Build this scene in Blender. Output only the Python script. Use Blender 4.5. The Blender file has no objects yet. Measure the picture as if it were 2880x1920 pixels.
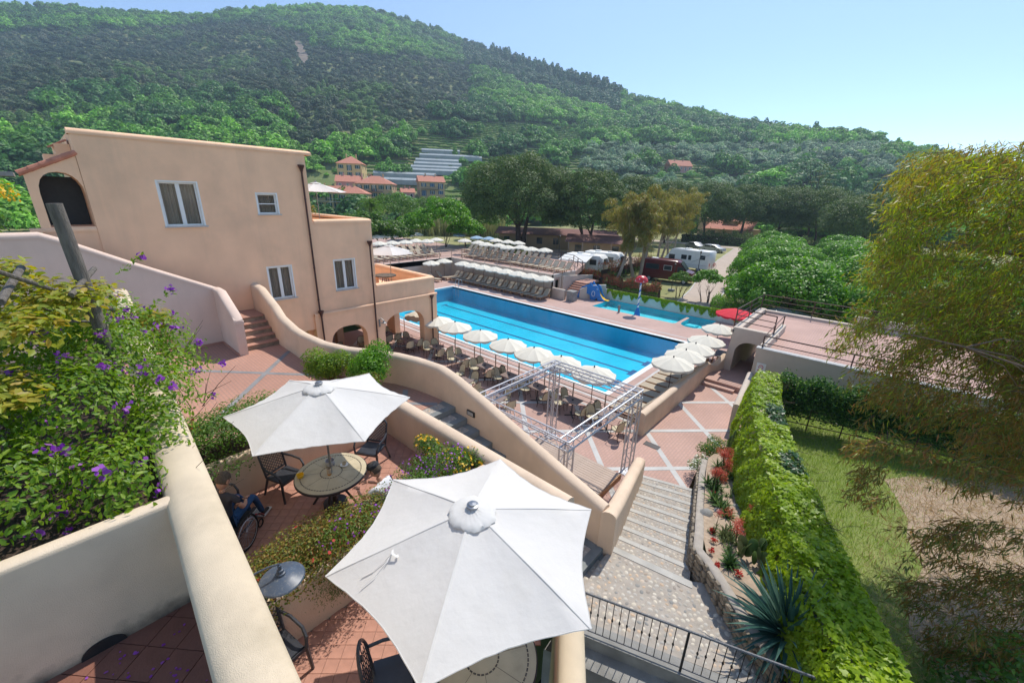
import bpy, math, random
import numpy as np
from math import sin, cos, pi, radians as RAD, atan2, hypot, sqrt, exp
from mathutils import Vector, Matrix, Quaternion
from mathutils.geometry import tessellate_polygon
random.seed(7)
rng = np.random.default_rng(11)
scene = bpy.context.scene
col = scene.collection

# ------------------------------------------------------------------ camera
CAM = np.array([0., 0., 9.2])
RM = np.array([[0.7431, 0.2411, -0.6242], [0.6685, -0.2283, 0.7078], [0.0281, -0.9433, -0.3308]])   # columns: right, down, forward
FPX = 1145.61                                    # focal length in pixels of the 2880 px wide photograph
cd = bpy.data.cameras.new('camera'); cam = bpy.data.objects.new('camera', cd); col.objects.link(cam)
cd.sensor_width = 36; cd.lens = FPX / 2880 * 36; cd.clip_start = 0.05; cd.clip_end = 6000
_r = Matrix(((RM[0][0], -RM[0][1], -RM[0][2]), (RM[1][0], -RM[1][1], -RM[1][2]), (RM[2][0], -RM[2][1], -RM[2][2])))
cam.matrix_world = Matrix.Translation(CAM) @ _r.to_4x4()
scene.camera = cam

# ------------------------------------------------------------------ world, sun, exposure
SUN_EL, SUN_AZ = RAD(57), RAD(-6)                # azimuth measured from +Y towards +X
w = bpy.data.worlds.new('World'); scene.world = w; w.use_nodes = True
nt = w.node_tree; bg = nt.nodes['Background']; sky = nt.nodes.new('ShaderNodeTexSky')
sky.sky_type = 'NISHITA'; sky.sun_disc = False; sky.sun_elevation = SUN_EL; sky.sun_rotation = SUN_AZ
sky.air_density = 1.0; sky.dust_density = 0.2; sky.ozone_density = 1.0; sky.altitude = 2500
nt.links.new(sky.outputs[0], bg.inputs[0]); bg.inputs[1].default_value = 0.112
sl = bpy.data.lights.new('sun', 'SUN'); sun = bpy.data.objects.new('sun', sl); col.objects.link(sun)
sl.energy = 2.65; sl.angle = RAD(0.53); sl.color = (1.0, 0.94, 0.85)
sdir = Vector((sin(SUN_AZ) * cos(SUN_EL), cos(SUN_AZ) * cos(SUN_EL), sin(SUN_EL)))
sun.rotation_euler = sdir.to_track_quat('Z', 'Y').to_euler()
vs = scene.view_settings; vs.view_transform = 'Standard'; vs.look = 'None'; vs.exposure = 1.05; vs.gamma = 1; vs.use_curve_mapping = False
scene.render.engine = 'CYCLES'
try:
    scene.cycles.max_bounces = 8; scene.cycles.transparent_max_bounces = 12
except Exception: pass

# ------------------------------------------------------------------ measuring: from a photograph pixel to a place in the scene
def ray(px, py): return RM @ np.array([px - 1440, py - 960, FPX])
def G(px, py, z=0.0):
    d = ray(px, py); return CAM + (z - CAM[2]) / d[2] * d
def VX(px, py, x):
    d = ray(px, py); return CAM + x / d[0] * d
def PX(p):
    c = RM.T @ (np.array(p, float) - CAM); return 1440 + FPX * c[0] / c[2], 960 + FPX * c[1] / c[2]

# ------------------------------------------------------------------ mesh collecting
class MB:
    def __init__(s): s.v = []; s.f = []; s.m = []; s.mi = 0
    def add(s, vs_, fs, M=None):
        o = len(s.v)
        if M is not None: vs_ = [tuple(M @ Vector(p)) for p in vs_]
        s.v += [tuple(p) for p in vs_]
        s.f += [tuple(i + o for i in f) for f in fs]; s.m += [s.mi] * len(fs); return s
    def box(s, c, d, rz=0, M=None):
        x, y, z = d[0] / 2, d[1] / 2, d[2] / 2
        vs_ = [(a * x, b * y, e * z) for e in (-1, 1) for a, b in ((-1, -1), (1, -1), (1, 1), (-1, 1))]
        T = Matrix.Translation(c) @ Matrix.Rotation(rz, 4, 'Z')
        if M is not None: T = M @ T
        return s.add(vs_, [(3, 2, 1, 0), (4, 5, 6, 7), (0, 1, 5, 4), (1, 2, 6, 5), (2, 3, 7, 6), (3, 0, 4, 7)], T)
    def bb(s, x0, x1, y0, y1, z0, z1, M=None): return s.box(((x0 + x1) / 2, (y0 + y1) / 2, (z0 + z1) / 2), (abs(x1 - x0), abs(y1 - y0), abs(z1 - z0)), 0, M)
    def prism(s, poly, z0, z1, M=None):
        n = len(poly); vs_ = [(p[0], p[1], z0) for p in poly] + [(p[0], p[1], z1) for p in poly]
        a = sum(poly[i][0] * poly[(i + 1) % n][1] - poly[(i + 1) % n][0] * poly[i][1] for i in range(n))
        if a < 0: fs = [tuple(range(n)), tuple(reversed(range(n, 2 * n)))] + [(i, n + i, n + (i + 1) % n, (i + 1) % n) for i in range(n)]
        else: fs = [tuple(reversed(range(n))), tuple(range(n, 2 * n))] + [(i, (i + 1) % n, n + (i + 1) % n, n + i) for i in range(n)]
        return s.add(vs_, fs, M)
    def tube(s, path, r, n=6, closed=False, cap=True, M=None):
        P = [Vector(p) for p in path]; k = len(P)
        rs = r if isinstance(r, (list, tuple)) else [r] * k
        vs_ = []; prev = None
        for i, p in enumerate(P):
            if closed: t = P[(i + 1) % k] - P[i - 1]
            else: t = P[min(i + 1, k - 1)] - P[max(i - 1, 0)]
            t.normalize()
            if prev is None:
                a = Vector((0, 0, 1)) if abs(t.z) < .9 else Vector((1, 0, 0)); u = t.cross(a).normalized()
            else: u = (prev - t * prev.dot(t)).normalized()
            prev = u; w_ = t.cross(u)
            for j in range(n):
                a = 2 * pi * j / n; vs_.append(tuple(p + (u * cos(a) + w_ * sin(a)) * rs[i]))
        fs = []
        for i in range(k if closed else k - 1):
            for j in range(n):
                a, b = i * n + j, i * n + (j + 1) % n; c, d = ((i + 1) % k) * n + (j + 1) % n, ((i + 1) % k) * n + j
                fs.append((a, b, c, d))
        if cap and not closed: fs.append(tuple(reversed(range(n)))); fs.append(tuple(range((k - 1) * n, k * n)))
        return s.add(vs_, fs, M)
    def lathe(s, prof, n=16, M=None, cap=True):
        vs_ = []; 
        for r, z in prof: vs_ += [(r * cos(2 * pi * j / n), r * sin(2 * pi * j / n), z) for j in range(n)]
        fs = []
        for i in range(len(prof) - 1):
            for j in range(n): fs.append((i * n + j, i * n + (j + 1) % n, (i + 1) * n + (j + 1) % n, (i + 1) * n + j))
        if cap: fs.append(tuple(reversed(range(n)))); k = (len(prof) - 1) * n; fs.append(tuple(range(k, k + n)))
        return s.add(vs_, fs, M)
    def quad(s, a, b, c, d): return s.add([a, b, c, d], [(0, 1, 2, 3)])
    def mesh(s, name, mats, smooth=False, ang=35):
        me = bpy.data.meshes.new(name); me.from_pydata(s.v, [], s.f)
        for m in (mats if isinstance(mats, (list, tuple)) else [mats]): me.materials.append(m)
        if any(s.m): me.polygons.foreach_set('material_index', s.m)
        if smooth:
            me.polygons.foreach_set('use_smooth', [True] * len(me.polygons)); me.set_sharp_from_angle(angle=RAD(ang))
        me.update(); return me
    def build(s, name, mats, parent=None, smooth=False, ang=35, **kw):
        return link(name, s.mesh(name, mats, smooth, ang), parent, **kw)

def link(name, data, parent=None, loc=None, rz=None, M=None, **kw):
    o = bpy.data.objects.new(name, data); col.objects.link(o)
    if parent is not None: o.parent = parent
    if M is not None: o.matrix_basis = M
    if loc is not None: o.location = loc
    if rz is not None: o.rotation_euler = (0, 0, rz)
    for k, v in kw.items():
        if v is not None: o[k] = v
    return o
def thing(name, label, category, loc=(0, 0, 0), rz=0, group=None):
    return link(name, None, None, loc, rz, label=label, category=category, group=group)
KIDS = {}
def kids(o):
    return [c for c in bpy.data.objects if c.parent == o]
def tree_of(o):
    """remember a thing's parts once, so that copies are cheap"""
    ks = kids(o); return (o, [tree_of(k) for k in ks])
def copy_tree(t, parent=None):
    c = t[0].copy(); col.objects.link(c)
    if parent is not None: c.parent = parent
    for k in t[1]: copy_tree(k, c)
    return c
def put(t, used, loc, rz, label, group=None, scale=None):
    """the first time the built thing itself is placed, afterwards copies of it"""
    o = t[0] if not used else copy_tree(t); used.append(1)
    o.location = loc; o.rotation_euler = (0, 0, rz); o['label'] = label
    if scale: o.scale = (scale,) * 3
    if group: o['group'] = group
    return o
ORD = ['first', 'second', 'third', 'fourth', 'fifth', 'sixth', 'seventh', 'eighth', 'ninth', 'tenth', 'eleventh', 'twelfth', 'thirteenth', 'fourteenth', 'fifteenth', 'sixteenth', 'seventeenth', 'eighteenth', 'nineteenth', 'twentieth', 'twenty-first', 'twenty-second', 'twenty-third', 'twenty-fourth']

# ------------------------------------------------------------------ materials
MATS = {}
def nodes(m): m.use_nodes = True; return m.node_tree, m.node_tree.nodes, m.node_tree.links
def mat(name, c, rough=.85, var=.1, scale=2.0, bump=0., bscale=40., metal=0., c2=None, stain=None, stainscale=.6, spec=.3, aniso=None, detail=4, streak=None, base=None):
    m = bpy.data.materials.new(name); t, N, L = nodes(m); b = N['Principled BSDF']
    b.inputs['Roughness'].default_value = rough; b.inputs['Metallic'].default_value = metal; b.inputs['Specular IOR Level'].default_value = spec
    tc = N.new('ShaderNodeTexCoord'); src = tc.outputs['Object']
    if aniso:
        mp = N.new('ShaderNodeMapping'); mp.inputs['Scale'].default_value = aniso; L.new(src, mp.inputs[0]); src = mp.outputs[0]
    n1 = N.new('ShaderNodeTexNoise'); n1.inputs['Scale'].default_value = scale; n1.inputs['Detail'].default_value = detail; L.new(src, n1.inputs['Vector'])
    rp = N.new('ShaderNodeValToRGB'); L.new(n1.outputs['Fac'], rp.inputs[0])
    lo = c if c2 is not None else tuple(x * (1 - var) for x in c); hi = c2 if c2 is not None else tuple(min(1, x * (1 + var)) for x in c)
    rp.color_ramp.elements[0].position = .3; rp.color_ramp.elements[1].position = .7
    rp.color_ramp.elements[0].color = (*lo, 1); rp.color_ramp.elements[1].color = (*hi, 1); out = rp.outputs[0]
    if stain:
        n2 = N.new('ShaderNodeTexNoise'); n2.inputs['Scale'].default_value = stainscale; n2.inputs['Detail'].default_value = 6; n2.inputs['Roughness'].default_value = .65; L.new(src, n2.inputs['Vector'])
        r2 = N.new('ShaderNodeValToRGB'); L.new(n2.outputs['Fac'], r2.inputs[0]); r2.color_ramp.elements[0].position = .52; r2.color_ramp.elements[1].position = .78
        r2.color_ramp.elements[0].color = (0, 0, 0, 1); r2.color_ramp.elements[1].color = (stain[3],) * 3 + (1,)
        mx = N.new('ShaderNodeMix'); mx.data_type = 'RGBA'; L.new(r2.outputs[0], mx.inputs[0]); L.new(out, mx.inputs[6]); mx.inputs[7].default_value = (*stain[:3], 1); out = mx.outputs[2]
    if streak:
        mp2 = N.new('ShaderNodeMapping'); mp2.inputs['Scale'].default_value = (streak[4], streak[4], streak[4] * .09); L.new(tc.outputs['Object'], mp2.inputs[0])
        n4 = N.new('ShaderNodeTexNoise'); n4.inputs['Scale'].default_value = 1; n4.inputs['Detail'].default_value = 5; n4.inputs['Roughness'].default_value = .7; L.new(mp2.outputs[0], n4.inputs['Vector'])
        r4 = N.new('ShaderNodeValToRGB'); L.new(n4.outputs['Fac'], r4.inputs[0]); r4.color_ramp.elements[0].position = .5; r4.color_ramp.elements[1].position = .76; r4.color_ramp.elements[0].color = (0, 0, 0, 1); r4.color_ramp.elements[1].color = (streak[3],) * 3 + (1,)
        m4 = N.new('ShaderNodeMix'); m4.data_type = 'RGBA'; L.new(r4.outputs[0], m4.inputs[0]); L.new(out, m4.inputs[6]); m4.inputs[7].default_value = (*streak[:3], 1); out = m4.outputs[2]
    if base:   # damp dirt climbing from the floor at height base[3]
        sx = N.new('ShaderNodeSeparateXYZ'); L.new(tc.outputs['Object'], sx.inputs[0]); n5 = N.new('ShaderNodeTexNoise'); n5.inputs['Scale'].default_value = 7; n5.inputs['Detail'].default_value = 7; L.new(tc.outputs['Object'], n5.inputs['Vector'])
        m5 = N.new('ShaderNodeMath'); m5.operation = 'MULTIPLY_ADD'; m5.inputs[1].default_value = -base[4]; L.new(n5.outputs['Fac'], m5.inputs[0]); L.new(sx.outputs['Z'], m5.inputs[2])
        r5 = N.new('ShaderNodeMapRange'); r5.inputs[1].default_value = base[3] - base[4] * .25; r5.inputs[2].default_value = base[3] - base[4] * .75; r5.inputs[3].default_value = 0; r5.inputs[4].default_value = .85; L.new(m5.outputs[0], r5.inputs[0])
        m6 = N.new('ShaderNodeMix'); m6.data_type = 'RGBA'; m6.clamp_factor = True; L.new(r5.outputs[0], m6.inputs[0]); L.new(out, m6.inputs[6]); m6.inputs[7].default_value = (*base[:3], 1); out = m6.outputs[2]
    L.new(out, b.inputs['Base Color'])
    if bump:
        n3 = N.new('ShaderNodeTexNoise'); n3.inputs['Scale'].default_value = bscale; n3.inputs['Detail'].default_value = 5; L.new(src, n3.inputs['Vector'])
        bp = N.new('ShaderNodeBump'); bp.inputs['Strength'].default_value = bump; bp.inputs['Distance'].default_value = .02; L.new(n3.outputs['Fac'], bp.inputs['Height']); L.new(bp.outputs[0], b.inputs['Normal'])
    MATS[name] = m; return m
def tilemat(name, c, c2, joint, w, h, offset=.5, rough=.75, mortar=.02, rot=0, var=.12, joint_amt=1.0):
    """small paving units too far away to tell apart: joints and unit-to-unit tone"""
    m = bpy.data.materials.new(name); t, N, L = nodes(m); b = N['Principled BSDF']; b.inputs['Roughness'].default_value = rough; b.inputs['Specular IOR Level'].default_value = .25
    tc = N.new('ShaderNodeTexCoord'); mp = N.new('ShaderNodeMapping'); mp.inputs['Rotation'].default_value = (0, 0, rot); L.new(tc.outputs['Object'], mp.inputs[0])
    br = N.new('ShaderNodeTexBrick'); br.offset = offset; br.inputs['Scale'].default_value = 1; br.inputs['Brick Width'].default_value = w; br.inputs['Row Height'].default_value = h
    br.inputs['Mortar Size'].default_value = mortar; br.inputs['Mortar Smooth'].default_value = .3; br.inputs['Bias'].default_value = 0
    br.inputs['Color1'].default_value = (*c, 1); br.inputs['Color2'].default_value = (*c2, 1); br.inputs['Mortar'].default_value = (*joint, 1); L.new(mp.outputs[0], br.inputs['Vector'])
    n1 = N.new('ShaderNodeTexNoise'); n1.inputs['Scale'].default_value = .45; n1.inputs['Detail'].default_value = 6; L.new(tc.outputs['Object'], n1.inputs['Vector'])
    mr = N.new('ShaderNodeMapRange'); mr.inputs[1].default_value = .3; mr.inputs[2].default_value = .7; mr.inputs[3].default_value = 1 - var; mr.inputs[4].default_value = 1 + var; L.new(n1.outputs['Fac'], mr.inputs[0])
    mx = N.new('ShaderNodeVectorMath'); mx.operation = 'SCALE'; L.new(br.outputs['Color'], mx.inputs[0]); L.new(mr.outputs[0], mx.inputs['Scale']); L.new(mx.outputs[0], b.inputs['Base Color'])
    bp = N.new('ShaderNodeBump'); bp.inputs['Strength'].default_value = .3; bp.inputs['Distance'].default_value = .004; bp.invert = True; L.new(br.outputs['Fac'], bp.inputs['Height']); L.new(bp.outputs[0], b.inputs['Normal'])
    return m
def leafmat(name, cols, rough=.5, trans=.35, tcol=None, inst=False, big=None):
    """cols: ramp stops of leaf-to-leaf tone, picked by each leaf's own random 'tint'"""
    m = bpy.data.materials.new(name); t, N, L = nodes(m); b = N['Principled BSDF']; b.inputs['Roughness'].default_value = rough; b.inputs['Specular IOR Level'].default_value = .35
    at = N.new('ShaderNodeAttribute'); at.attribute_name = 'tint'; oi = N.new('ShaderNodeObjectInfo')
    ad = N.new('ShaderNodeMath'); ad.operation = 'ADD'; L.new(at.outputs['Fac'], ad.inputs[0]); L.new(oi.outputs['Random'], ad.inputs[1])
    fr = N.new('ShaderNodeMath'); fr.operation = 'FRACT'; L.new(ad.outputs[0], fr.inputs[0])
    rp = N.new('ShaderNodeValToRGB'); L.new(fr.outputs[0], rp.inputs[0]); e = rp.color_ramp.elements
    while len(e) < len(cols): e.new(.5)
    for i, c in enumerate(cols): e[i].position = i / max(1, len(cols) - 1); e[i].color = (*c, 1)
    out = rp.outputs[0]
    if big:   # slow drift of tone through the crown (colour of the foliage itself)
        tc = N.new('ShaderNodeTexCoord'); n1 = N.new('ShaderNodeTexNoise'); n1.inputs['Scale'].default_value = big[0]; n1.inputs['Detail'].default_value = 2; L.new(tc.outputs['Object'], n1.inputs['Vector'])
        r2 = N.new('ShaderNodeMapRange'); r2.inputs[1].default_value = .44; r2.inputs[2].default_value = .62; L.new(n1.outputs['Fac'], r2.inputs[0])
        mx = N.new('ShaderNodeMix'); mx.data_type = 'RGBA'; L.new(r2.outputs[0], mx.inputs[0]); L.new(out, mx.inputs[6]); mx.inputs[7].default_value = (*big[1], 1); mx.clamp_factor = True
        m2 = N.new('ShaderNodeMix'); m2.data_type = 'RGBA'; m2.inputs[0].default_value = .7; L.new(out, m2.inputs[6]); L.new(mx.outputs[2], m2.inputs[7]); out = m2.outputs[2]
    if inst:
        a2 = N.new('ShaderNodeAttribute'); a2.attribute_type = 'INSTANCER'; a2.attribute_name = 'tcol'
        mx = N.new('ShaderNodeVectorMath'); mx.operation = 'MULTIPLY'; L.new(out, mx.inputs[0]); L.new(a2.outputs['Vector'], mx.inputs[1]); out = mx.outputs[0]
    L.new(out, b.inputs['Base Color'])
    tr = N.new('ShaderNodeBsdfTranslucent'); ms = N.new('ShaderNodeMixShader'); ms.inputs[0].default_value = trans
    hs = N.new('ShaderNodeHueSaturation'); hs.inputs['Value'].default_value = 1.6; hs.inputs['Saturation'].default_value = 1.1; L.new(out, hs.inputs['Color']); L.new(hs.outputs[0], tr.inputs[0])
    L.new(b.outputs[0], ms.inputs[1]); L.new(tr.outputs[0], ms.inputs[2]); L.new(ms.outputs[0], N['Material Output'].inputs[0])
    return m

CREAM = (.62, .40, .22)
m_fac = mat('peach_stucco', (.90, .57, .365), .92, .06, 1.2, .25, 55, stain=(.48, .35, .24, .4), stainscale=.35, streak=(.45, .33, .23, .28, .8))
m_wall = mat('beige_stucco', (.68, .525, .39), .92, .06, 1.5, .35, 60, stain=(.38, .30, .22, .45), stainscale=.5, streak=(.38, .29, .22, .28, 1.0))
m_mauve = mat('pinkish_stucco', (.70, .54, .45), .92, .05, 1.2, .25, 60, stain=(.48, .37, .31, .35), stainscale=.5, streak=(.45, .35, .29, .22, 1.0))
m_near = mat('cream_rough_stucco', (.62, .51, .365), .95, .07, 3, .4, 190, stain=(.34, .28, .19, .6), stainscale=1.3, streak=(.34, .28, .2, .3, 1.6))
m_near2 = mat('cream_planter_stucco', (.72, .58, .42), .95, .07, 3, .4, 190, stain=(.42, .33, .23, .5), stainscale=1.3, base=(.07, .06, .05, 5.86, .3))
m_grey = mat('greige_stucco', (.58, .49, .405), .92, .05, 1.5, .25, 60, stain=(.27, .23, .19, .3), stainscale=.4)
m_white = mat('white_paint', (.78, .78, .76), .5, .03, 2)
m_coping = mat('white_pool_coping', (.74, .74, .72), .55, .05, 2)
m_canvas = mat('offwhite_canvas', (.74, .73, .70), .9, .03, 4, .15, 150)
m_canvas2 = mat('ivory_canvas', (.70, .655, .55), .9, .04, 4, .1, 150)
m_blue_canvas = mat('faded_blue_canvas', (.30, .42, .52), .9, .05, 4)
m_red_canvas = mat('red_canvas', (.62, .02, .04), .8, .06, 4)
m_metal = mat('grey_metal', (.30, .31, .33), .35, .05, 8, metal=.8)
m_alu = mat('aluminium', (.50, .50, .53), .5, .06, 10, metal=.6)
m_dark = mat('dark_metal', (.035, .03, .032), .5, .2, 10, spec=.5)
m_iron = mat('black_iron', (.018, .018, .02), .5, .2, 10, spec=.5)
m_brown = mat('brown_painted_steel', (.085, .045, .035), .5, .15, 6)
m_rust = mat('brown_gutter', (.075, .033, .028), .45, .2, 5)
m_tan = mat('tan_painted_steel', (.48, .36, .27), .55, .08, 6)
m_wood = mat('teak', (.36, .20, .10), .65, .25, 3, .2, 30, aniso=(1, 8, 8))
m_plank = mat('weathered_planks', (.42, .33, .27), .85, .22, 2.2, .3, 20, aniso=(1, 14, 14))
m_post = mat('silvered_timber', (.17, .15, .13), .9, .35, 4, .8, 20, aniso=(8, 8, 1))
m_tabtop = mat('brown_table_top', (.22, .16, .135), .5, .12, 3)
m_sling = mat('beige_sling', (.44, .375, .285), .9, .07, 6, .1, 200)
m_rattan = mat('cream_rattan', (.55, .48, .33), .8, .1, 20, .3, 90)
m_cane = mat('brown_cane', (.065, .04, .028), .6, .2, 15)
m_glass = bpy.data.materials.new('window_glass'); _t, _N, _L = nodes(m_glass); _b = _N['Principled BSDF']; _b.inputs['Base Color'].default_value = (.02, .025, .028, 1); _b.inputs['Roughness'].default_value = .04; _b.inputs['Specular IOR Level'].default_value = .7; _b.inputs['Alpha'].default_value = .22
m_curtain = mat('curtain', (.62, .53, .43), .95, .3, 3, aniso=(1, 14, .2))
m_tile = mat('terracotta', (.43, .22, .16), .7, .12, 6, .15, 60)
m_tile2 = mat('dark_terracotta', (.22, .095, .065), .75, .18, 5, .2, 50, stain=(.1, .05, .04, .5), stainscale=3)
m_joint = mat('grey_joint', (.27, .20, .17), .95, .15, 8)
m_terra = tilemat('terracotta_paving', (.43, .23, .17), (.46, .25, .185), (.37, .22, .17), .2, .1)
m_pink = tilemat('pink_paving', (.46, .29, .235), (.49, .31, .255), (.41, .27, .225), .22, .11, rot=RAD(90))
m_deck = tilemat('pink_deck', (.46, .305, .255), (.49, .325, .275), (.42, .30, .26), .2, .2, offset=0)
m_band = mat('pale_grey_stone', (.50, .49, .47), .8, .1, 2)
m_band2 = mat('blue_grey_stone', (.24, .235, .235), .8, .15, 2)
m_slate = mat('slate', (.20, .215, .21), .8, .15, 3, .2, 40)
m_slate_l = mat('pale_slate', (.44, .425, .39), .85, .12, 3, .2, 40)
m_mortar = mat('sandy_mortar', (.37, .33, .285), .95, .12, 6, .4, 60)
m_conc = mat('weathered_concrete', (.27, .265, .25), .95, .22, 2.5, .5, 50, stain=(.1, .1, .09, .6), stainscale=1.5)
m_stone = mat('field_stone', (.27, .225, .17), .95, .35, 5, .5, 30)
m_sand = mat('sandy_soil', (.38, .29, .21), .97, .18, 8, .6, 60)
m_soil = mat('dark_soil', (.06, .04, .03), .97, .3, 8, .6, 60)
m_road = mat('gravel_road', (.46, .375, .31), .95, .07, 1.2, .2, 60)
m_camp = mat('camp_grass_ground', (.17, .19, .06), .97, .1, .25, .2, 30, c2=(.36, .33, .16))
m_roof = mat('terracotta_roof', (.50, .21, .14), .85, .18, 3, aniso=(1, 1, 1))
m_blue = mat('blue_plastic', (.01, .17, .50), .3, .06, 3, spec=.5)
m_yellow = mat('yellow_plastic', (.75, .45, .02), .35, .05, 3, spec=.5)
m_redp = mat('red_paint', (.55, .025, .03), .35, .06, 3, spec=.5)
m_van = mat('maroon_paint', (.10, .008, .012), .25, .1, 2, spec=.6)
m_silver = mat('silver_paint', (.45, .47, .5), .3, .04, 2, metal=.4)
m_rubber = mat('black_rubber', (.015, .015, .015), .8, .1, 5)
m_bark = mat('pine_bark', (.075, .05, .04), .95, .35, 6, .8, 12, aniso=(1, 1, .3))
m_bark2 = mat('pale_eucalyptus_bark', (.40, .33, .26), .9, .25, 2, .4, 8, c2=(.22, .17, .13), aniso=(1, 1, .4))
m_twig = mat('brown_twig', (.10, .065, .045), .9, .3, 20)
m_skin = mat('skin', (.48, .26, .18), .6, .08, 8)
m_jeans = mat('blue_denim', (.025, .075, .17), .9, .2, 12, .2, 80)
m_tee = mat('dark_grey_cotton', (.055, .052, .06), .9, .15, 10)
m_shirt = mat('white_cotton', (.75, .76, .80), .9, .04, 10)
m_hair = mat('grey_brown_hair', (.10, .075, .055), .8, .3, 40, .5, 60)
m_cap = mat('dark_checked_cloth', (.035, .038, .045), .9, .4, 30)

# leaf materials (true leaf colours)
l_pine = leafmat('pine_needles', [(.045, .085, .02), (.085, .14, .032), (.135, .195, .05)], .6, .25)
l_broad = leafmat('fresh_green_leaves', [(.06, .17, .012), (.11, .27, .018), (.19, .37, .03)], .45, .4)
l_mid = leafmat('mid_green_leaves', [(.05, .115, .018), (.085, .18, .022), (.15, .25, .03)], .5, .35)
l_olive = leafmat('ochre_green_leaves', [(.12, .15, .03), (.20, .21, .04), (.30, .25, .06), (.22, .13, .05)], .5, .4)
l_euc = leafmat('eucalyptus_leaves', [(.14, .23, .02), (.26, .36, .03), (.42, .48, .04), (.12, .19, .03), (.32, .20, .045), (.20, .31, .025)], .45, .42, big=(.42, (.28, .20, .04)))
l_euc2 = leafmat('rusty_eucalyptus_leaves', [(.10, .15, .03), (.20, .20, .04), (.34, .15, .045), (.14, .19, .03), (.26, .12, .05)], .45, .35)
l_ivy = leafmat('ivy_leaves', [(.18, .29, .010), (.27, .40, .012), (.40, .50, .018), (.20, .31, .012)], .4, .42, big=(.8, (.22, .34, .012)))
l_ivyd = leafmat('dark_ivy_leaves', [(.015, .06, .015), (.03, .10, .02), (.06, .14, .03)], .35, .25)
l_shrub = leafmat('shrub_leaves', [(.08, .17, .012), (.14, .26, .018), (.24, .34, .025), (.10, .19, .015)], .45, .4)
l_yel = leafmat('yellow_green_leaves', [(.20, .25, .02), (.32, .34, .03), (.40, .28, .04), (.18, .26, .03)], .45, .4)
l_mixed = leafmat('mixed_leaves', [(.06, .11, .02), (.13, .17, .03), (.26, .26, .04), (.26, .12, .04), (.09, .13, .02)], .5, .35)
l_red = leafmat('red_tip_leaves', [(.25, .05, .03), (.32, .08, .05), (.12, .10, .03), (.05, .10, .02)], .5, .3)
l_purple = leafmat('purple_petals', [(.22, .04, .38), (.34, .08, .50), (.42, .16, .50)], .5, .3)
l_redfl = leafmat('red_petals', [(.42, .03, .02), (.5, .06, .04)], .5, .3)
l_coral = leafmat('coral_petals', [(.5, .10, .07), (.62, .18, .12)], .5, .3)
l_yelfl = leafmat('yellow_petals', [(.75, .40, .02), (.8, .55, .04)], .5, .3)
l_white = leafmat('white_petals', [(.75, .75, .7), (.8, .78, .6)], .5, .3)
l_grass = leafmat('grass_blades', [(.15, .25, .035), (.23, .33, .045), (.34, .40, .08)], .6, .35)
l_straw = leafmat('dry_straw', [(.45, .32, .17), (.60, .45, .26), (.36, .24, .13)], .8, .2)
l_agave = leafmat('agave_blades', [(.022, .07, .058), (.04, .105, .082), (.075, .15, .11)], .4, .1)
l_reed = leafmat('dry_reeds', [(.20, .22, .08), (.30, .29, .13), (.12, .17, .05)], .7, .3)
l_hill = leafmat('hill_foliage', [(.62, .62, .62), (1, 1, 1), (1.35, 1.35, 1.2)], .6, .2, inst=True)

# ------------------------------------------------------------------ leaves
LEAF = {
 'quad': (np.array([[-.5, 0, 0], [0, -.35, .08], [.5, 0, 0], [0, .35, .08]]), [(0, 1, 2, 3)]),
 'oval': (np.array([[0, 0, 0], [.35, -.24, .06], [.75, -.17, .04], [1, 0, -.04], [.75, .17, .04], [.35, .24, .06], [.5, 0, -.02]]), [(0, 1, 6), (1, 2, 6), (2, 3, 6), (3, 4, 6), (4, 5, 6), (5, 0, 6)]),
 'long': (np.array([[0, 0, 0], [.4, -.075, .02], [1, 0, -.1], [.4, .075, .02]]), [(0, 1, 2, 3)]),
 'ivy': (np.array([[0, 0, 0], [-.12, -.38, .02], [.28, -.5, .0], [.38, -.26, .05], [.95, 0, -.05], [.38, .26, .05], [.28, .5, .0], [-.12, .38, .02]]), [(0, 1, 2, 3), (0, 3, 4, 5), (0, 5, 6, 7)]),
 'needle': (np.array([[0, 0, 0], [.5, -.16, .05], [1, 0, 0], [.5, .16, .05]]), [(0, 1, 2, 3)]),
 'blade': (np.array([[0, -.03, 0], [.55, -.022, .02], [1, 0, -.06], [.55, .022, .02], [0, .03, 0]]), [(0, 1, 3, 4), (1, 2, 3)]),
 'petal': (np.array([[-.5, -.1, 0], [-.1, -.5, .1], [.5, -.15, 0], [.45, .3, .1], [-.2, .5, 0]]), [(0, 1, 2, 3, 4)]),
}
def unit(a): return a / np.maximum(np.linalg.norm(a, axis=-1, keepdims=True), 1e-9)
def frames(Nrm, Ax):
    Z = unit(Nrm); X = unit(Ax - Z * (Ax * Z).sum(-1, keepdims=True)); Y = np.cross(Z, X); return X, Y, Z
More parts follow.
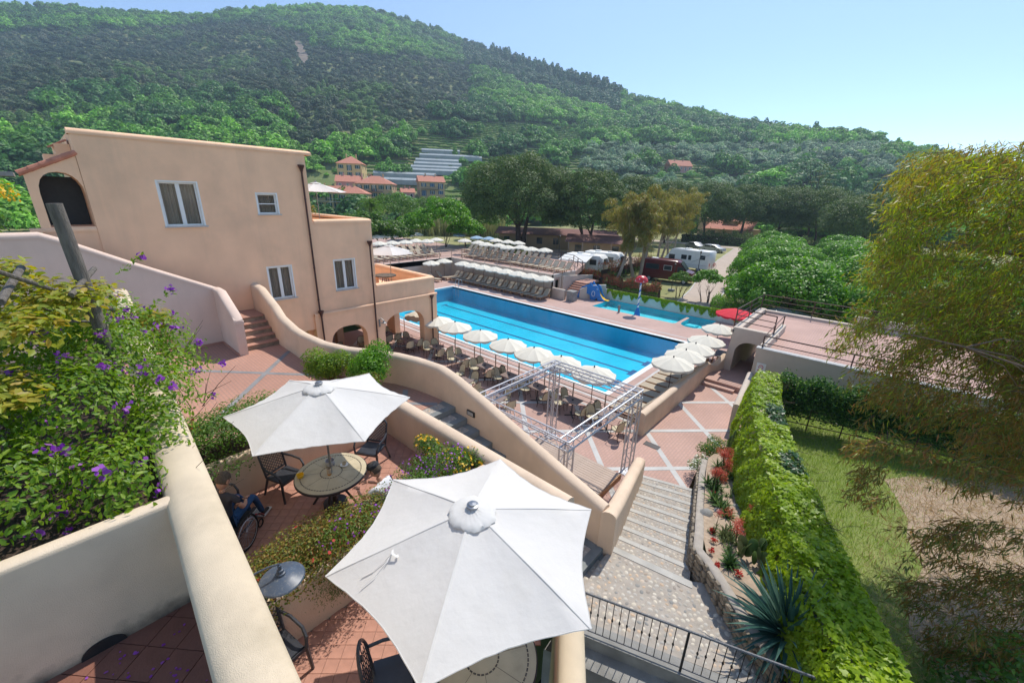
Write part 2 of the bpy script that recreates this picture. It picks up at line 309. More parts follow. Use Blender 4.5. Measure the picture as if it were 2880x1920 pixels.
def cloud(name, P, Nrm, Ax, size, m, shape='quad', tint=None):
    V0, F0 = LEAF[shape]; n, k = len(P), len(V0); X, Y, Z = frames(Nrm, Ax); s = np.asarray(size).reshape(-1, 1, 1)
    V = P[:, None, :] + s * (V0[None, :, 0:1] * X[:, None] + V0[None, :, 1:2] * Y[:, None] + V0[None, :, 2:3] * Z[:, None])
    V = V.reshape(-1, 3); me = bpy.data.meshes.new(name); me.vertices.add(len(V)); me.vertices.foreach_set('co', V.astype(np.float32).ravel())
    lens = [len(f) for f in F0]; idx = np.concatenate([np.array(f) for f in F0]); nl = len(idx)
    loops = (idx[None, :] + (np.arange(n) * k)[:, None]).ravel(); me.loops.add(len(loops)); me.loops.foreach_set('vertex_index', loops.astype(np.int32))
    st = np.cumsum([0] + lens[:-1]); starts = (st[None, :] + (np.arange(n) * nl)[:, None]).ravel(); me.polygons.add(len(starts))
    me.polygons.foreach_set('loop_start', starts.astype(np.int32))
    me.materials.append(m); me.update(calc_edges=True)
    a = me.attributes.new('tint', 'FLOAT', 'FACE'); t = rng.random(n) if tint is None else np.asarray(tint)
    a.data.foreach_set('value', np.repeat(t, len(F0)).astype(np.float32)); return me
def rdir(n):
    v = rng.normal(size=(n, 3)); return unit(v)
def leafmesh(name, m, shape):
    V0, F0 = LEAF[shape]; me = bpy.data.meshes.new(name); me.from_pydata([tuple(v) for v in V0], [], F0); me.materials.append(m); me.update(); return me
def leafy(parent, pname, P, Nrm, Ax, size, m, shape='oval', nparts=0, rest='foliage'):
    """the nparts leaves that show largest (nearest) as leaf parts, the rest joined into one part"""
    size = np.asarray(size) * np.ones(len(P)); keep = np.ones(len(P), bool)
    if nparts:
        d = np.linalg.norm(P - CAM, axis=1) / size; c = (P - CAM) @ RM; u = 1440 + FPX * c[:, 0] / c[:, 2]; v = 960 + FPX * c[:, 1] / c[:, 2]
        d[(c[:, 2] < .2) | (u < 0) | (u > 2880) | (v < 0) | (v > 1920)] = 1e9
        sel = np.argsort(d)[:nparts]; keep[sel] = False; X, Y, Z = frames(Nrm[sel], Ax[sel]); lm = leafmesh(pname, m, shape); loc = Vector(parent.location) if parent else Vector()
        for j, i in enumerate(sel):
            M = Matrix(np.column_stack([X[j], Y[j], Z[j]]).tolist()).to_4x4() @ Matrix.Scale(float(size[i]), 4); M.translation = Vector(P[i]) - loc
            link(pname, lm, parent, M=M)
    off = np.array(parent.location) if parent else 0
    return link(rest, cloud(rest, P[keep] - off, Nrm[keep], Ax[keep], size[keep], m, shape), parent, kind='stuff' if nparts else None)
def lobes(n, cs, rs, shell=.35, flat=1.0, up=.35):
    """points near the surface of ellipsoidal lobes, with outward normals"""
    cs = np.array(cs, float); rs = np.array(rs, float)
    if rs.ndim == 0: rs = np.full(len(cs), float(rs))
    if rs.ndim == 1: rs = np.column_stack([rs, rs, rs * flat])
    wt = rs[:, 0] * rs[:, 1]; k = rng.choice(len(cs), n, p=wt / wt.sum()); d = rdir(n); d[:, 2] = np.where(d[:, 2] < -.3, -d[:, 2] * .6, d[:, 2]); d = unit(d)
    rad = 1 - shell * rng.random(n) ** 1.6; P = cs[k] + d * rs[k] * rad[:, None]; Nn = unit(d / rs[k] * rs[k].mean() + np.array([0, 0, up]) + rng.normal(size=(n, 3)) * .45); return P, Nn

# ================================================================== THE SETTING: terrain and hills
ZT, ZC, ZG, ZU = 0.25, 3.5, 0.3, 2.15         # dining terrace, upper court, campsite, upper sun terrace (pool deck = 0)
RIDGE = [(-900, 330), (-400, 150), (0, 26), (120, 30), (300, 40), (490, 56), (550, 58), (640, 42), (740, 34), (860, 29), (980, 31), (1100, 54), (1225, 94), (1350, 144), (1470, 192), (1590, 230),
         (1680, 258), (1750, 283), (1840, 300), (1960, 332), (2080, 364), (2205, 384), (2330, 397), (2450, 414), (2550, 446), (2700, 486), (2880, 520), (3300, 575)]
_ra = []; 
for u, v in RIDGE:
    d = ray(u, v); _ra.append((atan2(d[0], d[1]), d[2] / hypot(d[0], d[1]), np.interp(u, [0, 1200, 1700, 2100, 2550, 3300], [980, 850, 650, 520, 450, 420])))
_ra = np.array(_ra)
def ridge(phi): return np.interp(phi, _ra[:, 0], _ra[:, 1]), np.interp(phi, _ra[:, 0], _ra[:, 2])
def wob(x, y, s, k=0): return (np.sin(x / s + 1.3 * k + 1.7 * np.sin(y / s * .7 + k)) + np.sin(y / s * 1.1 - k + 1.3 * np.sin(x / s * .8 + 2 * k))) * .5
R0 = 150.
def zone_px(x, y, z):
    q = (np.stack([x, y, z], -1) - CAM) @ RM; c = np.maximum(q[..., 2], 1); return 1440 + FPX * q[..., 0] / c, 960 + FPX * q[..., 1] / c
def hbase(x, y):
    r = np.hypot(x, y); phi = np.arctan2(x, y); sl, R = ridge(phi); H = 9.2 + sl * R
    t = np.clip((r - R0) / (R - R0), 0, 1); h = H * t ** 1.25
    gully = wob(x, y, 60, 1) * .5 + wob(x, y, 25, 2) * .22
    h = h * (1 + .10 * gully * np.sin(np.clip(t, 0, 1) * pi)) ; over = np.clip((r - R) / R, 0, 1); return ZG - .25 + h * (1 - 1.3 * over)
def field(u, v):   # terraced fields on the hillside (vineyards), 0..1
    a = (u > 1150) & (u < 1640) & (v > 338 + (u - 1150) * .03) & (v < 470)
    b = (u > 1560) & (u < 2560) & (v > 405 + (u - 1560) * .02) & (v < 640)
    c = (u > 840) & (u < 1300) & (v > 455) & (v < 600); d = (u > 1180) & (u < 1560) & (v > 440) & (v < 620)
    n_ = np.sin(u / 61 + 1.2 * np.sin(v / 17)) * np.sin(v / 23 + u / 97); return (a & (n_ > -.75)) | (b & (n_ > -.8)) | (c & (n_ > -.8)) | (d & (n_ > -.55))
def terr(x, y):
    h = hbase(x, y); u, v = zone_px(x, y, h); f = field(u, v) & (np.hypot(x, y) < 480) & (h > ZG + .6)
    st = 2.2; k = np.floor(h / st); fr = h / st - k; hq = (k + np.clip((fr - .78) / .22, 0, 1)) * st + .1 * fr
    return np.where(f, hq, h)
def hit(u, v, tmax=1300):
    d = ray(u, v); d = d / np.linalg.norm(d); prev = 100.
    for t in np.arange(100, tmax, 1.5):
        p = CAM + d * t
        if p[2] < float(hbase(p[0], p[1])): return CAM + d * prev
        prev = t
    return CAM + d * 200
# polar grid
na = 560; phis = np.linspace(RAD(-100), RAD(48), na)
rad_ = np.concatenate([[1, 60, 100, 130, 140], np.arange(150, 480, 1.7), np.arange(480, 1060, 12)]); nr = len(rad_)
PH, RR = np.meshgrid(phis, rad_, indexing='ij'); X_, Y_ = RR * np.sin(PH), RR * np.cos(PH); Z_ = terr(X_, Y_)
Z_ = np.where(RR < 95, -4.0, np.where(RR < 145, ZG - .25, Z_))
me = bpy.data.meshes.new('hillside'); V = np.stack([X_, Y_, Z_], -1).reshape(-1, 3)
me.vertices.add(len(V)); me.vertices.foreach_set('co', V.astype(np.float32).ravel())
i = np.arange(na - 1)[:, None]; j = np.arange(nr - 1)[None, :]; a = i * nr + j; q = np.stack([a, a + nr, a + nr + 1, a + 1], -1)[..., ::-1].reshape(-1, 4)
me.loops.add(q.size); me.loops.foreach_set('vertex_index', q.astype(np.int32).ravel()); me.polygons.add(len(q)); me.polygons.foreach_set('loop_start', (np.arange(len(q)) * 4).astype(np.int32))
me.update(calc_edges=True); m_hill = mat('hill_ground', (.13, .20, .05), .97, .1, .05, .3, .8, c2=(.22, .20, .10), detail=8); me.materials.append(m_hill)
link('hillside', me, kind='structure')
# the ground beyond the grid and under the resort
b = MB(); b.bb(-1140, 600, -310, 1110, -6, -4.2); b.build('ground', m_hill, kind='structure')

# ---- trees of the hillside: one mass of many thousand crowns
def gn_scatter(name, pts, rot, scl, idx, tcol, protos, m=None, **kw):
    n = len(pts); me = bpy.data.meshes.new(name); me.vertices.add(n); me.vertices.foreach_set('co', np.asarray(pts, np.float32).ravel())
    for an, ty, key, dat in (('rot', 'FLOAT_VECTOR', 'vector', rot), ('scl', 'FLOAT_VECTOR', 'vector', scl), ('pidx', 'INT', 'value', idx), ('tcol', 'FLOAT_VECTOR', 'vector', tcol)):
        at = me.attributes.new(an, ty, 'POINT'); at.data.foreach_set(key, np.ascontiguousarray(dat, np.int32 if ty == 'INT' else np.float32).ravel())
    o = link(name, me, **kw); cl = bpy.data.collections.new(name + '_kinds')
    for k, p in enumerate(protos): p.name = f'{name}_kind_{k}'; cl.objects.link(p)
    ng = bpy.data.node_groups.new(name + '_nodes', 'GeometryNodeTree'); ng.interface.new_socket('Geometry', in_out='INPUT', socket_type='NodeSocketGeometry'); ng.interface.new_socket('Geometry', in_out='OUTPUT', socket_type='NodeSocketGeometry')
    N, L = ng.nodes, ng.links; gi = N.new('NodeGroupInput'); go = N.new('NodeGroupOutput'); ip = N.new('GeometryNodeInstanceOnPoints'); ci = N.new('GeometryNodeCollectionInfo')
    ci.inputs['Collection'].default_value = cl; ci.inputs['Separate Children'].default_value = True; ci.inputs['Reset Children'].default_value = True
    def na_(nm, ty):
        a = N.new('GeometryNodeInputNamedAttribute'); a.data_type = ty; a.inputs['Name'].default_value = nm; return a.outputs[0]
    L.new(gi.outputs[0], ip.inputs['Points']); L.new(ci.outputs[0], ip.inputs['Instance']); ip.inputs['Pick Instance'].default_value = True
    L.new(na_('pidx', 'INT'), ip.inputs['Instance Index']); L.new(na_('rot', 'FLOAT_VECTOR'), ip.inputs['Rotation']); L.new(na_('scl', 'FLOAT_VECTOR'), ip.inputs['Scale']); L.new(ip.outputs[0], go.inputs[0])
    md = o.modifiers.new('scatter', 'NODES'); md.node_group = ng; return o
def proto(fn, m):
    P, Nn, s, sh = fn(); me = cloud('kind', P, Nn, rdir(len(P)), s, m, sh); return bpy.data.objects.new('kind', me)
def pr_broad():
    cs = [(0, 0, .62)] + [(.34 * cos(a), .34 * sin(a), .5 + .16 * sin(3 * a)) for a in np.linspace(0, 2 * pi, 7)[:-1]]; P, Nn = lobes(420, cs, [.38] + [.27] * 6, .3); return P, Nn, .12 + .08 * rng.random(420), 'quad'
def pr_tall():
    cs = [(0, 0, .3 + .17 * k) for k in range(5)]; P, Nn = lobes(330, cs, [.30, .30, .25, .19, .12], .3); return P, Nn, .11 + .06 * rng.random(330), 'quad'
def pr_bush():
    cs = [(.28 * cos(a), .28 * sin(a), .2) for a in np.linspace(0, 2 * pi, 6)[:-1]]; P, Nn = lobes(200, cs, .27, .4); return P, Nn, .14 + .08 * rng.random(200), 'quad'
def pr_umb():
    cs = [(.33 * cos(a), .33 * sin(a), .78) for a in np.linspace(0, 2 * pi, 7)[:-1]] + [(0, 0, .86)]; P, Nn = lobes(380, cs, [(.22, .22, .13)] * 6 + [(.25, .25, .15)], .4); return P, Nn, .10 + .05 * rng.random(380), 'quad'
protos = [proto(f, l_hill) for f in (pr_broad, pr_tall, pr_bush, pr_umb)] + [proto(pr_broad, l_hill), proto(pr_bush, l_hill)]
NT = 60000
phi = rng.uniform(RAD(-92), RAD(32), NT); sl_, Rr = ridge(phi); r_ = np.sqrt(rng.uniform(0, 1, NT) * ((Rr * 1.02) ** 2 - 118 ** 2) + 118 ** 2)
x_, y_ = r_ * np.sin(phi), r_ * np.cos(phi); z_ = np.where(r_ < 150, ZG - .3, terr(x_, y_)); u_, v_ = zone_px(x_, y_, z_)
fld = field(u_, v_) & (r_ < 480); nz = wob(x_, y_, 38, 3) + .6 * wob(x_, y_, 15, 5); rn = rng.random(NT)
keep = (u_ > -250) & (u_ < 3100)
oliv = fld & (u_ > 1640) & (((v_ > 452) & (v_ < 575) & (nz > .05)) | ((v_ > 425) & (v_ < 445)))
keep &= ~fld | (fld & (rn < .07)) | (oliv & (rn < .75)) | (fld & (nz > .62) & (rn < .8))
keep &= ~((r_ < 150) & (u_ > 1420))          # campsite floor stays open
keep &= ~((r_ < 230) & (u_ > 880) & (u_ < 1270) & (v_ > 500) & (rn < .75))   # village
scrub = (v_ < 330 + 60 * nz) & (u_ < 880 + 60 * nz) | (u_ > 820) & (u_ < 1330) & (v_ > 150 + 40 * nz) & (v_ < 400 - (u_ - 820) * .12 + 40 * nz)
scrub &= v_ > np.interp(u_, [0, 700, 900, 1300], [95, 75, 110, 190])
pick = keep; n = pick.sum(); c = np.empty((NT, 3)); c[:] = (.085, .175, .030)
br_ = nz + .5 * wob(x_, y_, 9, 8); c[br_ > .35] = (.13, .245, .035); c[br_ < -.5] = (.05, .11, .03)
c[scrub] = (.058, .082, .042); c[scrub & (rn > .72)] = (.095, .10, .068); c[scrub & (br_ > .7)] = (.09, .145, .045); c[scrub & (br_ < -.7)] = (.04, .06, .036)
c[oliv] = (.14, .185, .115); c[(u_ > 1300) & (v_ < np.interp(u_, RIDGE and [p[0] for p in RIDGE], [p[1] for p in RIDGE]) + 60) & (u_ < 1740)] = (.03, .07, .03)
c *= rng.uniform(.8, 1.5, (NT, 1)) * np.array([[1.32, 1.45, 1.3]]); sz = (4.4 + 7.5 * rng.random(NT) ** 2.2) * np.where(scrub, .62, 1) * np.where(oliv, .72, 1) * np.where(fld & ~oliv, .6, 1) * np.where(r_ < 240, .75, 1)
scar = (np.hypot((u_ - 847) * .9 + (v_ - 148) * -.35, 0) < 11) & (np.abs(v_ - 148) < 34); pick &= ~scar
kind_ = np.where(scrub, rng.choice([0, 2, 3, 1], NT, p=[.3, .35, .2, .15]), rng.choice([0, 4, 1, 3], NT, p=[.5, .3, .12, .08]))
ridge_c = (u_ > 1380) & (u_ < 1760) & (v_ < np.interp(u_, [p[0] for p in RIDGE], [p[1] for p in RIDGE]) + 16); kind_ = np.where(ridge_c, 1, kind_); sz = np.where(ridge_c, sz * 1.5, sz)
rot = np.zeros((NT, 3)); rot[:, 2] = rng.uniform(0, 6.28, NT); scl = np.stack([sz * rng.uniform(.85, 1.2, NT), sz * rng.uniform(.85, 1.2, NT), sz * rng.uniform(.75, 1.25, NT)], -1)
gn_scatter('woodland', np.stack([x_, y_, z_ - .6], -1)[pick], rot[pick], scl[pick], kind_[pick], c[pick], protos, kind='stuff', label='dense mixed woodland and scrub covering the whole hillside', category='woodland')
b = MB(); sc_p = []
for k_ in range(9):
    u0, v0 = 836 + 3.2 * k_, 118 + 8 * k_; w0 = (5, 9, 11, 10, 12, 14, 12, 9, 5)[k_]
    for s_ in (-1, 1): h_ = hit(u0 + s_ * w0, v0, 1500); sc_p.append((h_[0], h_[1], float(hbase(h_[0], h_[1])) + 1.2))
b.add(sc_p, [(2 * i, 2 * i + 1, 2 * i + 3, 2 * i + 2) for i in range(8)]); b.build('landslide_scar', mat('bare_rock', (.22, .17, .13), .95, .3, .2), kind='structure')
# ---- vine rows along the terraces
vp = []
for ph in np.linspace(RAD(-62), RAD(22), 900):
    sl1, R1 = ridge(ph); rr = np.arange(158, 440, .45); xx, yy = rr * np.sin(ph), rr * np.cos(ph); hh = hbase(xx, yy); fr = (hh / 2.2) % 1
    for t0 in (.22, .62):
        k = np.where((fr[:-1] < t0) & (fr[1:] >= t0) & (fr[1:] - fr[:-1] < .5))[0]
        for i_ in k: vp.append((xx[i_], yy[i_], np.floor(hh[i_] / 2.2) * 2.2 + .05))
vp = np.array(vp); uu, vv = zone_px(vp[:, 0], vp[:, 1], vp[:, 2]); k = field(uu, vv) & (rng.random(len(vp)) < .85) & (vp[:, 2] > ZG + .5); vp = vp[k]; nv = len(vp)
vc = np.array([(.15, .29, .04)]) * rng.uniform(.7, 1.3, (nv, 1)); rt = np.zeros((nv, 3)); rt[:, 2] = -np.arctan2(vp[:, 0], vp[:, 1])
sc = np.stack([rng.uniform(1.6, 2.6, nv), rng.uniform(.9, 1.2, nv), rng.uniform(1.6, 2.4, nv)], -1)
gn_scatter('vineyard_rows', vp, rt, sc, np.full(nv, 0), vc, [proto(pr_bush, l_hill)], kind='stuff', label='rows of low green vines along the hillside terraces', category='vineyard')

# ================================================================== campsite ground, road
b = MB(); b.prism([(-75, 36.35), (60, 36.35), (75, 150), (-70, 150), (-110, 100), (-100, 40)], ZG - .4, ZG); b.build('camp_ground', m_camp, kind='structure')
b = MB(); b.bb(-140, -41.5, -30, 36.3, -.6, 1.0); b.bb(-75, -24, 42.3, 60, ZG - .2, ZG + .15) ; b.build('valley_ground', m_camp, kind='structure')
RL = [(-13.4, 39.0), (-14.6, 45.8), (-17.2, 57), (-20.5, 76), (-24.0, 99)]; RRt = [(-10.4, 39.0), (-11.3, 45), (-13.4, 57), (-17.2, 76), (-21.0, 99)]
b = MB(); 
for k in range(4): b.quad((*RL[k], ZG + .03), (*RRt[k], ZG + .03), (*RRt[k + 1], ZG + .03), (*RL[k + 1], ZG + .03))
b.quad((-60, 99, ZG + .032), (20, 99, ZG + .032), (20, 103, ZG + .032), (-60, 103, ZG + .032)); b.build('road', m_road, kind='structure')
b = MB()
for E in (RL, RRt):
    for k in range(4):
        s = 1 if E is RRt else -1
        b.quad((E[k][0], E[k][1], ZG + .06), (E[k][0] + s * .14, E[k][1], ZG + .06), (E[k + 1][0] + s * .14, E[k + 1][1], ZG + .06), (E[k + 1][0], E[k + 1][1], ZG + .06))
b.build('road_edge', m_band, kind='structure')
b = MB(); b.prism([(-52, 50), (-33, 47), (-27, 57), (-30, 66), (-56, 62)], ZG + .155, ZG + .17); b.build('gravel_path', m_road, kind='structure')

# ================================================================== pool deck with the two pools cut out
PX0, PX1, PY0, PY1 = -33.9, -8.83, 17.33, 28.4
DK = dict(x0=-39.4, x1=-3.0, y0=15.0, y1=36.35)
m_poolt = tilemat('blue_mosaic', (.0, .48, .67), (.0, .51, .70), (.015, .53, .71), .35, .35, offset=0, var=.10)  # mottling in the tile colour stands in for light rippling through the water
m_kidt = tilemat('light_blue_mosaic', (.08, .62, .72), (.10, .66, .75), (.1, .66, .74), .3, .3, offset=0, var=.05)
m_lane = mat('navy_tile', (.0, .07, .22), .5, .1, 3)
m_water = bpy.data.materials.new('pool_water'); t, N, L = nodes(m_water); N.remove(N['Principled BSDF'])
tr = N.new('ShaderNodeBsdfTransparent'); tr.inputs[0].default_value = (.86, .98, 1, 1); gl = N.new('ShaderNodeBsdfGlossy'); gl.inputs['Roughness'].default_value = .06; fr = N.new('ShaderNodeFresnel'); fr.inputs[0].default_value = 1.33; ms = N.new('ShaderNodeMixShader')
tc = N.new('ShaderNodeTexCoord'); nz1 = N.new('ShaderNodeTexNoise'); nz1.inputs['Scale'].default_value = 3.2; nz1.inputs['Detail'].default_value = 4; bp = N.new('ShaderNodeBump'); bp.inputs['Strength'].default_value = .5; bp.inputs['Distance'].default_value = .05
L.new(tc.outputs['Object'], nz1.inputs['Vector']); L.new(nz1.outputs['Fac'], bp.inputs['Height']); L.new(bp.outputs[0], gl.inputs['Normal']); L.new(bp.outputs[0], fr.inputs['Normal'])
L.new(fr.outputs[0], ms.inputs[0]); L.new(tr.outputs[0], ms.inputs[1]); L.new(gl.outputs[0], ms.inputs[2]); L.new(ms.outputs[0], N['Material Output'].inputs[0])
def flat(loops, z, flip=False):
    vs_ = [(p[0], p[1], z) for lp in loops for p in lp]; fs = [tuple(t) for t in tessellate_polygon([[Vector((p[0], p[1], 0)) for p in lp] for lp in loops])]
    out = []
    for f in fs:
        a, b_, c_ = (vs_[i] for i in f); cr = (b_[0] - a[0]) * (c_[1] - a[1]) - (b_[1] - a[1]) * (c_[0] - a[0])
        out.append(f if (cr > 0) != flip else f[::-1])
    return vs_, out
def rect(x0, x1, y0, y1): return [(x0, y0), (x1, y0), (x1, y1), (x0, y1)]
KP = [(-18.9, 32.5), (-11.35, 32.55), (-11.2, 32.8), (-11.2, 35.3), (-10.95, 35.3), (-10.9, 33.3), (-10.75, 32.75), (-10.3, 32.4), (-9.6, 32.4), (-9.1, 32.9), (-8.95, 34.0), (-8.95, 36.0), (-18.95, 36.0)]
deck_out = [(-41, 15.0), (-5.6, 15.0), (-5.6, 22.6), (-4.2, 24.0), (-4.2, 36.2), (-41, 36.2)]
b = MB(); vs_, fs = flat([deck_out, rect(PX0 - .3, PX1 + .3, PY0 - .3, PY1 + .3), KP], 0); b.add(vs_, fs); b.build('pool_deck', m_deck, kind='structure')
def basin(name, loop, z0, z1, m):
    b = MB(); n = len(loop); vs_, fs = flat([loop], z0); b.add(vs_, fs)
    for k in range(n): p, q_ = loop[k], loop[(k + 1) % n]; b.quad((*p, z1), (*q_, z1), (*q_, z0), (*p, z0))
    return b.build(name, m, kind='structure')
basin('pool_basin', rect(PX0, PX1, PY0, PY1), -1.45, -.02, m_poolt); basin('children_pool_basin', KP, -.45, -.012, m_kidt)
b = MB(); b.add(*flat([rect(PX0, PX1, PY0, PY1)], -.10)); b.build('pool_water', m_water, kind='structure')
b = MB(); b.add(*flat([KP], -.07)); b.build('children_pool_water', m_water, kind='structure')
b = MB()
for x0, x1, y0, y1 in ((PX0 - .3, PX1 + .3, PY0 - .3, PY0), (PX0 - .3, PX1 + .3, PY1, PY1 + .3), (PX0 - .3, PX0, PY0, PY1), (PX1, PX1 + .3, PY0, PY1)): b.bb(x0, x1, y0, y1, -.16, .012)
b.build('pool_coping', m_coping, kind='structure')
b = MB()
for y in (19.55, 21.75, 23.95, 26.15): b.bb(PX0 + 1.3, PX1 - 1.6, y - .11, y + .11, -1.45, -1.446); b.bb(PX1 - 1.78, PX1 - 1.45, y - .5, y + .5, -1.45, -1.44); b.bb(PX0 + 1.2, PX0 + 1.42, y - .42, y + .42, -1.45, -1.445)
b.build('lane_markings', m_lane, kind='structure')
b = MB()
for x0, x1, y0, y1 in ((PX0 - 1.1, PX1 + .85, PY0 - .95, PY0 - .8), (PX0 - 1.1, PX1 + .85, PY1 + .95, PY1 + 1.1), (PX1 + .7, PX1 + .85, PY0 - .8, PY1 + .95)): b.bb(x0, x1, y0, y1, 0, .005)
b.build('deck_drain_stripe', m_band, kind='structure')
b = MB()
for k in range(3): b.bb(-10.7 + .0, -9.9 - .0, 33.6 + .35 * k, 33.95 + .35 * k, -.44, -.2 - .06 * k)
b.build('children_pool_step', m_kidt, kind='structure')

# dining terrace and plaza
CURVE = [(-14.6, 5.35), (-13.2, 5.45), (-12.2, 5.75), (-11.4, 6.2), (-10.6, 6.6), (-9.8, 6.82), (-8.9, 6.93), (-8.0, 6.95)]
plaza = [(-26, 6.0), (-3.2, 6.9), (-4.45, 11.75), (-2.9, 12.25), (-3.05, 13.5), (-2.4, 16.5), (-2.9, 19), (-3.3, 21.2), (-5.0, 23.2), (-5.6, 22.4), (-5.6, 15.0), (-26, 15.0)]
b = MB(); b.prism(plaza, -.6, ZT); pz = b.build('dining_terrace_paving', m_pink, kind='structure')
b = MB(); b.bb(-19.3, -5.75, 15.0, 15.35, .0, .13); b.bb(-19.3, -5.75, 14.98, 15.0, -.1, ZT + .012); b.build('terrace_step', m_band, kind='structure')
def clip_lines(poly, lines, w_, z):
    """paving bands: long strips clipped to a polygon"""
    import mathutils.geometry as mg
    b = MB()
    for (p, q_) in lines:
        d = Vector((q_[0] - p[0], q_[1] - p[1])).normalized(); L_ = hypot(q_[0] - p[0], q_[1] - p[1]); s = None; nn = Vector((-d.y, d.x)) * w_ / 2
        t = 0.
        while t <= L_ + .05:
            c_ = Vector(p) + d * t; ins = mg.intersect_point_quad_2d if False else None
            x, y = c_; inside = False; n = len(poly); j_ = n - 1
            for i_ in range(n):
                xi, yi, xj, yj = *poly[i_], *poly[j_]
                if (yi > y) != (yj > y) and x < (xj - xi) * (y - yi) / (yj - yi) + xi: inside = not inside
                j_ = i_
            if inside and s is None: s = c_.copy()
            if (not inside or t > L_) and s is not None: b.quad((*(s - nn), z), (*(c_ - nn), z), (*(c_ + nn), z), (*(s + nn), z)); s = None
            t += .1
    return b
lines = []
for k in range(-9, 6):
    s_ = 9.33 + 3.53 * k; lines.append(((-24, s_ + 24), (-2, s_ + 2)))
    d_ = 20.4 + 3.53 * k; lines.append(((-24, d_ - 24), (-2, d_ - 2)))
pin = [(x + (.02 if x < -4 else -.02), y) for x, y in plaza]
clip_lines(plaza, lines[0::2], .2, ZT + .005).build('pale_paving_band', m_band, kind='structure')
clip_lines(plaza, lines[1::2], .2, ZT + .009).build('pale_paving_band', m_band, kind='structure')
b = MB(); b.bb(-5.42, -3.9, 21.3, 21.65, ZT, ZT + .14); b.bb(-5.42, -3.7, 21.65, 26, ZT, ZT + .28); b.build('plaza_steps', m_pink, kind='structure')
b = MB(); b.bb(-10, -3.5, 24.0, 24.02, 0, .01)
# upper court (terracotta) 
court = [(-19.4, -1.2), (-8.6, -1.2), (-8.6, 5.0), (-8.55, 6.75), (-19.4, 6.75)]
b = MB(); b.prism([(-19.4, -3), (-9.35, -3), (-9.35, 5.1), (-8.6, 5.1), (-8.6, 6.75)] + [(x, y) for x, y in reversed(CURVE[:-1])] + [(-19.4, 5.3)], 2.2, ZC); b.build('upper_court_paving', m_terra, kind='structure')
bl = [((-18.2, .5), (-12.6, 5.3)), ((-18.6, 3.25), (-10.4, 5.95)), ((-17.3, 3.95), (-12.6, .9)), ((-15.85, 5.2), (-11.6, 1.6)), ((-19, 1.9), (-11, .9)), ((-10.4, 6.7), (-8.9, 5.6)), ((-9.9, 5.3), (-8.6, 6.5))]
cpoly = [(-18.4, .5), (-9.4, .5), (-9.4, 5.1), (-8.65, 5.1), (-8.65, 6.7), (-10.6, 6.3), (-12.2, 5.5), (-15, 5.2), (-17, 5.2), (-17, 4.0), (-18.4, 3.8)]
clip_lines(cpoly, bl[0::2], .16, ZC + .005).build('slate_paving_band', m_band2, kind='structure'); clip_lines(cpoly, bl[1::2], .16, ZC + .009).build('slate_paving_band', m_band2, kind='structure')

# ================================================================== walls
def wallmb(path, th, arc=.09, nseg=6, endcap=True):
    """masonry wall with a rounded top; path = (x, y, z bottom, z top)"""
    b = MB(); h = th / 2; prof = []; n = len(path); rows = []
    for i_ in range(n):
        p = Vector(path[i_][:2]); a_ = Vector(path[max(i_ - 1, 0)][:2]); c_ = Vector(path[min(i_ + 1, n - 1)][:2])
        d1 = (p - a_).normalized() if i_ > 0 else None; d2 = (c_ - p).normalized() if i_ < n - 1 else None
        d = ((d1 or d2) + (d2 or d1)).normalized(); nn = Vector((-d.y, d.x)); k = 1 / max(.5, nn.dot(Vector((-(d2 or d1).y, (d2 or d1).x)))); zb, zt = path[i_][2:4]
        sec = [(-h, zb), (-h, zt - arc - .035), (-h, zt - arc)] + [(-h * cos(pi * t / nseg), zt - arc + arc * sin(pi * t / nseg)) for t in range(1, nseg)] + [(h, zt - arc), (h, zt - arc - .035), (h, zb)]
        rows.append([(p.x + nn.x * s_ * k, p.y + nn.y * s_ * k, z) for s_, z in sec])
    m = len(rows[0]); vs_ = [v for r in rows for v in r]; fs = []
    for i_ in range(n - 1):
        for j_ in range(m - 1): a = i_ * m + j_; fs.append((a, a + 1, a + m + 1, a + m))
    fs.append(tuple(range(m))); fs.append(tuple(reversed(range((n - 1) * m, n * m)))); 
    return b.add(vs_, [f[::-1] for f in fs])
def wall(name, path, th, m, label, cat='wall', arc=.09, **kw):
    return wallmb(path, th, arc).build(name, m, smooth=True, ang=50, label=label, category=cat, **kw)
# near parapet on which the photographer looks down
pc = [(x, .1 - .058 * x, 3.4, 6.86) for x in (-13.6, -11, -8, -6, -4, -2, -.4)]
PARA = wall('parapet_wall', pc, .33, m_near, 'thick cream plastered parapet with rounded top running up from the bottom edge', arc=.075)
PARA.data.materials[0] = m_near
wall('planter_wall', [(-3.83, -3.4, 5.7, 6.83), (-3.83, .26, 5.7, 6.83)], .13, m_near2, 'low cream planter wall under the purple flowering shrub', arc=.02)
b = MB(); b.prism([(.13 * cos(a), .10 * sin(a)) for a in np.linspace(0, pi, 12)], 0, .012, Matrix.Rotation(RAD(90), 4, 'Z') @ Matrix.Rotation(RAD(90), 4, 'X')); o = b.build('drain_hole', m_iron); o.location = (-3.765, -.42, 5.8); o['label'] = 'dark arched drain hole at the foot of the planter wall'; o['category'] = 'drain hole'  # flat near-black plate stands in for the shade inside the hole
b = MB(); b.bb(-9.5, -3.9, -3.4, .3, 6.0, 6.62); b.build('planter_soil', m_soil, kind='structure')
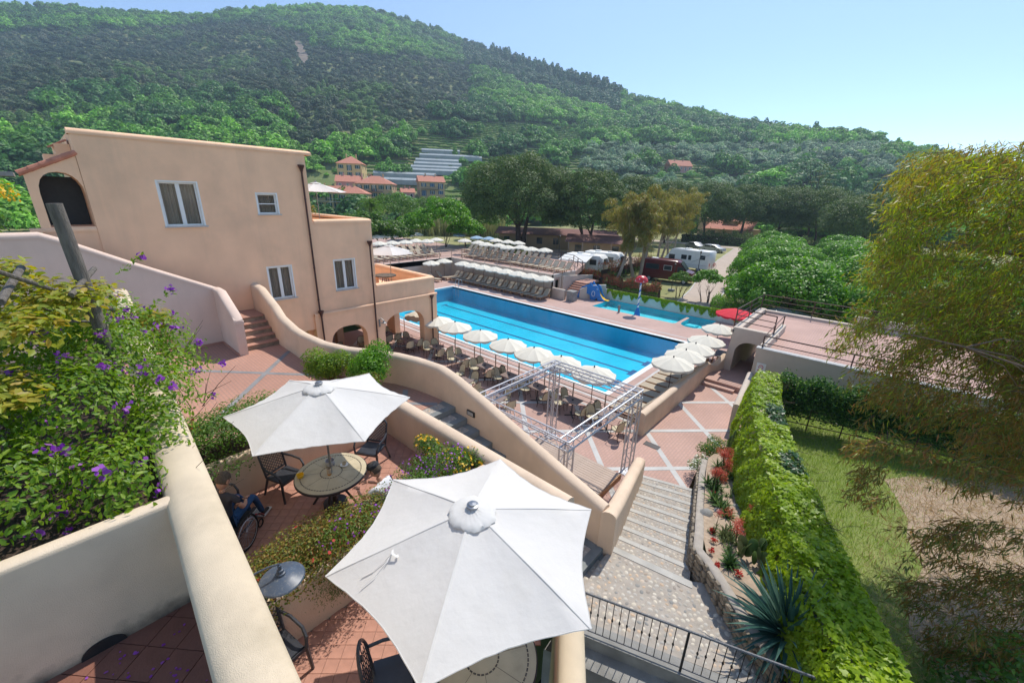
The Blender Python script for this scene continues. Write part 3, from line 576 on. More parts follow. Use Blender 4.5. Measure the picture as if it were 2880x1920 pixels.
# building walls and stairs of the upper court
xs = -18.47
def slab(loops, th, mp, name, m, parent=None, **kw):
    """a wall with openings: loops are 2-D outlines (first the outer one), mp turns (a, z, depth) into a point"""
    b = MB(); pts = [p for lp in loops for p in lp]; tri = tessellate_polygon([[Vector((p[0], p[1], 0)) for p in lp] for lp in loops]); n = len(pts)
    fs = []
    for t_ in tri:
        a, b2, c_ = (pts[i] for i in t_); cr = (b2[0] - a[0]) * (c_[1] - a[1]) - (b2[1] - a[1]) * (c_[0] - a[0]); t_ = tuple(t_) if cr > 0 else tuple(t_)[::-1]
        fs.append(t_); fs.append(tuple(i + n for i in t_[::-1]))
    o = 0
    for li, lp in enumerate(loops):
        k = len(lp); ar = sum(lp[i][0] * lp[(i + 1) % k][1] - lp[(i + 1) % k][0] * lp[i][1] for i in range(k)); ccw = (ar > 0) == (li == 0)
        for i in range(k):
            a, c_ = o + i, o + (i + 1) % k; fs.append((c_, a, a + n, c_ + n) if ccw else (a, c_, c_ + n, a + n))
        o += k
    b.add([mp(p[0], p[1], 0) for p in pts] + [mp(p[0], p[1], th) for p in pts], fs); return b.build(name, m, parent, **kw)
def arch(a0, a1, z0, zs, zt, n=10, pw=2.0):
    """opening outline with a flattened arch on top"""
    c_, h = (a0 + a1) / 2, (a1 - a0) / 2; return [(a0, z0), (a1, z0)] + [(c_ + h * (abs(cos(pi * k / n)) ** (2 / pw)) * (1 if cos(pi * k / n) > 0 else -1), zs + (zt - zs) * sin(pi * k / n) ** (2 / pw)) for k in range(n + 1)]
XF = -19.4
mx = lambda a, z, d: (XF - d, a, z)
stair_l = [(-3.2, ZC - .3), (3.86, ZC - .3), (3.86, 5.62), (1.7, 6.81), (.31, 7.61), (-.12, 7.81), (-3.2, 7.81)]
ar = [(1.0, ZC - .2), (2.38, ZC - .2), (2.3, 4.0), (2.05, 4.6), (1.65, 5.1), (1.1, 5.45), (.5, 5.5), (-.2, 5.3), (-.6, 4.7), (-.8, ZC - .2)]
o = slab([stair_l, [(-.8, ZC - .25), (2.38, ZC - .25)] + ar[2:9]], .3, lambda a, z, d: (xs - d, a, z), 'stair_parapet', m_mauve, label='tall pinkish stair wall with sloping top and low arch in front of the big building', category='wall')
wallmb([(xs - .15, -3.2, 7.7, 7.88), (xs - .15, -.12, 7.7, 7.88), (xs - .15, .31, 7.5, 7.68), (xs - .15, 1.7, 6.7, 6.88), (xs - .15, 3.95, 5.5, 5.68)], .34, .1).build('rounded_coping', m_mauve, o, smooth=True, ang=50)
o = slab([[(xs, ZC - .3), (-16.54, ZC - .3), (-16.42, 4.86), (-16.62, 5.0), (-17.9, 5.64), (xs, 5.64)]], .28, lambda a, z, d: (a, 3.77 + d, z), 'stair_return_wall', m_mauve, label='short stair wall dropping to the terracotta court left of the brick steps', category='wall')
wallmb([(xs - .1, 3.91, 5.55, 5.7), (-17.9, 3.91, 5.55, 5.7), (-16.62, 3.91, 4.9, 5.06), (-16.4, 3.91, 4.7, 4.84)], .31, .08).build('rounded_coping', m_mauve, o, smooth=True, ang=50)
wall('curved_stair_wall', [(XF + .02, 5.45, ZC - .3, 5.55), (-18.6, 5.45, ZC - .3, 5.5), (-17.2, 5.42, ZC - .3, 5.0), (-16.6, 5.4, ZC - .3, 4.7), (-15.4, 5.38, ZC - .3, 4.5)] + [(x, y, ZC - .3, 4.5) for x, y in CURVE[:-1]] +
     [(-8.7, 6.94, ZC - 1.2, 4.47), (-8.16, 6.95, 2.0, 4.36), (-7.2, 6.95, 1.6, 4.08), (-6.4, 6.95, 1.2, 3.83), (-5.4, 6.95, .9, 3.52), (-4.5, 6.95, .3, 3.24), (-3.2, 6.95, .1, 2.85)], .34, m_wall, 'long curving stair wall sweeping from the court down to the plaza', arc=.12)
wall('stage_wall', [(-3.05, 6.8, .1, 2.85), (-3.3, 7.8, .1, 2.5), (-3.75, 9.4, .1, 1.95), (-4.27, 11.35, .1, 1.36)], .34, m_wall, 'short sloping wall closing the stage corner beside the pebble stairs', arc=.12)
wall('stair_inner_wall', [(-9.2, 4.85, ZC - .3, 4.5), (-7, 4.85, 2.4, 4.5), (-2.9, 4.85, 1.5, 4.5)], .34, m_wall, 'level beige wall between the upper dining terrace and the pebble steps', arc=.12)
wall('pool_side_wall', [(-5.62, 14.35, .1, 1.27), (-5.62, 21.6, .1, 1.27), (-5.6, 22.2, .1, 1.27), (-5.55, 22.9, .1, .95), (-5.4, 23.2, .1, .95), (-5.2, 24.0, .1, 1.35)], .32, m_wall, 'straight beige wall between the poolside loungers and the plaza', arc=.1)
b = MB(); b.bb(-5.82, -5.42, 14.2, 14.36, ZT - .1, 1.26)
# wall light grilles
def grille(x, y, z, rz, label):
    t = thing('wall_light', label, 'wall light', (x, y, z), rz, 'louvred wall lights'); b = MB(); b.bb(-.15, .15, -.02, .012, -.075, .075); b.build('frame', m_iron, t)
    b = MB(); [b.bb(-.105 + .045 * k, -.08 + .045 * k, -.03, -.019, -.05, .05) for k in range(5)]; b.build('louvre', m_band, t)
for q_, lb in (((1117, 1051), 'louvred light on the curved wall by the bright green shrub'), ((1325, 1162), 'louvred light halfway down the pebble steps on the long wall')):
    d = ray(*q_); t_ = (6.77 - CAM[1]) / d[1]; p = CAM + d * t_; grille(p[0], 6.76, p[2], 0, lb)
d = ray(1192, 1251); p = CAM + d * (4.68 / d[1]); grille(p[0], 4.67, p[2], 0, 'louvred light on the terrace wall beside the yellow flowers')

# ================================================================== the hotel building (a thing of its own)
bd = thing('hotel_building', 'large peach rendered hotel wing with stepped roof terraces and arcade', 'building', (XF, 0, 0))
def rel(fn): return lambda a, z, d: tuple(np.array(fn(a, z, d)) - np.array((XF, 0, 0)))
W1 = [(3.03, 7.9), (4.16, 7.9), (4.16, 9.42), (3.03, 9.42)]; W2 = [(6.1, 8.3), (6.84, 8.3), (6.84, 9.1), (6.1, 9.1)]; W3 = [(6.05, 4.7), (7.0, 4.7), (7.0, 6.12), (6.05, 6.12)]; W4 = [(8.96, 4.72), (9.98, 4.72), (9.98, 6.17), (8.96, 6.17)]
outer = [(1.21, 3.0), (7.75, 3.0), (7.75, 0), (14.85, 0), (14.85, 4.66), (11.06, 4.66), (11.06, 7.97), (8.2, 7.97), (8.2, 10.8), (1.21, 10.8)]
A1 = arch(8.35, 10.3, .1, 1.9, 2.88, 12, 2.6); A2 = arch(11.33, 13.95, .1, 2.0, 3.0, 12, 2.6)
slab([outer, W1, W2, W3, W4, A1, A2], .4, rel(mx), 'front_wall', m_fac, bd)
slab([[(7.7, 0), (14.92, 0), (14.92, 3.72), (7.7, 3.72)], A1, A2], .09, rel(lambda a, z, d: (XF + .09 - d, a, z)), 'arcade_front', m_fac, bd)
wallmb([(.06, 7.7, 3.66, 3.78), (.06, 14.94, 3.66, 3.78)], .16, .05).build('string_course', m_fac, bd, smooth=True, ang=50)
b = MB(); b.bb(-9, 0 - .41, 1.21, 1.5, 3, 10.8); b.bb(-9, -.41, 7.9, 8.2, 3, 10.8); b.bb(-9, -.41, 1.5, 7.9, 10.3, 10.5); b.bb(-9, -8.7, 1.5, 7.9, 3, 10.8); b.bb(-8.7, -.41, 1.5, 7.9, 6.9, 7.0); b.build('side_walls', m_fac, bd)
wallmb([(-.2, 1.16, 10.7, 10.88), (-.2, 8.26, 10.7, 10.88), (-8.9, 8.26, 10.7, 10.88)], .46, .1).build('parapet_coping', m_fac, bd, smooth=True, ang=50)
wallmb([(-.15, 8.24, 7.85, 8.06), (-.15, 10.94, 7.85, 8.06), (-.35, 11.0, 7.85, 8.06), (-7.0, 11.0, 7.85, 8.06)], .36, .1).build('parapet_coping', m_fac, bd, smooth=True, ang=50)
b = MB(); b.bb(-7, -.41, 10.82, 11.06, 3, 7.9); b.bb(-8.6, -.41, 8.2, 10.82, 7.0, 7.15); b.bb(-8.9, -8.6, 8.2, 11.06, 0, 8.0); b.bb(-4.2, -3.95, 8.2, 9.6, 7.15, 7.9); b.build('middle_terrace', m_fac, bd)
wallmb([(-.15, 11.08, 4.55, 4.76), (-.15, 14.72, 4.55, 4.76), (-.3, 14.78, 4.55, 4.76), (-6.2, 14.78, 4.55, 4.76)], .36, .1).build('parapet_coping', m_fac, bd, smooth=True, ang=50)
b = MB(); b.bb(-6.2, -.41, 14.6, 14.9, 3.7, 4.6); b.bb(-6.5, -.41, 11.06, 14.6, 3.75, 3.9); b.bb(-3.05, -2.85, 11.06, 12.9, 3.9, 4.55); b.build('lower_terrace', m_fac, bd)
# arcade: north side with an open arch, pillars, back wall, ceiling
slab([[(-8.9, 0), (-.0, 0), (-.0, 3.75), (-8.9, 3.75)], arch(-3.6, -.75, .1, 2.1, 3.0, 12, 2.6), arch(-7.6, -4.6, .1, 2.1, 3.0, 12, 2.6)], .4, lambda a, z, d: (a - .41, 14.9 - d, z), 'arcade_side', m_fac, bd)
b = MB(); b.bb(-8.9, -8.6, 7.5, 14.5, 0, 3.6); b.bb(-8.6, -.42, 7.5, 7.8, 0, 3.6); b.bb(-8.6, -.42, 7.8, 14.5, 3.55, 3.7); b.bb(-4.4, -4.0, 10.5, 10.9, 0, 3.55); b.bb(-4.4, -4.0, 7.8, 8.1, 0, 3.55); b.build('arcade_interior', m_fac, bd)
# loggia with tiled roof
LG = arch(.2, 1.19, 7.95, 8.95, 9.58, 10, 2.2); slab([[(-.02, 7.6), (1.2, 7.6), (1.2, 10.08), (-.02, 9.5)], LG], 1.1, rel(lambda a, z, d: (XF - .02 - d, a, z)), 'loggia_wall', m_fac, bd)
b = MB(); b.bb(-3.2, -1.12, -.02, 1.2, 7.6, 9.45); b.build('loggia_shade_block', m_iron, bd)  # solid near-black block stands in for the shade deep in the loggia
b = MB(); b.bb(-2.2, -.03, -.02, 1.21, 3.2, 7.86); b.build('loggia_base', m_fac, bd)
wallmb([(-.1, -.27, 7.8, 7.93), (-.1, 1.2, 7.8, 7.93)], .24, .04).build('loggia_sill', m_fac, bd, smooth=True, ang=50)
for k in range(5):   # barge tiles climbing the loggia gable
    a = k / 5; y0, z0 = -.12 + 1.31 * a, 9.44 + .66 * a
    b = MB(); b.tube([(-.02, y0, z0 + .05), (-.02, y0 + .31, z0 + .205)], [.085, .072], 8); b.build('roof_tile', m_roof, bd, smooth=True)
b = MB(); b.add([(-2.2, -.12, 9.42), (-.05, -.12, 9.42), (-.05, 1.2, 10.08), (-2.2, 1.2, 10.08)], [(0, 1, 2, 3)]); b.build('loggia_roof', m_roof, bd)
b = MB(); b.bb(-2.6, -1.0, .84, 1.2, 10.0, 10.45); b.bb(-2.4, -1.2, .55, .84, 9.9, 10.12); b.build('chimney', m_fac, bd)
for k in range(9): b = MB(); b.tube([(-1.05, .74 + .05 * k, 10.34 + .028 * k), (-1.9, .74 + .05 * k, 10.38 + .028 * k)], .03, 6); b.build('roof_tile', m_roof, bd, smooth=True)
def window(w, x, label=None, kind='double'):
    (a0, z0), (a1, _), (_, z1), _ = w; f = link('window', None, bd); fr = MB(); t_ = .065; X0, X1 = x - .17, x - .10
    fr.bb(X0, X1, a0, a0 + t_, z0, z1); fr.bb(X0, X1, a1 - t_, a1, z0, z1); fr.bb(X0, X1, a0 + t_, a1 - t_, z0, z0 + t_); fr.bb(X0, X1, a0 + t_, a1 - t_, z1 - t_, z1)
    if kind == 'double': fr.bb(X0, X1 + .012, (a0 + a1) / 2 - .06, (a0 + a1) / 2 + .06, z0 + t_, z1 - t_)
    else: fr.bb(X0, X1 + .012, a0 + t_, a1 - t_, (z0 + z1) / 2 - .02, (z0 + z1) / 2 + .02)
    fr.build('frame', m_white, f); rv = MB(); rv.bb(x - .1, x + .004, a1 - .012, a1 + .045, z0, z1 + .04); rv.bb(x - .1, x + .004, a0 - .045, a0 + .012, z0, z1 + .04); rv.bb(x - .1, x + .005, a0 - .045, a1 + .045, z1 - .01, z1 + .035); rv.build('reveal', m_white, f)
    for (p0, p1) in (((a0 + t_, (a0 + a1) / 2 - .06), ((a0 + a1) / 2 + .06, a1 - t_)) if kind == 'double' else ((a0 + t_, a1 - t_),)): g = MB(); g.bb(X0 + .03, X0 + .04, p0, p1, z0 + t_, z1 - t_); g.build('pane', m_glass, f)
    cu = MB(); n = 44; w0, w1 = a0 + .03, a1 - .03
    pts = [(x - .27 + .03 * sin(k * 1.25 + .5 * sin(k * .7)), w0 + (w1 - w0) * k / n) for k in range(n + 1)]
    for k in range(n):
        if kind == 'open' and .45 < k / n < .99: continue
        cu.quad((*pts[k], z0 + .02), (*pts[k + 1], z0 + .02), (*pts[k + 1], z1), (*pts[k], z1))
    cu.build('curtain', m_curtain, f, smooth=True); s = MB(); s.bb(x - .1, x + .07, a0 - .07, a1 + .1, z0 - .045, z0 - .003); s.build('sill', m_band, f)
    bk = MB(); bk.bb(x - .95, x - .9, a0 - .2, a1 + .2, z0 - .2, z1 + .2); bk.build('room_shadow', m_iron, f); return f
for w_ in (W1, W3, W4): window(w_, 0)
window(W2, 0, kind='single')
def downpipe(y, z1, z0, x, label):
    b = MB(); b.lathe([(.05, 0), (.06, .06), (.11, .17), (.13, .22), (.13, .27)], 10, Matrix.Translation((x, y, z1 - .27))); b.tube([(x, y, z1 - .22), (x, y, z0)], .04, 8)
    for z in np.arange(z0 + .5, z1 - .5, 1.5): b.lathe([(.05, 0), (.05, .04)], 8, Matrix.Translation((x, y, z)))
    b.build('downpipe', m_rust, bd, smooth=True)
downpipe(7.98, 10.3, 3.9, .07, ''); downpipe(7.98, 3.9, .25, .17, ''); downpipe(10.8, 7.0, .25, .17, ''); downpipe(14.5, 3.7, .25, .17, '')
b = MB(); b.bb(.09, .13, 10.98, 11.06, 2.45, 2.85); b.tube([(.11, 11.02, 2.8), (.25, 11.05, 2.95), (.42, 11.1, 2.85)], .015, 6); b.lathe([(.03, .12), (.05, .05), (.17, 0), (.17, .01)], 14, Matrix.Translation((.42, 11.1, 2.72))); b.build('wall_lamp', m_metal, bd, smooth=True)

# court steps (terracotta treads, slate risers)
for k in range(5):
    st = link('brick_stair_step', None) if k == 0 else None
    if k == 0: st_root = st; st_root['label'] = 'five terracotta steps with slate risers climbing beside the big building'; st_root['category'] = 'steps'; st_root.name = 'court_steps'
    x1 = -16.9 - .32 * k; b = MB(); b.bb(XF + .0 if k == 4 else x1 - .34, x1 + .02, 4.06, 5.25, ZC + .19 * (k + 1) - .035, ZC + .19 * (k + 1)); b.build('tread', m_terra, st_root)
    b = MB(); b.bb(XF if k == 4 else x1 - .34, x1, 4.06, 5.25, ZC + .19 * k, ZC + .19 * (k + 1) - .036); b.build('riser', m_stone, st_root)
for nm, x0, x1, y0, y1 in (('skirting', -18.46, -16.5, 3.74, 3.768), ('skirting', xs, xs + .02, 2.4, 3.74)): b = MB(); b.bb(x0, x1, y0, y1, ZC, ZC + .09); b.build(nm, m_tile, kind='structure')

# ================================================================== pebble steps between the two walls
def pebble_mesh(k):
    V = [(0, 0, .55)] ; F = []
    for j in range(7): a = 2 * pi * j / 7; V.append((cos(a) * .62 * (1 + .1 * sin(k + j)), sin(a) * .62, .38))
    for j in range(7): a = 2 * pi * j / 7; V.append((cos(a) * (1 + .1 * sin(k * 2 + j)), sin(a) * (1 + .1 * cos(k + 2 * j)), -.1))
    for j in range(7): F.append((0, 1 + j, 1 + (j + 1) % 7)); F.append((1 + j, 8 + j, 8 + (j + 1) % 7, 1 + (j + 1) % 7))
    return V, F
m_peb = leafmat('pebbles', [(.42, .37, .30), (.60, .54, .44), (.22, .22, .21), (.55, .40, .27), (.48, .45, .40), (.34, .32, .29), (.62, .57, .48)], .7, 0)
pebm = []
for k in range(4):
    V, F = pebble_mesh(k); m_ = bpy.data.meshes.new('pebble'); m_.from_pydata(V, [], F); m_.materials.append(m_peb); m_.polygons.foreach_set('use_smooth', [True] * len(F)); pebm.append(m_)
def scatter_rect(quadxy, sp, z, s0, s1):
    """loose dart-throwing inside a convex quad"""
    Q = np.array(quadxy); out = []; grid = {}; lo, hi = Q.min(0), Q.max(0); area = (hi - lo).prod()
    for _ in range(int(area / sp ** 2 * 16)):
        p = rng.uniform(lo, hi); ok = True
        for k in range(len(Q)):
            a, c_ = Q[k], Q[(k + 1) % len(Q)]; e = (c_ - a) / np.linalg.norm(c_ - a)
            if e[0] * (p[1] - a[1]) - e[1] * (p[0] - a[0]) < s1 * .7: ok = False; break
        if not ok: continue
        g = (int(p[0] / sp), int(p[1] / sp))
        for i in (-1, 0, 1):
            for j in (-1, 0, 1):
                for q2 in grid.get((g[0] + i, g[1] + j), ()):
                    if (q2[0] - p[0]) ** 2 + (q2[1] - p[1]) ** 2 < sp * sp: ok = False
        if ok: grid.setdefault(g, []).append(p); out.append((p[0], p[1], z, rng.uniform(s0, s1)))
    return out
def pebbles(parent, pts, nparts):
    pts = np.array(pts); d = np.linalg.norm(pts[:, :3] - CAM, axis=1) / pts[:, 3]; order = np.argsort(d); restb = []; 
    V0, F0 = pebble_mesh(1); V0 = np.array(V0); allv = []; allf = []; tint = []
    for n_, i in enumerate(order):
        x, y, z, s = pts[i]; a = rng.uniform(0, 6.28); el = rng.uniform(.6, .95)
        if n_ < nparts: M = Matrix.Translation((x, y, z)) @ Matrix.Rotation(a, 4, 'Z') @ Matrix.Diagonal((s, s * el, s * .45, 1)); link('pebble', pebm[n_ % 4], parent, M=M)
        else:
            c_, s_ = cos(a), sin(a); X = V0 * np.array([s, s * el, s * .45]); o = len(allv) * len(V0); allv.append(np.column_stack([X[:, 0] * c_ - X[:, 1] * s_ + x, X[:, 0] * s_ + X[:, 1] * c_ + y, X[:, 2] + z])); allf += [tuple(q_ + o for q_ in f) for f in F0]; tint += [rng.random()] * len(F0)
    if allv:
        m_ = bpy.data.meshes.new('pebbles'); m_.from_pydata(np.concatenate(allv).tolist(), [], allf); m_.materials.append(m_peb); m_.polygons.foreach_set('use_smooth', [True] * len(allf)); a_ = m_.attributes.new('tint', 'FLOAT', 'FACE'); a_.data.foreach_set('value', tint); link('pebbles', m_, parent, kind='stuff')
up = link('pebble_steps', None, label='dark slate edged pebble steps between the two curving beige walls', category='steps'); pp = []
for k in range(12):
    x0 = -8.6 + .5 * k; z = ZC - .165 * k; b = MB(); b.bb(x0, x0 + .5, 5.02, 6.78, z - .5, z - .012); b.build('step_bed', m_mortar, up)
    b = MB(); b.bb(x0 + .34, x0 + .53, 5.02, 6.78, z - .165, z); b.build('slate_edge', m_slate, up); b = MB(); b.bb(x0, x0 + .34, 6.6, 6.78, z - .1, z - .001); b.build('slate_border', m_slate, up); b = MB(); b.bb(x0, x0 + .34, 5.02, 5.2, z - .1, z - .001); b.build('slate_border', m_slate, up)
    pp += scatter_rect([(x0 + .02, 5.2), (x0 + .35, 5.2), (x0 + .35, 6.6), (x0 + .02, 6.6)], .085, z - .012, .03, .045)
pebbles(up, pp, 120)
# lower broad pebble stair down to the plaza, and the landing above it
lw = link('pebble_stair', None, label='broad pale pebble stairway with slate edges descending to the pink plaza', category='steps'); pp = []
Lf = lambda t: np.array([-3.0 - 1.35 * t, 7.1 + 4.7 * t]); Rt = lambda t: np.array([-1.34 - 1.43 * t, 7.4 + 4.9 * t]); NS = 9; ZL = 1.75
for k in range(NS):
    a, c_, e, f_ = Lf(k / NS), Lf((k + 1) / NS), Rt(k / NS), Rt((k + 1) / NS); z = ZL - (ZL - ZT) * (k + 1) / (NS + 1); s = .3
    b = MB(); b.prism([tuple(a), tuple(e), tuple(f_), tuple(c_)], z - .6, z - .012); b.build('step_bed', m_mortar, lw)
    nseg = 3
    for q_ in range(nseg):
        la, ra, lc, rc = (a + (e - a) * q_ / nseg), (a + (e - a) * (q_ + 1) / nseg), (c_ + (f_ - c_) * q_ / nseg), (c_ + (f_ - c_) * (q_ + 1) / nseg)
        b = MB(); g_ = (ra - la) / np.linalg.norm(ra - la) * .004; i0 = lc + (la - lc) * .22; i1 = rc + (ra - rc) * .22; b.prism([tuple(i0 + g_), tuple(i1 - g_), tuple(rc - g_), tuple(lc + g_)], z - .16, z); b.build('slate_edge', m_slate_l, lw)
    i0 = c_ + (a - c_) * .23; i1 = f_ + (e - f_) * .23; pp += scatter_rect([tuple(a), tuple(e), tuple(i1), tuple(i0)], .078, z - .012, .03, .046)
land = [(-2.72, 5.05), (.5, 6.25), (.1, 6.7), (-.4, 7.0), (-1.05, 7.62), (-1.34, 7.4), (-3.0, 7.1), (-2.98, 6.6), (-2.9, 5.6)]
b = MB(); b.prism(land, .6, ZL - .012); b.build('landing_bed', m_mortar, lw)
b = MB(); b.prism([(-2.99, 6.94), (-1.25, 7.25), (-1.3, 7.41), (-3.0, 7.1)], ZL - .1, ZL); b.build('slate_edge', m_slate_l, lw)
pp += scatter_rect([(-2.65, 5.15), (.3, 6.2), (-.35, 6.95), (-1.15, 7.22), (-2.97, 6.92), (-2.95, 6.0)], .088, ZL - .012, .036, .058)
pebbles(lw, pp, 300)

# ================================================================== terraces with tiled floors (each tile that can be told apart)
def inside(p, poly):
    x, y = p; r = False; j = len(poly) - 1
    for i in range(len(poly)):
        xi, yi, xj, yj = *poly[i], *poly[j]
        if (yi > y) != (yj > y) and x < (xj - xi) * (y - yi) / (yj - yi) + xi: r = not r
        j = i
    return r
def tiled(name, poly, z, s, rot, m, nparts, gap=.006, under=.25, **kw):
    b = MB(); b.prism(poly, z - under, z - .012); root = b.build(name, m_joint, kind='structure', **kw); c_, s_ = cos(rot), sin(rot); tb = MB(); tb.bb(-s / 2 + gap / 2, s / 2 - gap / 2, -s / 2 + gap / 2, s / 2 - gap / 2, -.014, .0); tm = tb.mesh('tile', m); L_ = []
    for i in range(-90, 90):
        for j in range(-90, 90):
            x0, y0 = i * s, j * s; x, y = poly[0][0] + x0 * c_ - y0 * s_, poly[0][1] + x0 * s_ + y0 * c_
            if inside((x, y), poly): L_.append((x, y))
    L_ = np.array(L_); P = np.column_stack([L_, np.full(len(L_), z)]); u, v = zone_px(P[:, 0], P[:, 1], P[:, 2]); d = np.linalg.norm(P - CAM, axis=1); d[((P - CAM) @ RM)[:, 2] < .3] += 1e5; d[(u < -40) | (u > 2920) | (v > 1990) | (v < 0)] += 1e4; order = np.argsort(d); rb = MB()
    for n_, i in enumerate(order):
        M = Matrix.Translation((L_[i][0], L_[i][1], z + rng.uniform(-.001, .001))) @ Matrix.Rotation(rot, 4, 'Z')
        if n_ < nparts: link('tile', tm, root, M=M)
        else: rb.bb(-s / 2 + gap / 2, s / 2 - gap / 2, -s / 2 + gap / 2, s / 2 - gap / 2, -.014, 0, M)
    if rb.v: rb.build('tiles', m, root, kind='stuff')
    return root
tiled('balcony_floor', [(-3.98, -2.2), (-.5, -2.2), (-.5, .2), (-3.98, .36)], 5.8, .24, RAD(38), m_tile2, 200)
tiled('upper_terrace_floor', [(-8.2, .35), (-5.15, .35), (-5.15, 4.7), (-8.2, 4.7)], ZC, .175, RAD(45), m_tile, 300)
tiled('near_terrace_floor', [(-4.62, .35), (-.2, .1), (-.45, .6), (-2.85, 4.1), (-2.85, 4.7), (-4.62, 4.7)], ZC, .175, RAD(43), m_tile, 300)
wall('low_planter_wall', [(-8.28, .4, ZC - .1, 4.42), (-8.28, 4.75, ZC - .1, 4.42)], .16, m_wall, 'low planter wall behind the two black lattice chairs', arc=.03)
wall('low_planter_wall', [(-9.25, .4, ZC - .1, 4.3), (-9.25, 5.0, ZC - .1, 4.3)], .16, m_wall, 'planter wall facing the terracotta court behind the red flowers', arc=.03)
b = MB(); b.bb(-9.17, -8.36, .4, 4.7, ZC - .1, 4.3); b.build('planter_soil', m_soil, kind='structure')
wall('low_planter_wall', [(-4.7, .45, ZC - .1, 4.36), (-4.7, 4.7, ZC - .1, 4.36)], .16, m_wall, 'low cream planter wall under the large round lamp shade', arc=.04)
wall('low_planter_wall', [(-5.16, .45, ZC - .1, 4.2), (-5.16, 4.7, ZC - .1, 4.2)], .12, m_wall, 'hidden planter wall behind the mixed flowering hedge', arc=.03)
b = MB(); b.bb(-5.1, -4.78, .45, 4.7, ZC - .1, 4.22); b.build('planter_soil', m_soil, kind='structure')
wall('terrace_parapet', [(-2.72, 4.72, .6, 4.5), (-2.35, 4.1, .6, 4.5), (-1.4, 2.72, .6, 4.5), (0.2, .4, .6, 4.5)], .3, m_near, 'cream parapet of the near terrace seen at the bottom edge beside the pit', arc=.1)
# pit with dark water beside the landing
b = MB(); b.bb(-3, 3, 1.5, 6, -.3, .25); b.build('pit_floor', mat('dark_wet_concrete', (.03, .03, .028), .25, .3, 3), kind='structure')
b = MB(); b.bb(-2.8, 2.5, 1.0, 5.6, .25, .262)
pw = bpy.data.materials.new('pit_water'); t, N, L = nodes(pw); N['Principled BSDF'].inputs['Base Color'].default_value = (.006, .008, .008, 1); N['Principled BSDF'].inputs['Roughness'].default_value = .05; b.build('pit_water', pw, kind='structure')
b = MB(); b.prism([(-2.85, 4.35), (-.3, 5.2), (-.25, 5.42), (1.2, 5.95), (1.2, 6.45), (-2.85, 5.0)], -.3, 1.5); b.build('landing_retaining_wall', m_conc, kind='structure')
b = MB(); b.prism([(-2.9, 4.72), (-2.3, 4.9), (.34, 5.85), (.26, 6.12), (-2.36, 5.18), (-2.9, 5.06)], 1.5, 1.765); b.build('landing_kerb', m_conc, kind='structure')

# ================================================================== iron railing above the landing
m_railg = mat('speckled_grey_rail', (.16, .16, .165), .7, .5, 60)
rt_ = thing('iron_railing', 'black wrought iron railing with knotted balusters across the pebble landing', 'railing', (-2.75, 4.82, ZL))
ra, rb_ = np.array([-2.75, 4.82]), np.array([.88, 6.12]); rd = rb_ - ra; rl = np.linalg.norm(rd); ru = rd / rl; rang = atan2(ru[1], ru[0])
def rp(s, z): return (ru[0] * s, ru[1] * s, z)
b = MB(); b.tube([rp(0, .95), rp(rl, .95)], .022, 6); b.build('top_rail', m_railg, rt_); b = MB(); b.tube([rp(0, .09), rp(rl * .78, .09)], .014, 6); b.build('bottom_rail', m_railg, rt_)
bm_ = MB(); bm_.tube([(0, 0, .09), (0, 0, .94)], .0075, 5); bm_.lathe([(.008, .50), (.019, .53), (.019, .55), (.008, .58)], 6, cap=False); bm_ = bm_.mesh('baluster', m_iron)
k = 0
for s in np.arange(.08, rl, .125):
    if abs(s - 2.02) < .07: continue
    link('baluster', bm_, rt_, loc=rp(s, 0))
for s in (2.02,): b = MB(); b.box((0, 0, .45), (.035, .035, 1.0)); b.box((0, 0, -.03), (.12, .12, .02)); b.build('post', m_iron, rt_, loc=rp(s, 0), rz=rang)

# ================================================================== stone-edged cactus bed
SW = [(-2.85, 13.5, .9), (-2.6, 12.4, 1.0), (-2.28, 11.2, 1.3), (-1.95, 9.9, 1.65), (-1.6, 8.6, 2.0), (-1.45, 8.0, 2.12), (-1.0, 7.6, 2.2), (-.5, 7.1, 2.22), (-.1, 6.75, 2.2), (.35, 6.45, 2.15)]
sw = thing('stone_planter_wall', 'rough fieldstone wall with mortar top edging the cactus bed', 'wall', (0, 0, 0))
b = wallmb([(x, y, .1, z) for x, y, z in SW], .2, .03); b.build('mortar_core', m_mortar, sw, smooth=True)
for k in range(len(SW) - 1):
    p, q_ = Vector(SW[k]), Vector(SW[k + 1]); d = (q_ - p); Lh = hypot(d.x, d.y); dn = Vector((d.x / Lh, d.y / Lh, 0)); nn = Vector((dn.y, -dn.x, 0)); nn = -nn if nn.x > 0 else nn
    s = 0
    while s < Lh:
        ln = rng.uniform(.14, .3); z0 = ZT if k < 2 else max(ZT, SW[k][2] - .75)
        while z0 < p.z + d.z * s / Lh - .06:
            h = rng.uniform(.08, .16); b = MB(); n_ = 6; ctr = p + dn * (s + ln / 2) + nn * (.10 + rng.uniform(0, .03)); pts = []
            for j in range(n_): a = 2 * pi * j / n_ + rng.uniform(-.25, .25); pts.append((cos(a) * ln * .52, sin(a) * h * .56))
            V = [(dn.x * u + nn.x * .0, dn.y * u + nn.y * .0, w_) for u, w_ in pts] + [(dn.x * u * .8 + nn.x * .05, dn.y * u * .8 + nn.y * .05, w_ * .8) for u, w_ in pts]
            b.add([(v[0] + ctr.x, v[1] + ctr.y, v[2] + z0 + h / 2) for v in V], [tuple(range(n_, 2 * n_))] + [(j, (j + 1) % n_, n_ + (j + 1) % n_, n_ + j) for j in range(n_)]); b.build('stone', m_stone, sw); z0 += h + .01
        s += ln
IV = [(-2.75, 18.6), (-2.45, 16.0), (-1.75, 13.2), (-1.1, 11.2), (-.45, 9.4), (.25, 7.6), (.75, 6.4), (1.2, 5.2)]      # foot of the ivy wall
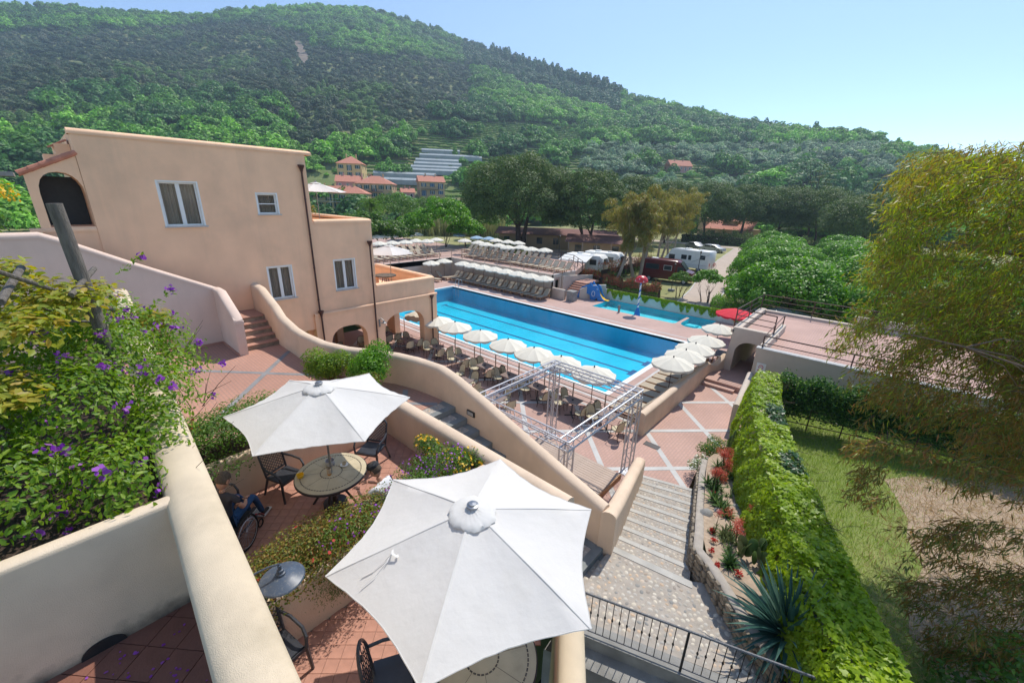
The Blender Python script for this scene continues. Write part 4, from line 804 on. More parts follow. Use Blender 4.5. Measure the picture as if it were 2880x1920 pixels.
bedz = lambda y: float(np.interp(y, [6, 8, 10, 12, 14, 17], [2.15, 2.08, 1.65, 1.2, .9, .5]))
b = MB(); Lp = [(x + .08, y) for x, y, z in SW]; n = 14
ly = np.linspace(6.2, 16.8, n); lx = np.interp(ly, [6.3] + [s[1] for s in SW][::-1] + [16.8], [.6] + [s[0] + .08 for s in SW][::-1] + [-2.5]); rx = np.interp(ly, [p[1] for p in IV][::-1], [p[0] for p in IV][::-1]) + .25
for k in range(n - 1): b.quad((lx[k], ly[k], bedz(ly[k])), (rx[k], ly[k], bedz(ly[k]) + .05), (rx[k + 1], ly[k + 1], bedz(ly[k + 1]) + .05), (lx[k + 1], ly[k + 1], bedz(ly[k + 1])))
b.build('planting_bed', m_sand, kind='structure')
# ivy-clad wall
iv = thing('ivy_wall', 'long garden wall smothered in bright green ivy leaves beside the stairs', 'ivy wall', (0, 0, 0))
TOP = lambda y: float(np.interp(y, [5, 8, 12, 16, 18.6], [3.05, 3.05, 2.95, 2.85, 2.75]))
core = [(x + .45, y, -.5, TOP(y) - .12) for x, y in IV]; wallmb(core, .6, .2).build('wall', m_grey, iv, smooth=True)
bare = [((0.02, 8.25), .36, 1.9, 2.75), ((.42, 7.2), .2, 1.7, 2.6)]
n = 30000; L_ = []; arc_ = np.array(IV); seg = np.linalg.norm(np.diff(arc_, axis=0), axis=1); cs = np.concatenate([[0], np.cumsum(seg)]); 
s = cs[-1] * (rng.random(n) ** .8); bx = np.interp(s, cs, arc_[:, 0]); by = np.interp(s, cs, arc_[:, 1]); tx = np.interp(s + .1, cs, arc_[:, 0]) - np.interp(s - .1, cs, arc_[:, 0]); ty = np.interp(s + .1, cs, arc_[:, 1]) - np.interp(s - .1, cs, arc_[:, 1]); tl = np.hypot(tx, ty); tx, ty = tx / tl, ty / tl
nx, ny = ty, -tx; sg = np.where(nx > 0, -1, 1); nx, ny = nx * sg, ny * sg            # towards the stairs
tp = np.interp(by, [5, 8, 12, 16, 18.6], [3.05, 3.05, 2.95, 2.85, 2.75]); gz = np.interp(by, [6, 8, 10, 12, 14, 17], [2.0, 1.9, 1.5, 1.05, .7, .3]); per = rng.random(n) * 3.6   # profile: left face, top, right face
lump = .05 * wob(bx * 7, by * 7, 1.9, 1) + .045 * wob(bx * 7, by * 7 + per * 9, 1.1, 4)
H_ = tp - gz; f = per / 3.6; zf = np.where(f < .5, gz + H_ * (f / .5), np.where(f < .78, tp, tp - 1.2 * (f - .78) / .22)); off = np.where(f < .5, .22 - .35 * (f / .5) ** 3, np.where(f < .78, -.1 - .85 * (f - .5) / .28, -.98 - .05 * (f - .78))) + lump * np.where(f < .5, 1, .3)
zf = zf + np.where((f >= .5) & (f < .78), lump + .05, 0) + rng.normal(size=n) * .025; P = np.column_stack([bx + nx * (off), by + ny * (off), zf])
Nn = np.column_stack([np.where(f < .5, nx, np.where(f < .78, 0, -nx)), np.where(f < .5, ny, np.where(f < .78, 0, -ny)), np.where((f >= .5) & (f < .78), 1.2, .45)]) + rng.normal(size=(n, 3)) * .38
Ax = np.column_stack([nx * .3, ny * .3, -np.ones(n)]) + rng.normal(size=(n, 3)) * .5
hole = np.zeros(n, bool)
for (hx, hy), r, z0, z1 in bare: hole |= (np.hypot(P[:, 0] - hx - .1, P[:, 1] - hy) < r * (1 + .3 * np.sin(P[:, 2] * 9))) & (P[:, 2] > z0) & (P[:, 2] < z1) & (f < .5)
P, Nn, Ax = P[~hole], unit(Nn[~hole]), Ax[~hole]; by_ = by[~hole]
sz = rng.uniform(.07, .125, len(P)) * np.interp(by_, [6, 10, 18], [1.0, .95, .9])
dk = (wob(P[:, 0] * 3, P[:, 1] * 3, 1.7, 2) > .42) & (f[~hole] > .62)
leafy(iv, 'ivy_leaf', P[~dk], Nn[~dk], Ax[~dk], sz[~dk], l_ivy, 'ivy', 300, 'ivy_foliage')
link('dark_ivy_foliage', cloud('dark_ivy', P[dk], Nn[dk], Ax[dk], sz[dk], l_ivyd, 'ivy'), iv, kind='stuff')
b = MB()
for k in range(70):
    s0 = rng.uniform(0, cs[-1] * .7); x, y = np.interp(s0, cs, arc_[:, 0]), np.interp(s0, cs, arc_[:, 1]); o_ = rng.uniform(.5, 1.1); p0 = Vector((x + o_, y, TOP(y) + .05)); pts = [p0]
    for j in range(4): pts.append(pts[-1] + Vector((rng.uniform(-.12, .2), rng.uniform(-.15, .15), rng.uniform(-.03, .07))))
    b.tube(pts, .0045, 4)
b.build('bare_twigs', m_twig, iv)
b = MB(); b.prism([(-3.1, 17.6), (-2.85, 17.6), (-3.1, 21.0), (-3.45, 21.0)], .2, 1.25); wallmb([(-2.95, 17.4, .2, 1.5), (-3.15, 19.4, .2, 1.6), (-3.3, 20.95, .2, 1.75)], .26, .09).build('ramp_side_wall', m_grey, smooth=True, label='small rounded wall running from the ivy to the arch building corner', category='wall')

# ---- cacti, aloes, yucca
def rosette(b_or_parent, c, n, L, wd, up=.6, m=l_agave, name='blade', parent=None, curl=.25, seed=0):
    r = random.Random(seed); base = None
    for k in range(n):
        a = k * 2.39996; t_ = (k + .5) / n; el = RAD(88) * (1 - t_ ** .8 * up * 1.25); Lk = L * (.75 + .25 * sin(pi * min(1, t_ + .15))) * r.uniform(.9, 1.1); V = []; F = []; N_ = 4
        for j in range(N_ + 1):
            u = j / N_; e2 = el - curl * u * u * (1.2 if t_ > .4 else .3); rr_ = Lk * u * cos(e2); zz = Lk * u * sin(e2) + .01; w_ = wd * (1 - u ** 2.2) * (.55 + 1.2 * u * (1 - u) + .3) if j < N_ else 0.002
            px_, py_ = cos(a) * rr_, sin(a) * rr_; V += [(px_ - sin(a) * w_, py_ + cos(a) * w_, zz + w_ * .35), (px_, py_, zz), (px_ + sin(a) * w_, py_ - cos(a) * w_, zz + w_ * .35)]
        for j in range(N_): F += [(3 * j, 3 * j + 1, 3 * j + 4, 3 * j + 3), (3 * j + 1, 3 * j + 2, 3 * j + 5, 3 * j + 4)]
        if parent is not None: bb = MB(); bb.add(V, F); bb.build(name, m, parent)
        else: b_or_parent.add([(v[0] + c[0], v[1] + c[1], v[2] + c[2]) for v in V], F)
yu = thing('yucca', 'large blue-green spiky yucca in the bed behind the iron railing', 'yucca', (.36, 7.05, 2.12))
rosette(None, None, 175, 1.22, .044, .95, l_agave, 'blade', yu, .2, 4)
b = MB(); b.tube([(0, 0, -.15), (0, 0, .18)], .09, 8); b.build('stem', m_twig, yu)
l_aloe = leafmat('aloe_leaves', [(.05, .11, .025), (.09, .16, .04), (.14, .17, .06)], .5, .1)
def aloe(c, n, L, label, m=l_aloe, flowers=0, fm=None, clump=1, seed=1):
    t = thing('aloe_plant', label, 'aloe', c, 0, 'aloes in the cactus bed'); r = random.Random(seed); b = MB()
    for k in range(clump): a = r.uniform(0, 6.28); d_ = 0 if k == 0 else r.uniform(.08, .28); rosette(b, (cos(a) * d_, sin(a) * d_, 0), n, L * r.uniform(.7, 1.1), L * .07, .8, m, curl=.1, seed=seed + k)
    b.build('leaves', m, t)
    for k in range(flowers):
        a = r.uniform(0, 6.28); d_ = r.uniform(0, .22); h = r.uniform(.45, .65); b = MB(); b.tube([(0, 0, 0), (cos(a) * d_ * .6, sin(a) * d_ * .6, h * .6), (cos(a) * d_, sin(a) * d_, h)], .006, 4); s_ = b.build('flower_stem', m_twig, t)
        P = np.array([cos(a) * d_, sin(a) * d_, h]) + np.clip(rng.normal(size=(90, 3)), -1.6, 1.6) * [.05, .05, .06]; link('flower_head', cloud('flower_head', P, rdir(90), rdir(90) + [0, 0, -1], np.full(90, .075), fm or l_coral, 'long'), t)
for c, n, L, lb, fl, cl, sd in (((-2.02, 11.45), 14, .38, 'aloe clump with many coral flower heads halfway up the cactus bed', 9, 5, 1), ((-2.2, 13.2), 14, .36, 'coral flowering aloe nearest the plaza corner of the bed', 9, 5, 2), ((-1.72, 10.5), 20, .4, 'large open aloe rosette beside a grey rock', 0, 2, 3),
    ((-1.35, 10.15), 18, .36, 'dense aloe clump close against the ivy', 0, 4, 4), ((-1.2, 9.0), 20, .24, 'low spiky green aloe mat in the middle of the bed', 0, 7, 5), ((-.88, 8.9), 10, .2, 'small aloe with one tall coral flower against the ivy', 4, 1, 6),
    ((-.78, 8.05), 24, .3, 'bright green aloe standing just above the yucca', 0, 3, 7), ((-1.95, 12.4), 14, .34, 'straggling aloe with pink stems between the two coral clumps', 4, 4, 8)):
    aloe((c[0], c[1], bedz(c[1]) + .02), n, L, lb, flowers=fl, clump=cl, seed=sd)
for k, (c, lb) in enumerate((((-1.42, 8.95), 'small red flower on bare sand nearest the wall bend'), ((-1.28, 8.55), 'small pink flower next to the low spiky aloe'), ((-1.2, 8.1), 'small red flower low on the sand near the wall'), ((-.6, 7.85), 'small red flower close to the yucca tips'), ((-1.9, 11.0), 'small red flower at the upper end of the bare sand'), ((-1.05, 9.3), 'small red flower beside the ivy'), ((-1.0, 7.75), 'tiny pink flower beside the bright green aloe'))):
    t = thing('red_flower', lb, 'flower', (c[0], c[1], bedz(c[1]) + .02), 0, 'small red flowers in the sandy bed'); P = rng.normal(size=(40, 3)) * [.03, .03, .014] + [0, 0, .07]; link('petals', cloud('petals', P, rdir(40) + [0, 0, 1.2], rdir(40), np.full(40, .04), l_redfl, 'petal'), t); P = rng.normal(size=(30, 3)) * [.04, .04, .01] + [0, 0, .03]; link('leaves', cloud('leaves', P, rdir(30) + [0, 0, 1], rdir(30), np.full(30, .05), l_aloe, 'long'), t)
for k in range(14):
    q_ = rng.random(); y = 8.0 + 5.0 * q_; x0 = float(np.interp(y, [7.6, 8.6, 9.9, 11.2, 12.4, 13.5], [-.95, -1.5, -1.85, -2.2, -2.5, -2.75])); x = x0 + .25 + rng.random() * .75
    if x > float(np.interp(y, [p[1] for p in IV][::-1], [p[0] for p in IV][::-1])) - .05: continue
    aloe((x, y, bedz(y) + .02), 12, rng.uniform(.1, .24), f'small muted green aloe, {ORD[k]} of the scattered young plants in the sand', clump=3, seed=30 + k, flowers=1 if k % 3 == 0 else 0)
# prickly pear
t = thing('prickly_pear', 'dull green prickly pear cactus in front of the ivy', 'cactus', (-.55, 8.55, bedz(8.5)))
for k in range(16):
    a, zz, rr_ = rng.uniform(0, 6.28), rng.uniform(.08, .5), rng.uniform(0, .33); M = Matrix.Translation((cos(a) * rr_, sin(a) * rr_, zz)) @ Matrix.Rotation(rng.uniform(0, 3.1), 4, 'Z') @ Matrix.Rotation(RAD(90) + rng.uniform(-.5, .5), 4, 'X') @ Matrix.Diagonal((.11, .15, .02, 1)); b = MB(); b.lathe([(.2, -1), (.85, -.5), (1, 0), (.85, .5), (.2, 1)], 10, M); b.build('pad', l_aloe, t, smooth=True)
# column cactus, round bush, rocks
t = thing('column_cactus', 'two upright ribbed column cacti at the top corner of the ivy', 'cactus', (-2.25, 14.3, .7))
for dx, dy, h in ((0, 0, 1.25), (.17, .25, 1.5), (-.12, .2, .9)):
    b = MB(); V = []; F = []; n = 14
    for j, z in enumerate((-.2, .3, .8, .93, 1.0)): 
        for i in range(n): a = 2 * pi * i / n; r_c = (.085 if i % 2 else .062) * (1, 1, 1, .8, .2)[j]; V.append((dx + r_c * cos(a), dy + r_c * sin(a), z * h))
    for j in range(4):
        for i in range(n): F.append((j * n + i, j * n + (i + 1) % n, (j + 1) * n + (i + 1) % n, (j + 1) * n + i))
    F.append(tuple(range(4 * n, 5 * n))); b.add(V, F); b.build('stem', l_aloe, t)
def bush(name, c, r, n, ls, m, label, cat='bush', flat=.8, fl=None, nf=0, group=None, shape='oval', fs=.05, nparts=0, lob=7, seed=0, trunk=None, stems=6):
    g_ = np.random.default_rng(seed + 5); t = thing(name, label, cat, c, 0, group); rr_ = np.array(r if hasattr(r, '__len__') else (r, r, r * flat))
    cs_ = g_.normal(size=(lob, 3)) * rr_ * [.42, .42, .3] + [0, 0, rr_[2] * .9]; P, Nn = lobes(n, cs_, np.tile(rr_ * .55, (lob, 1)), .55); P[:, 2] = np.abs(P[:, 2]); P = P + np.array(c)
    leafy(t, 'leaf', P, Nn, Nn * .6 + rdir(n) + np.array([0, 0, -.3]), ls * g_.uniform(.7, 1.2, n), m, shape, nparts)
    if nf:
        P2, N2 = lobes(nf, cs_, np.tile(rr_ * .58, (lob, 1)), .12); link('blossoms', cloud('blossoms', P2, N2 + rdir(nf) * .5, rdir(nf), fs * g_.uniform(.7, 1.2, nf), fl, 'petal'), t)
    b = MB()
    for k in range(stems): a = k * 2.4; b.tube([(0, 0, -.1), (cos(a) * rr_[0] * .25, sin(a) * rr_[1] * .25, rr_[2] * .7), (cos(a) * rr_[0] * .55, sin(a) * rr_[1] * .55, rr_[2] * 1.25)], [.02 + rr_[0] * .012, .012, .004], 5)
    b.build('stems', m_twig, t); return t
bush('round_bush', (-2.75, 14.6, .35), (.55, .6, .5), 2600, .06, l_mid, 'round green bush between the plaza and the column cactus', fl=l_yelfl, nf=60)
bush('daisy_bush', (-2.85, 13.35, .45), (.4, .45, .3), 1500, .045, l_mid, 'small bush dotted with white daisies at the plaza edge', fl=l_white, nf=240, fs=.05)
for c, s, lb in (((-1.55, 10.15), .17, 'grey rock beside the large aloe rosette'), ((-1.75, 9.75), .2, 'lumpy brown rock by the stone wall'), ((-1.3, 10.9), .15, 'grey rock half hidden by the ivy'), ((-.95, 9.9), .13, 'small grey rock at the foot of the ivy')):
    b = MB(); V0, F0 = pebble_mesh(2); b.add([(v[0] * s * rng.uniform(.8, 1.2), v[1] * s, v[2] * s * 1.3) for v in V0], F0); tt = b.build('rock', m_conc, smooth=True, ang=60); tt.location = (c[0], c[1], bedz(c[1]) - .02); tt['label'] = lb; tt['category'] = 'rock'; tt['group'] = 'rocks in the cactus bed'

# ================================================================== lawn on the right with its fence
b = MB(); LW = [(-2.6, 20.9), (-2.3, 17), (-1.2, 13), (-.2, 10.4), (1.0, 7.5), (2.0, 4.5), (14, 4), (16, 20.9)]; b.prism(LW, -.5, .95); b.build('lawn_ground', mat('lawn_ground', (.16, .22, .05), .97, .2, .9, .4, 30, c2=(.24, .27, .09)), kind='structure')
def tufts(name, poly, z, n, m, L, label, dens=None, lean=.5, shape='blade'):
    P = []; lo, hi = np.array(poly).min(0), np.array(poly).max(0)
    while len(P) < n:
        p = rng.uniform(lo, hi)
        if inside(p, poly) and (dens is None or rng.random() < dens(*p)): P.append((p[0], p[1], z))
    P = np.array(P); A = rng.normal(size=(n, 3)) * lean + [0, 0, 1]; return link(name, cloud(name, P, rdir(n) * [1, 1, .2] + [.01, 0, 0], A, L * rng.uniform(.5, 1.2, n), m, shape), None, kind='stuff', label=label, category='grass')
dry = lambda x, y: float(1 / (1 + exp(-((x - 1.75) * 1.3 - max(0, y - 16.5) * 1.5 + .5 * wob(x, y, .8, 2)) * 2.6)))
LV = [(-2.4, 20.7), (-2.0, 17), (-.9, 13), (.2, 10.4), (1.6, 7.5), (3, 5), (9, 5), (9, 20.7)]
tufts('lawn_grass', LV, .95, 34000, l_grass, .17, 'fresh green grass of the lawn beside the ivy wall', lambda x, y: 1 - .93 * dry(x, y))
b = MB(); b.prism([(9, 5.2), (9, 20.4), (5.6, 19.6), (3.6, 18.2), (2.4, 17.2), (1.8, 16.4), (2.1, 15.5), (2.35, 14.5), (2.3, 13.6), (2.6, 12.6), (2.3, 11.2), (2.3, 10.1), (2.9, 9), (3.2, 6.5)], .9, .954); b.build('dry_ground', m_sand, kind='structure')
tufts('dry_grass', LV, .955, 30000, l_straw, .24, 'flattened pale dry grass across the right part of the lawn', dry, 2.6)
fe = thing('garden_fence', 'brown two-rail metal fence overgrown by the dark hedge at the lawn edge', 'fence', (-1.6, 17.9, .95)); fd = np.array([7.2, 1.9]); 
for k in range(8): b = MB(); b.box((fd[0] * k / 7, fd[1] * k / 7, .5), (.04, .04, 1.0)); b.build('post', m_brown, fe)
for z in (.25, .55, .85): b = MB(); b.tube([(0, 0, z), (*fd, z)], .02, 6); b.build('rail', m_brown, fe)
NH = 27000; P = np.column_stack([rng.uniform(0, 1, NH)] * 2 + [rng.uniform(0, 1, NH) ** .6]); tq = P[:, 0]; dx = rng.normal(size=NH) * .24
P = np.column_stack([-1.8 + 7.0 * tq + .1 * wob(tq * 30, dx, 1), 18.05 + 1.7 * tq + dx, 1.25 + .3 * rng.random(NH) + 1.6 * P[:, 2] * (1 - .15 * np.sin(tq * 17) ** 2)]); hb = thing('climbing_hedge', 'dark green climber growing over the garden fence below the blank wall', 'hedge', (-1.3, 17.9, .95))
leafy(hb, 'leaf', P, rdir(NH) + np.array([0, -.6, .6]), rdir(NH), rng.uniform(.07, .13, NH), l_ivyd, 'oval', 0); P2 = P[rng.random(len(P)) < .5] + [0, -.1, .1]; link('fresh_foliage', cloud('fresh_foliage', P2 - np.array(hb.location), rdir(len(P2)) + [0, 0, 1], rdir(len(P2)), rng.uniform(.06, .1, len(P2)), l_mid, 'oval'), hb)

# ================================================================== roof terrace building with the arched passage
rb = thing('terrace_building', 'low greige building with tiled roof terrace and arched passage at its corner', 'building', (-3.3, 21.0, 0)); RO = np.array([-3.3, 21.0, 0])
TZ = 2.95
b = MB(); b.bb(0, 14, 0, .3, 0.0, TZ); b.bb(.35, 14, .3, 9.4, 2.3, TZ - .38); b.build('front_wall', m_grey, rb)
b = MB(); b.add(*flat([[(-1.35, 3.1), (.32, 3.1), (.32, .32), (14, .32), (14, 9.2), (-1.35, 9.2)]], TZ - .25)); b.build('terrace_paving', m_pink, rb)
PA = arch(-1.35, -.12, .0, 1.35, 2.15, 12, 2.2)
slab([[(-2.0, -.3), (.35, -.3), (.35, 3.0), (-1.65, 3.0)], [p for p in arch(-1.45, .0, .0, 1.6, 2.3, 12, 2.2)]], .35, lambda a, z, d: (a, 2.75 + d, z), 'arch_wall', m_grey, rb)
b = MB(); b.bb(-1.8, -1.46, 3.1, 9.4, 0, 2.9); b.bb(.0, .34, 3.1, 9.4, 0, 2.3); b.bb(-1.46, 0, 3.12, 9.4, 2.35, 2.6); b.bb(.02, .34, .3, 2.75, -.3, TZ - .2); b.build('passage_walls', m_grey, rb)
b = MB(); b.bb(-1.9, -1.6, 3.1, 9.4, 2.6, 2.78); b.bb(-1.6, 3.0, 9.1, 9.4, 2.3, 2.85); b.build('low_kerb', m_grey, rb); b = MB(); b.bb(3.0, 14, 9.1, 9.4, 2.3, 3.35); b.build('back_parapet', m_grey, rb)
wallmb([(.18, .35, 2.6, TZ + .12), (.18, 3.1, 2.6, TZ + .12), (.18, 5.2, 2.6, TZ + .12)], .26, .03).build('side_parapet', m_grey, rb, smooth=True)
b = MB(); b.bb(-.02, 14, -.03, .32, TZ, TZ + .045); b.build('coping', m_band, rb)
def railing(parent, pts, h, m, levels=(1., .66, .33), sp=1.8, r=.028, post=.05, name='rail', pname='post'):
    for z in levels: b = MB(); b.tube([(x, y, z0 + h * z) for x, y, z0 in pts], r if z == levels[0] else r * .75, 6); b.build(name, m, parent)
    for k in range(len(pts) - 1):
        p, q_ = Vector(pts[k]), Vector(pts[k + 1]); L_ = (q_ - p).length; n = max(1, round(L_ / sp))
        for j in range(n + (1 if k == len(pts) - 2 else 0)): c = p + (q_ - p) * j / n; b = MB(); b.box((0, 0, h / 2), (post, post, h)); b.build(pname, m, parent, loc=tuple(c))
g = thing('terrace_railing', 'brown steel railing along the front edge of the roof terrace', 'railing', (-3.3, 21.0, TZ)); railing(g, [(.18, 4.9, .14), (.18, .2, .04), (10, .16, .04)], .55, m_brown, (1., .4), 3.0, .03)
g = thing('passage_railing', 'brown steel railing around the little bridge over the arched passage', 'railing', (-3.3, 21.0, TZ)); railing(g, [(.1, 3.0, 0.0), (-1.75, 3.0, .05), (-1.75, 9.2, -.1), (12, 9.25, -.1)], .95, m_brown, (1., .66, .33), 3.0, .03)
b = MB(); b.bb(-.19, .19, -.012, 0, -.24, .24); sg = b.build('notice_sign', m_white); sg.location = (-2.95, 20.985, 2.05); sg['label'] = 'white notice with a red ring on the blank wall corner'; sg['category'] = 'sign'
b = MB(); b.lathe([(.075, -.016), (.1, -.016), (.1, -.013), (.075, -.013), (.075, -.016)], 20, Matrix.Rotation(RAD(90), 4, 'X') @ Matrix.Translation((0, .05, 0)) @ Matrix.Diagonal((1, 1, -1, 1)), cap=False); b.build('red_ring', m_redp, sg)
b = MB(); b.bb(-.13, .13, -.016, -.013, -.14, -.10); b.bb(-.10, .10, -.016, -.013, -.19, -.165); b.bb(-.01, .01, -.0165, -.013, .02, .09); b.build('lettering', m_redp, sg)
b = MB(); b.lathe([(.09, 0), (.09, .02), (.06, .025)], 14, Matrix.Translation((-1.9, 20.99, 1.75)) @ Matrix.Rotation(RAD(90), 4, 'X')); o = b.build('vent_cap', m_iron); o['label'] = 'round dark vent opening in the blank greige wall'; o['category'] = 'vent'
b = MB(); b.bb(-.16, .16, -.03, 0, 0, 1.15); b.bb(.16, .2, -.06, 0, 0, 1.2); b.bb(-.2, -.16, -.06, 0, 0, 1.2); o = b.build('door', m_white); o.location = (-1.75, 20.98, .95); o['label'] = 'narrow white side door at the left end of the overgrown fence'; o['category'] = 'door'

# ================================================================== north side: pool wall, upper sun terrace, hut, steps
nt_ = thing('terrace_wall', 'long greige retaining wall behind the north row of loungers', 'wall', (-39.6, 32.8, 0))
b = MB(); b.bb(0, 15.9, 0, .3, -.1, ZU); b.bb(-.0, .3, -16, 0, -.1, ZU); b.build('wall', m_grey, nt_); b = MB(); b.bb(.28, 15.92, -.03, .0, ZU, ZU + .03); b.bb(.3, .33, -16, -.03, ZU, ZU + .03); b.build('edge_coping', m_band, nt_)
b = MB(); b.prism([(-64, 14), (-39.3, 14), (-39.3, 33.1), (-23.75, 33.1), (-23.75, 36.9), (-26, 42.2), (-64, 42.2)], 1.6, ZU - .004); b.build('sun_terrace_paving', m_deck, kind='structure')
hut = thing('pool_hut', 'greige end block of the sun terrace with a dark doorway and orange notice', 'hut', (-23.7, 32.8, 0))
b = MB(); slab([[(0.0, -.1), (3.9, -.1), (3.9, ZU), (0, ZU)], [(.35, 0), (1.1, 0), (1.1, 1.85), (.35, 1.85)]], .2, lambda a, z, d: (-d, a, z), 'end_wall', m_grey, hut); b.bb(-1.6, -1.5, .1, 3, 0, 1.9); b.build('doorway_shade_panel', m_iron, hut); b = MB(); b.bb(-.22, .03, -.02, 4, ZU, ZU + .035); b.build('edge_coping', m_band, hut)  # near-black panel behind the doorway stands in for the shade indoors
b = MB(); b.bb(0, .02, 2.15, 2.65, .75, 1.65); o = b.build('notice', mat('orange_print', (.55, .17, .05), .6, .3, 6), hut); b = MB(); b.bb(.02, .023, 2.24, 2.56, 1.2, 1.5); b.bb(.02, .023, 2.24, 2.56, .95, 1.0); b.bb(.02, .023, 2.24, 2.5, .86, .9); b.build('notice_print', m_yellow, hut)
wall('low_end_wall', [(-23.6, 32.65, 0, 1.0), (-22.0, 32.55, 0, 1.0)], .28, m_grey, 'low greige wall beside the last lounger of the north row', arc=.05)
b = MB(); b.bb(-.38, .38, -.38, .38, 0, .92); b.bb(-.42, .42, -.42, .42, .92, .98); b.bb(-.3, .3, -.39, -.38, .1, .8); o = b.build('litter_bin', m_conc); o.location = (-21.35, 32.75, 0); o['label'] = 'square grey concrete bin at the foot of the camp steps'; o['category'] = 'bin'
ns = thing('camp_steps', 'terracotta steps rising from the pool deck beside the hut', 'steps', (-22.4, 34.2, 0))
for k in range(7): b = MB(); b.bb(-.95, .55, .32 * k, 2.4 + .0 * k + (6 - k) * .32 * 0 + 2, 0, .17 * (k + 1)); b.build('step', m_terra, ns)
wall('step_side_wall', [(-21.4, 34.2, 0, .95), (-20.9, 34.6, 0, 1.25), (-20.3, 35.4, 0, 1.4), (-19.7, 36.2, 0, 1.4)], .2, m_grey, 'curved low wall on the right of the camp steps', arc=.04)
wall('step_side_wall', [(-23.55, 34.2, 0, 2.0), (-23.6, 37.2, .2, 1.7), (-23.6, 40, .2, 1.4)], .2, m_grey, 'sloping wall climbing behind the camp steps', arc=.04)
g = thing('sun_terrace_railing', 'tan steel railing along the edge of the upper sun terrace', 'railing', (-39.4, 32.95, ZU)); railing(g, [(0, -15, 0), (0, 0, 0), (15.6, 0, 0), (15.6, 3.7, 0), (13.8, 5.2, 0)], .98, m_tan, (1., .75, .5, .25), 2.0, .026, .055)
g = thing('timber_railing', 'brown railing closing the back of the upper sun terrace', 'railing', (-47, 42, ZU)); railing(g, [(0, 0, 0), (12, .3, 0), (20, -.8, 0), (23.4, -4.2, 0)], .95, m_brown, (1., .66, .33), 2.2, .03, .07)
g = thing('dining_railing', 'tan steel railing between the dining terrace and the pool', 'railing', (-19.35, 14.9, ZT)); railing(g, [(0, 0, 0), (13.5, 0, 0)], .95, m_tan, (1., .75, .5, .25), 1.75, .022, .045)
g = thing('arcade_railing', 'tan steel railing seen through the arcade beside the pool', 'railing', (-27.4, 15.4, ZT)); railing(g, [(0, 0, 0), (7.6, -.1, 0)], .95, m_tan, (1., .75, .5, .25), 1.75, .022, .045)
b = MB(); b.bb(-28, -19.6, 14.0, 15.6, -.1, ZT - .004); b.build('arcade_terrace', m_pink, kind='structure')
g = thing('lounger_railing', 'dark railing on the pool side of the plaza wall next to the arch', 'railing', (-6.0, 22.5, 0)); railing(g, [(0, 0, 0), (.5, 2.3, 0)], .9, m_brown, (1., .6, .3), 1.1, .025)
# wall behind the children's pool with hanging ivy and rail
kw_ = wall('pool_back_wall', [(-20.6, 36.2, 0, 1.0), (-3.5, 36.2, 0, 1.0)], .22, mat('white_stucco', (.60, .58, .52), .9, .08, 2, stain=(.3, .28, .22, .4)), 'white wall with hanging ivy behind the children pool', arc=.03)
P = []; 
for _ in range(8500):
    x = rng.uniform(-19.4, -4.2); q_ = abs(sin(x * .83 + 1.3 * sin(x * 2.3)) * sin(x * 3.7 + 2 * sin(x * 1.1))) ; d_ = rng.random() ** 1.5 * (.12 + .75 * q_); P.append((x, 36.06 - rng.random() * .07, 1.04 - d_))
P = np.array(P); n = len(P); hv = thing('hanging_ivy', 'bright green ivy hanging over the wall of the children pool', 'ivy', (-12, 36.05, 0)); leafy(hv, 'leaf', P, rdir(n) * .6 + np.array([0, -1, .5]), rdir(n) * .5 + np.array([0, 0, -1]), rng.uniform(.06, .11, n), l_ivy, 'ivy', 0)
g = thing('camp_rail', 'low brown rail on top of the wall behind the children pool', 'railing', (-20.6, 36.25, 1.0)); railing(g, [(0, 0, 0), (16.8, 0, 0)], .16, m_brown, (1.,), 2.5, .022, .03)

# ================================================================== FURNITURE
# ---- sun loungers (local: feet at -y, head at +y, 1.9 m long)
def make_lounger():
    t = thing('sun_lounger', 'x', 'sun lounger'); W_ = .31
    b = MB(); 
    for s in (-1, 1): b.box((s * W_, -.12, .33), (.04, 1.62, .05))
    b.box((0, -.91, .33), (.62, .04, .05)); b.box((0, .3, .31), (.62, .04, .04)); b.box((0, .68, .31), (.62, .04, .04)); b.build('frame', m_wood, t)
    b = MB(); n = 6; V = []; F = []
    for j in range(n + 1):
        y = -.9 + 1.16 * j / n; 
        for s in (-1, 0, 1): V.append((s * .29, y, .365 - (.012 if s == 0 else 0)))
    for j in range(n): a = 3 * j; F += [(a, a + 1, a + 4, a + 3), (a + 1, a + 2, a + 5, a + 4)]
    b.add(V, F); b.bb(-.29, .29, -.91, .26, .345, .35); b.build('seat', m_sling, t, smooth=True, ang=30)
    b = MB(); M = Matrix.Translation((0, .26, .36)) @ Matrix.Rotation(RAD(47), 4, 'X'); b.box((0, .40, 0), (.60, .80, .022), 0, M); b.build('backrest', m_sling, t)
    b = MB(); b.box((-.31, .40, 0), (.03, .84, .035), 0, M); b.box((.31, .40, 0), (.03, .84, .035), 0, M); b.box((0, .82, 0), (.62, .03, .035), 0, M); b.tube([(-.2, .62, .33), (-.2, .6, .68)], .012, 5); b.tube([(.2, .62, .33), (.2, .6, .68)], .012, 5); b.build('backrest_frame', m_wood, t)
    for x, y in ((-.29, -.85), (.29, -.85), (-.29, .6), (.29, .6)): b = MB(); b.box((x, y, .155), (.045, .06, .31)); b.build('leg', m_wood, t)
    return t
LOUNG = tree_of(make_lounger()); lu = []
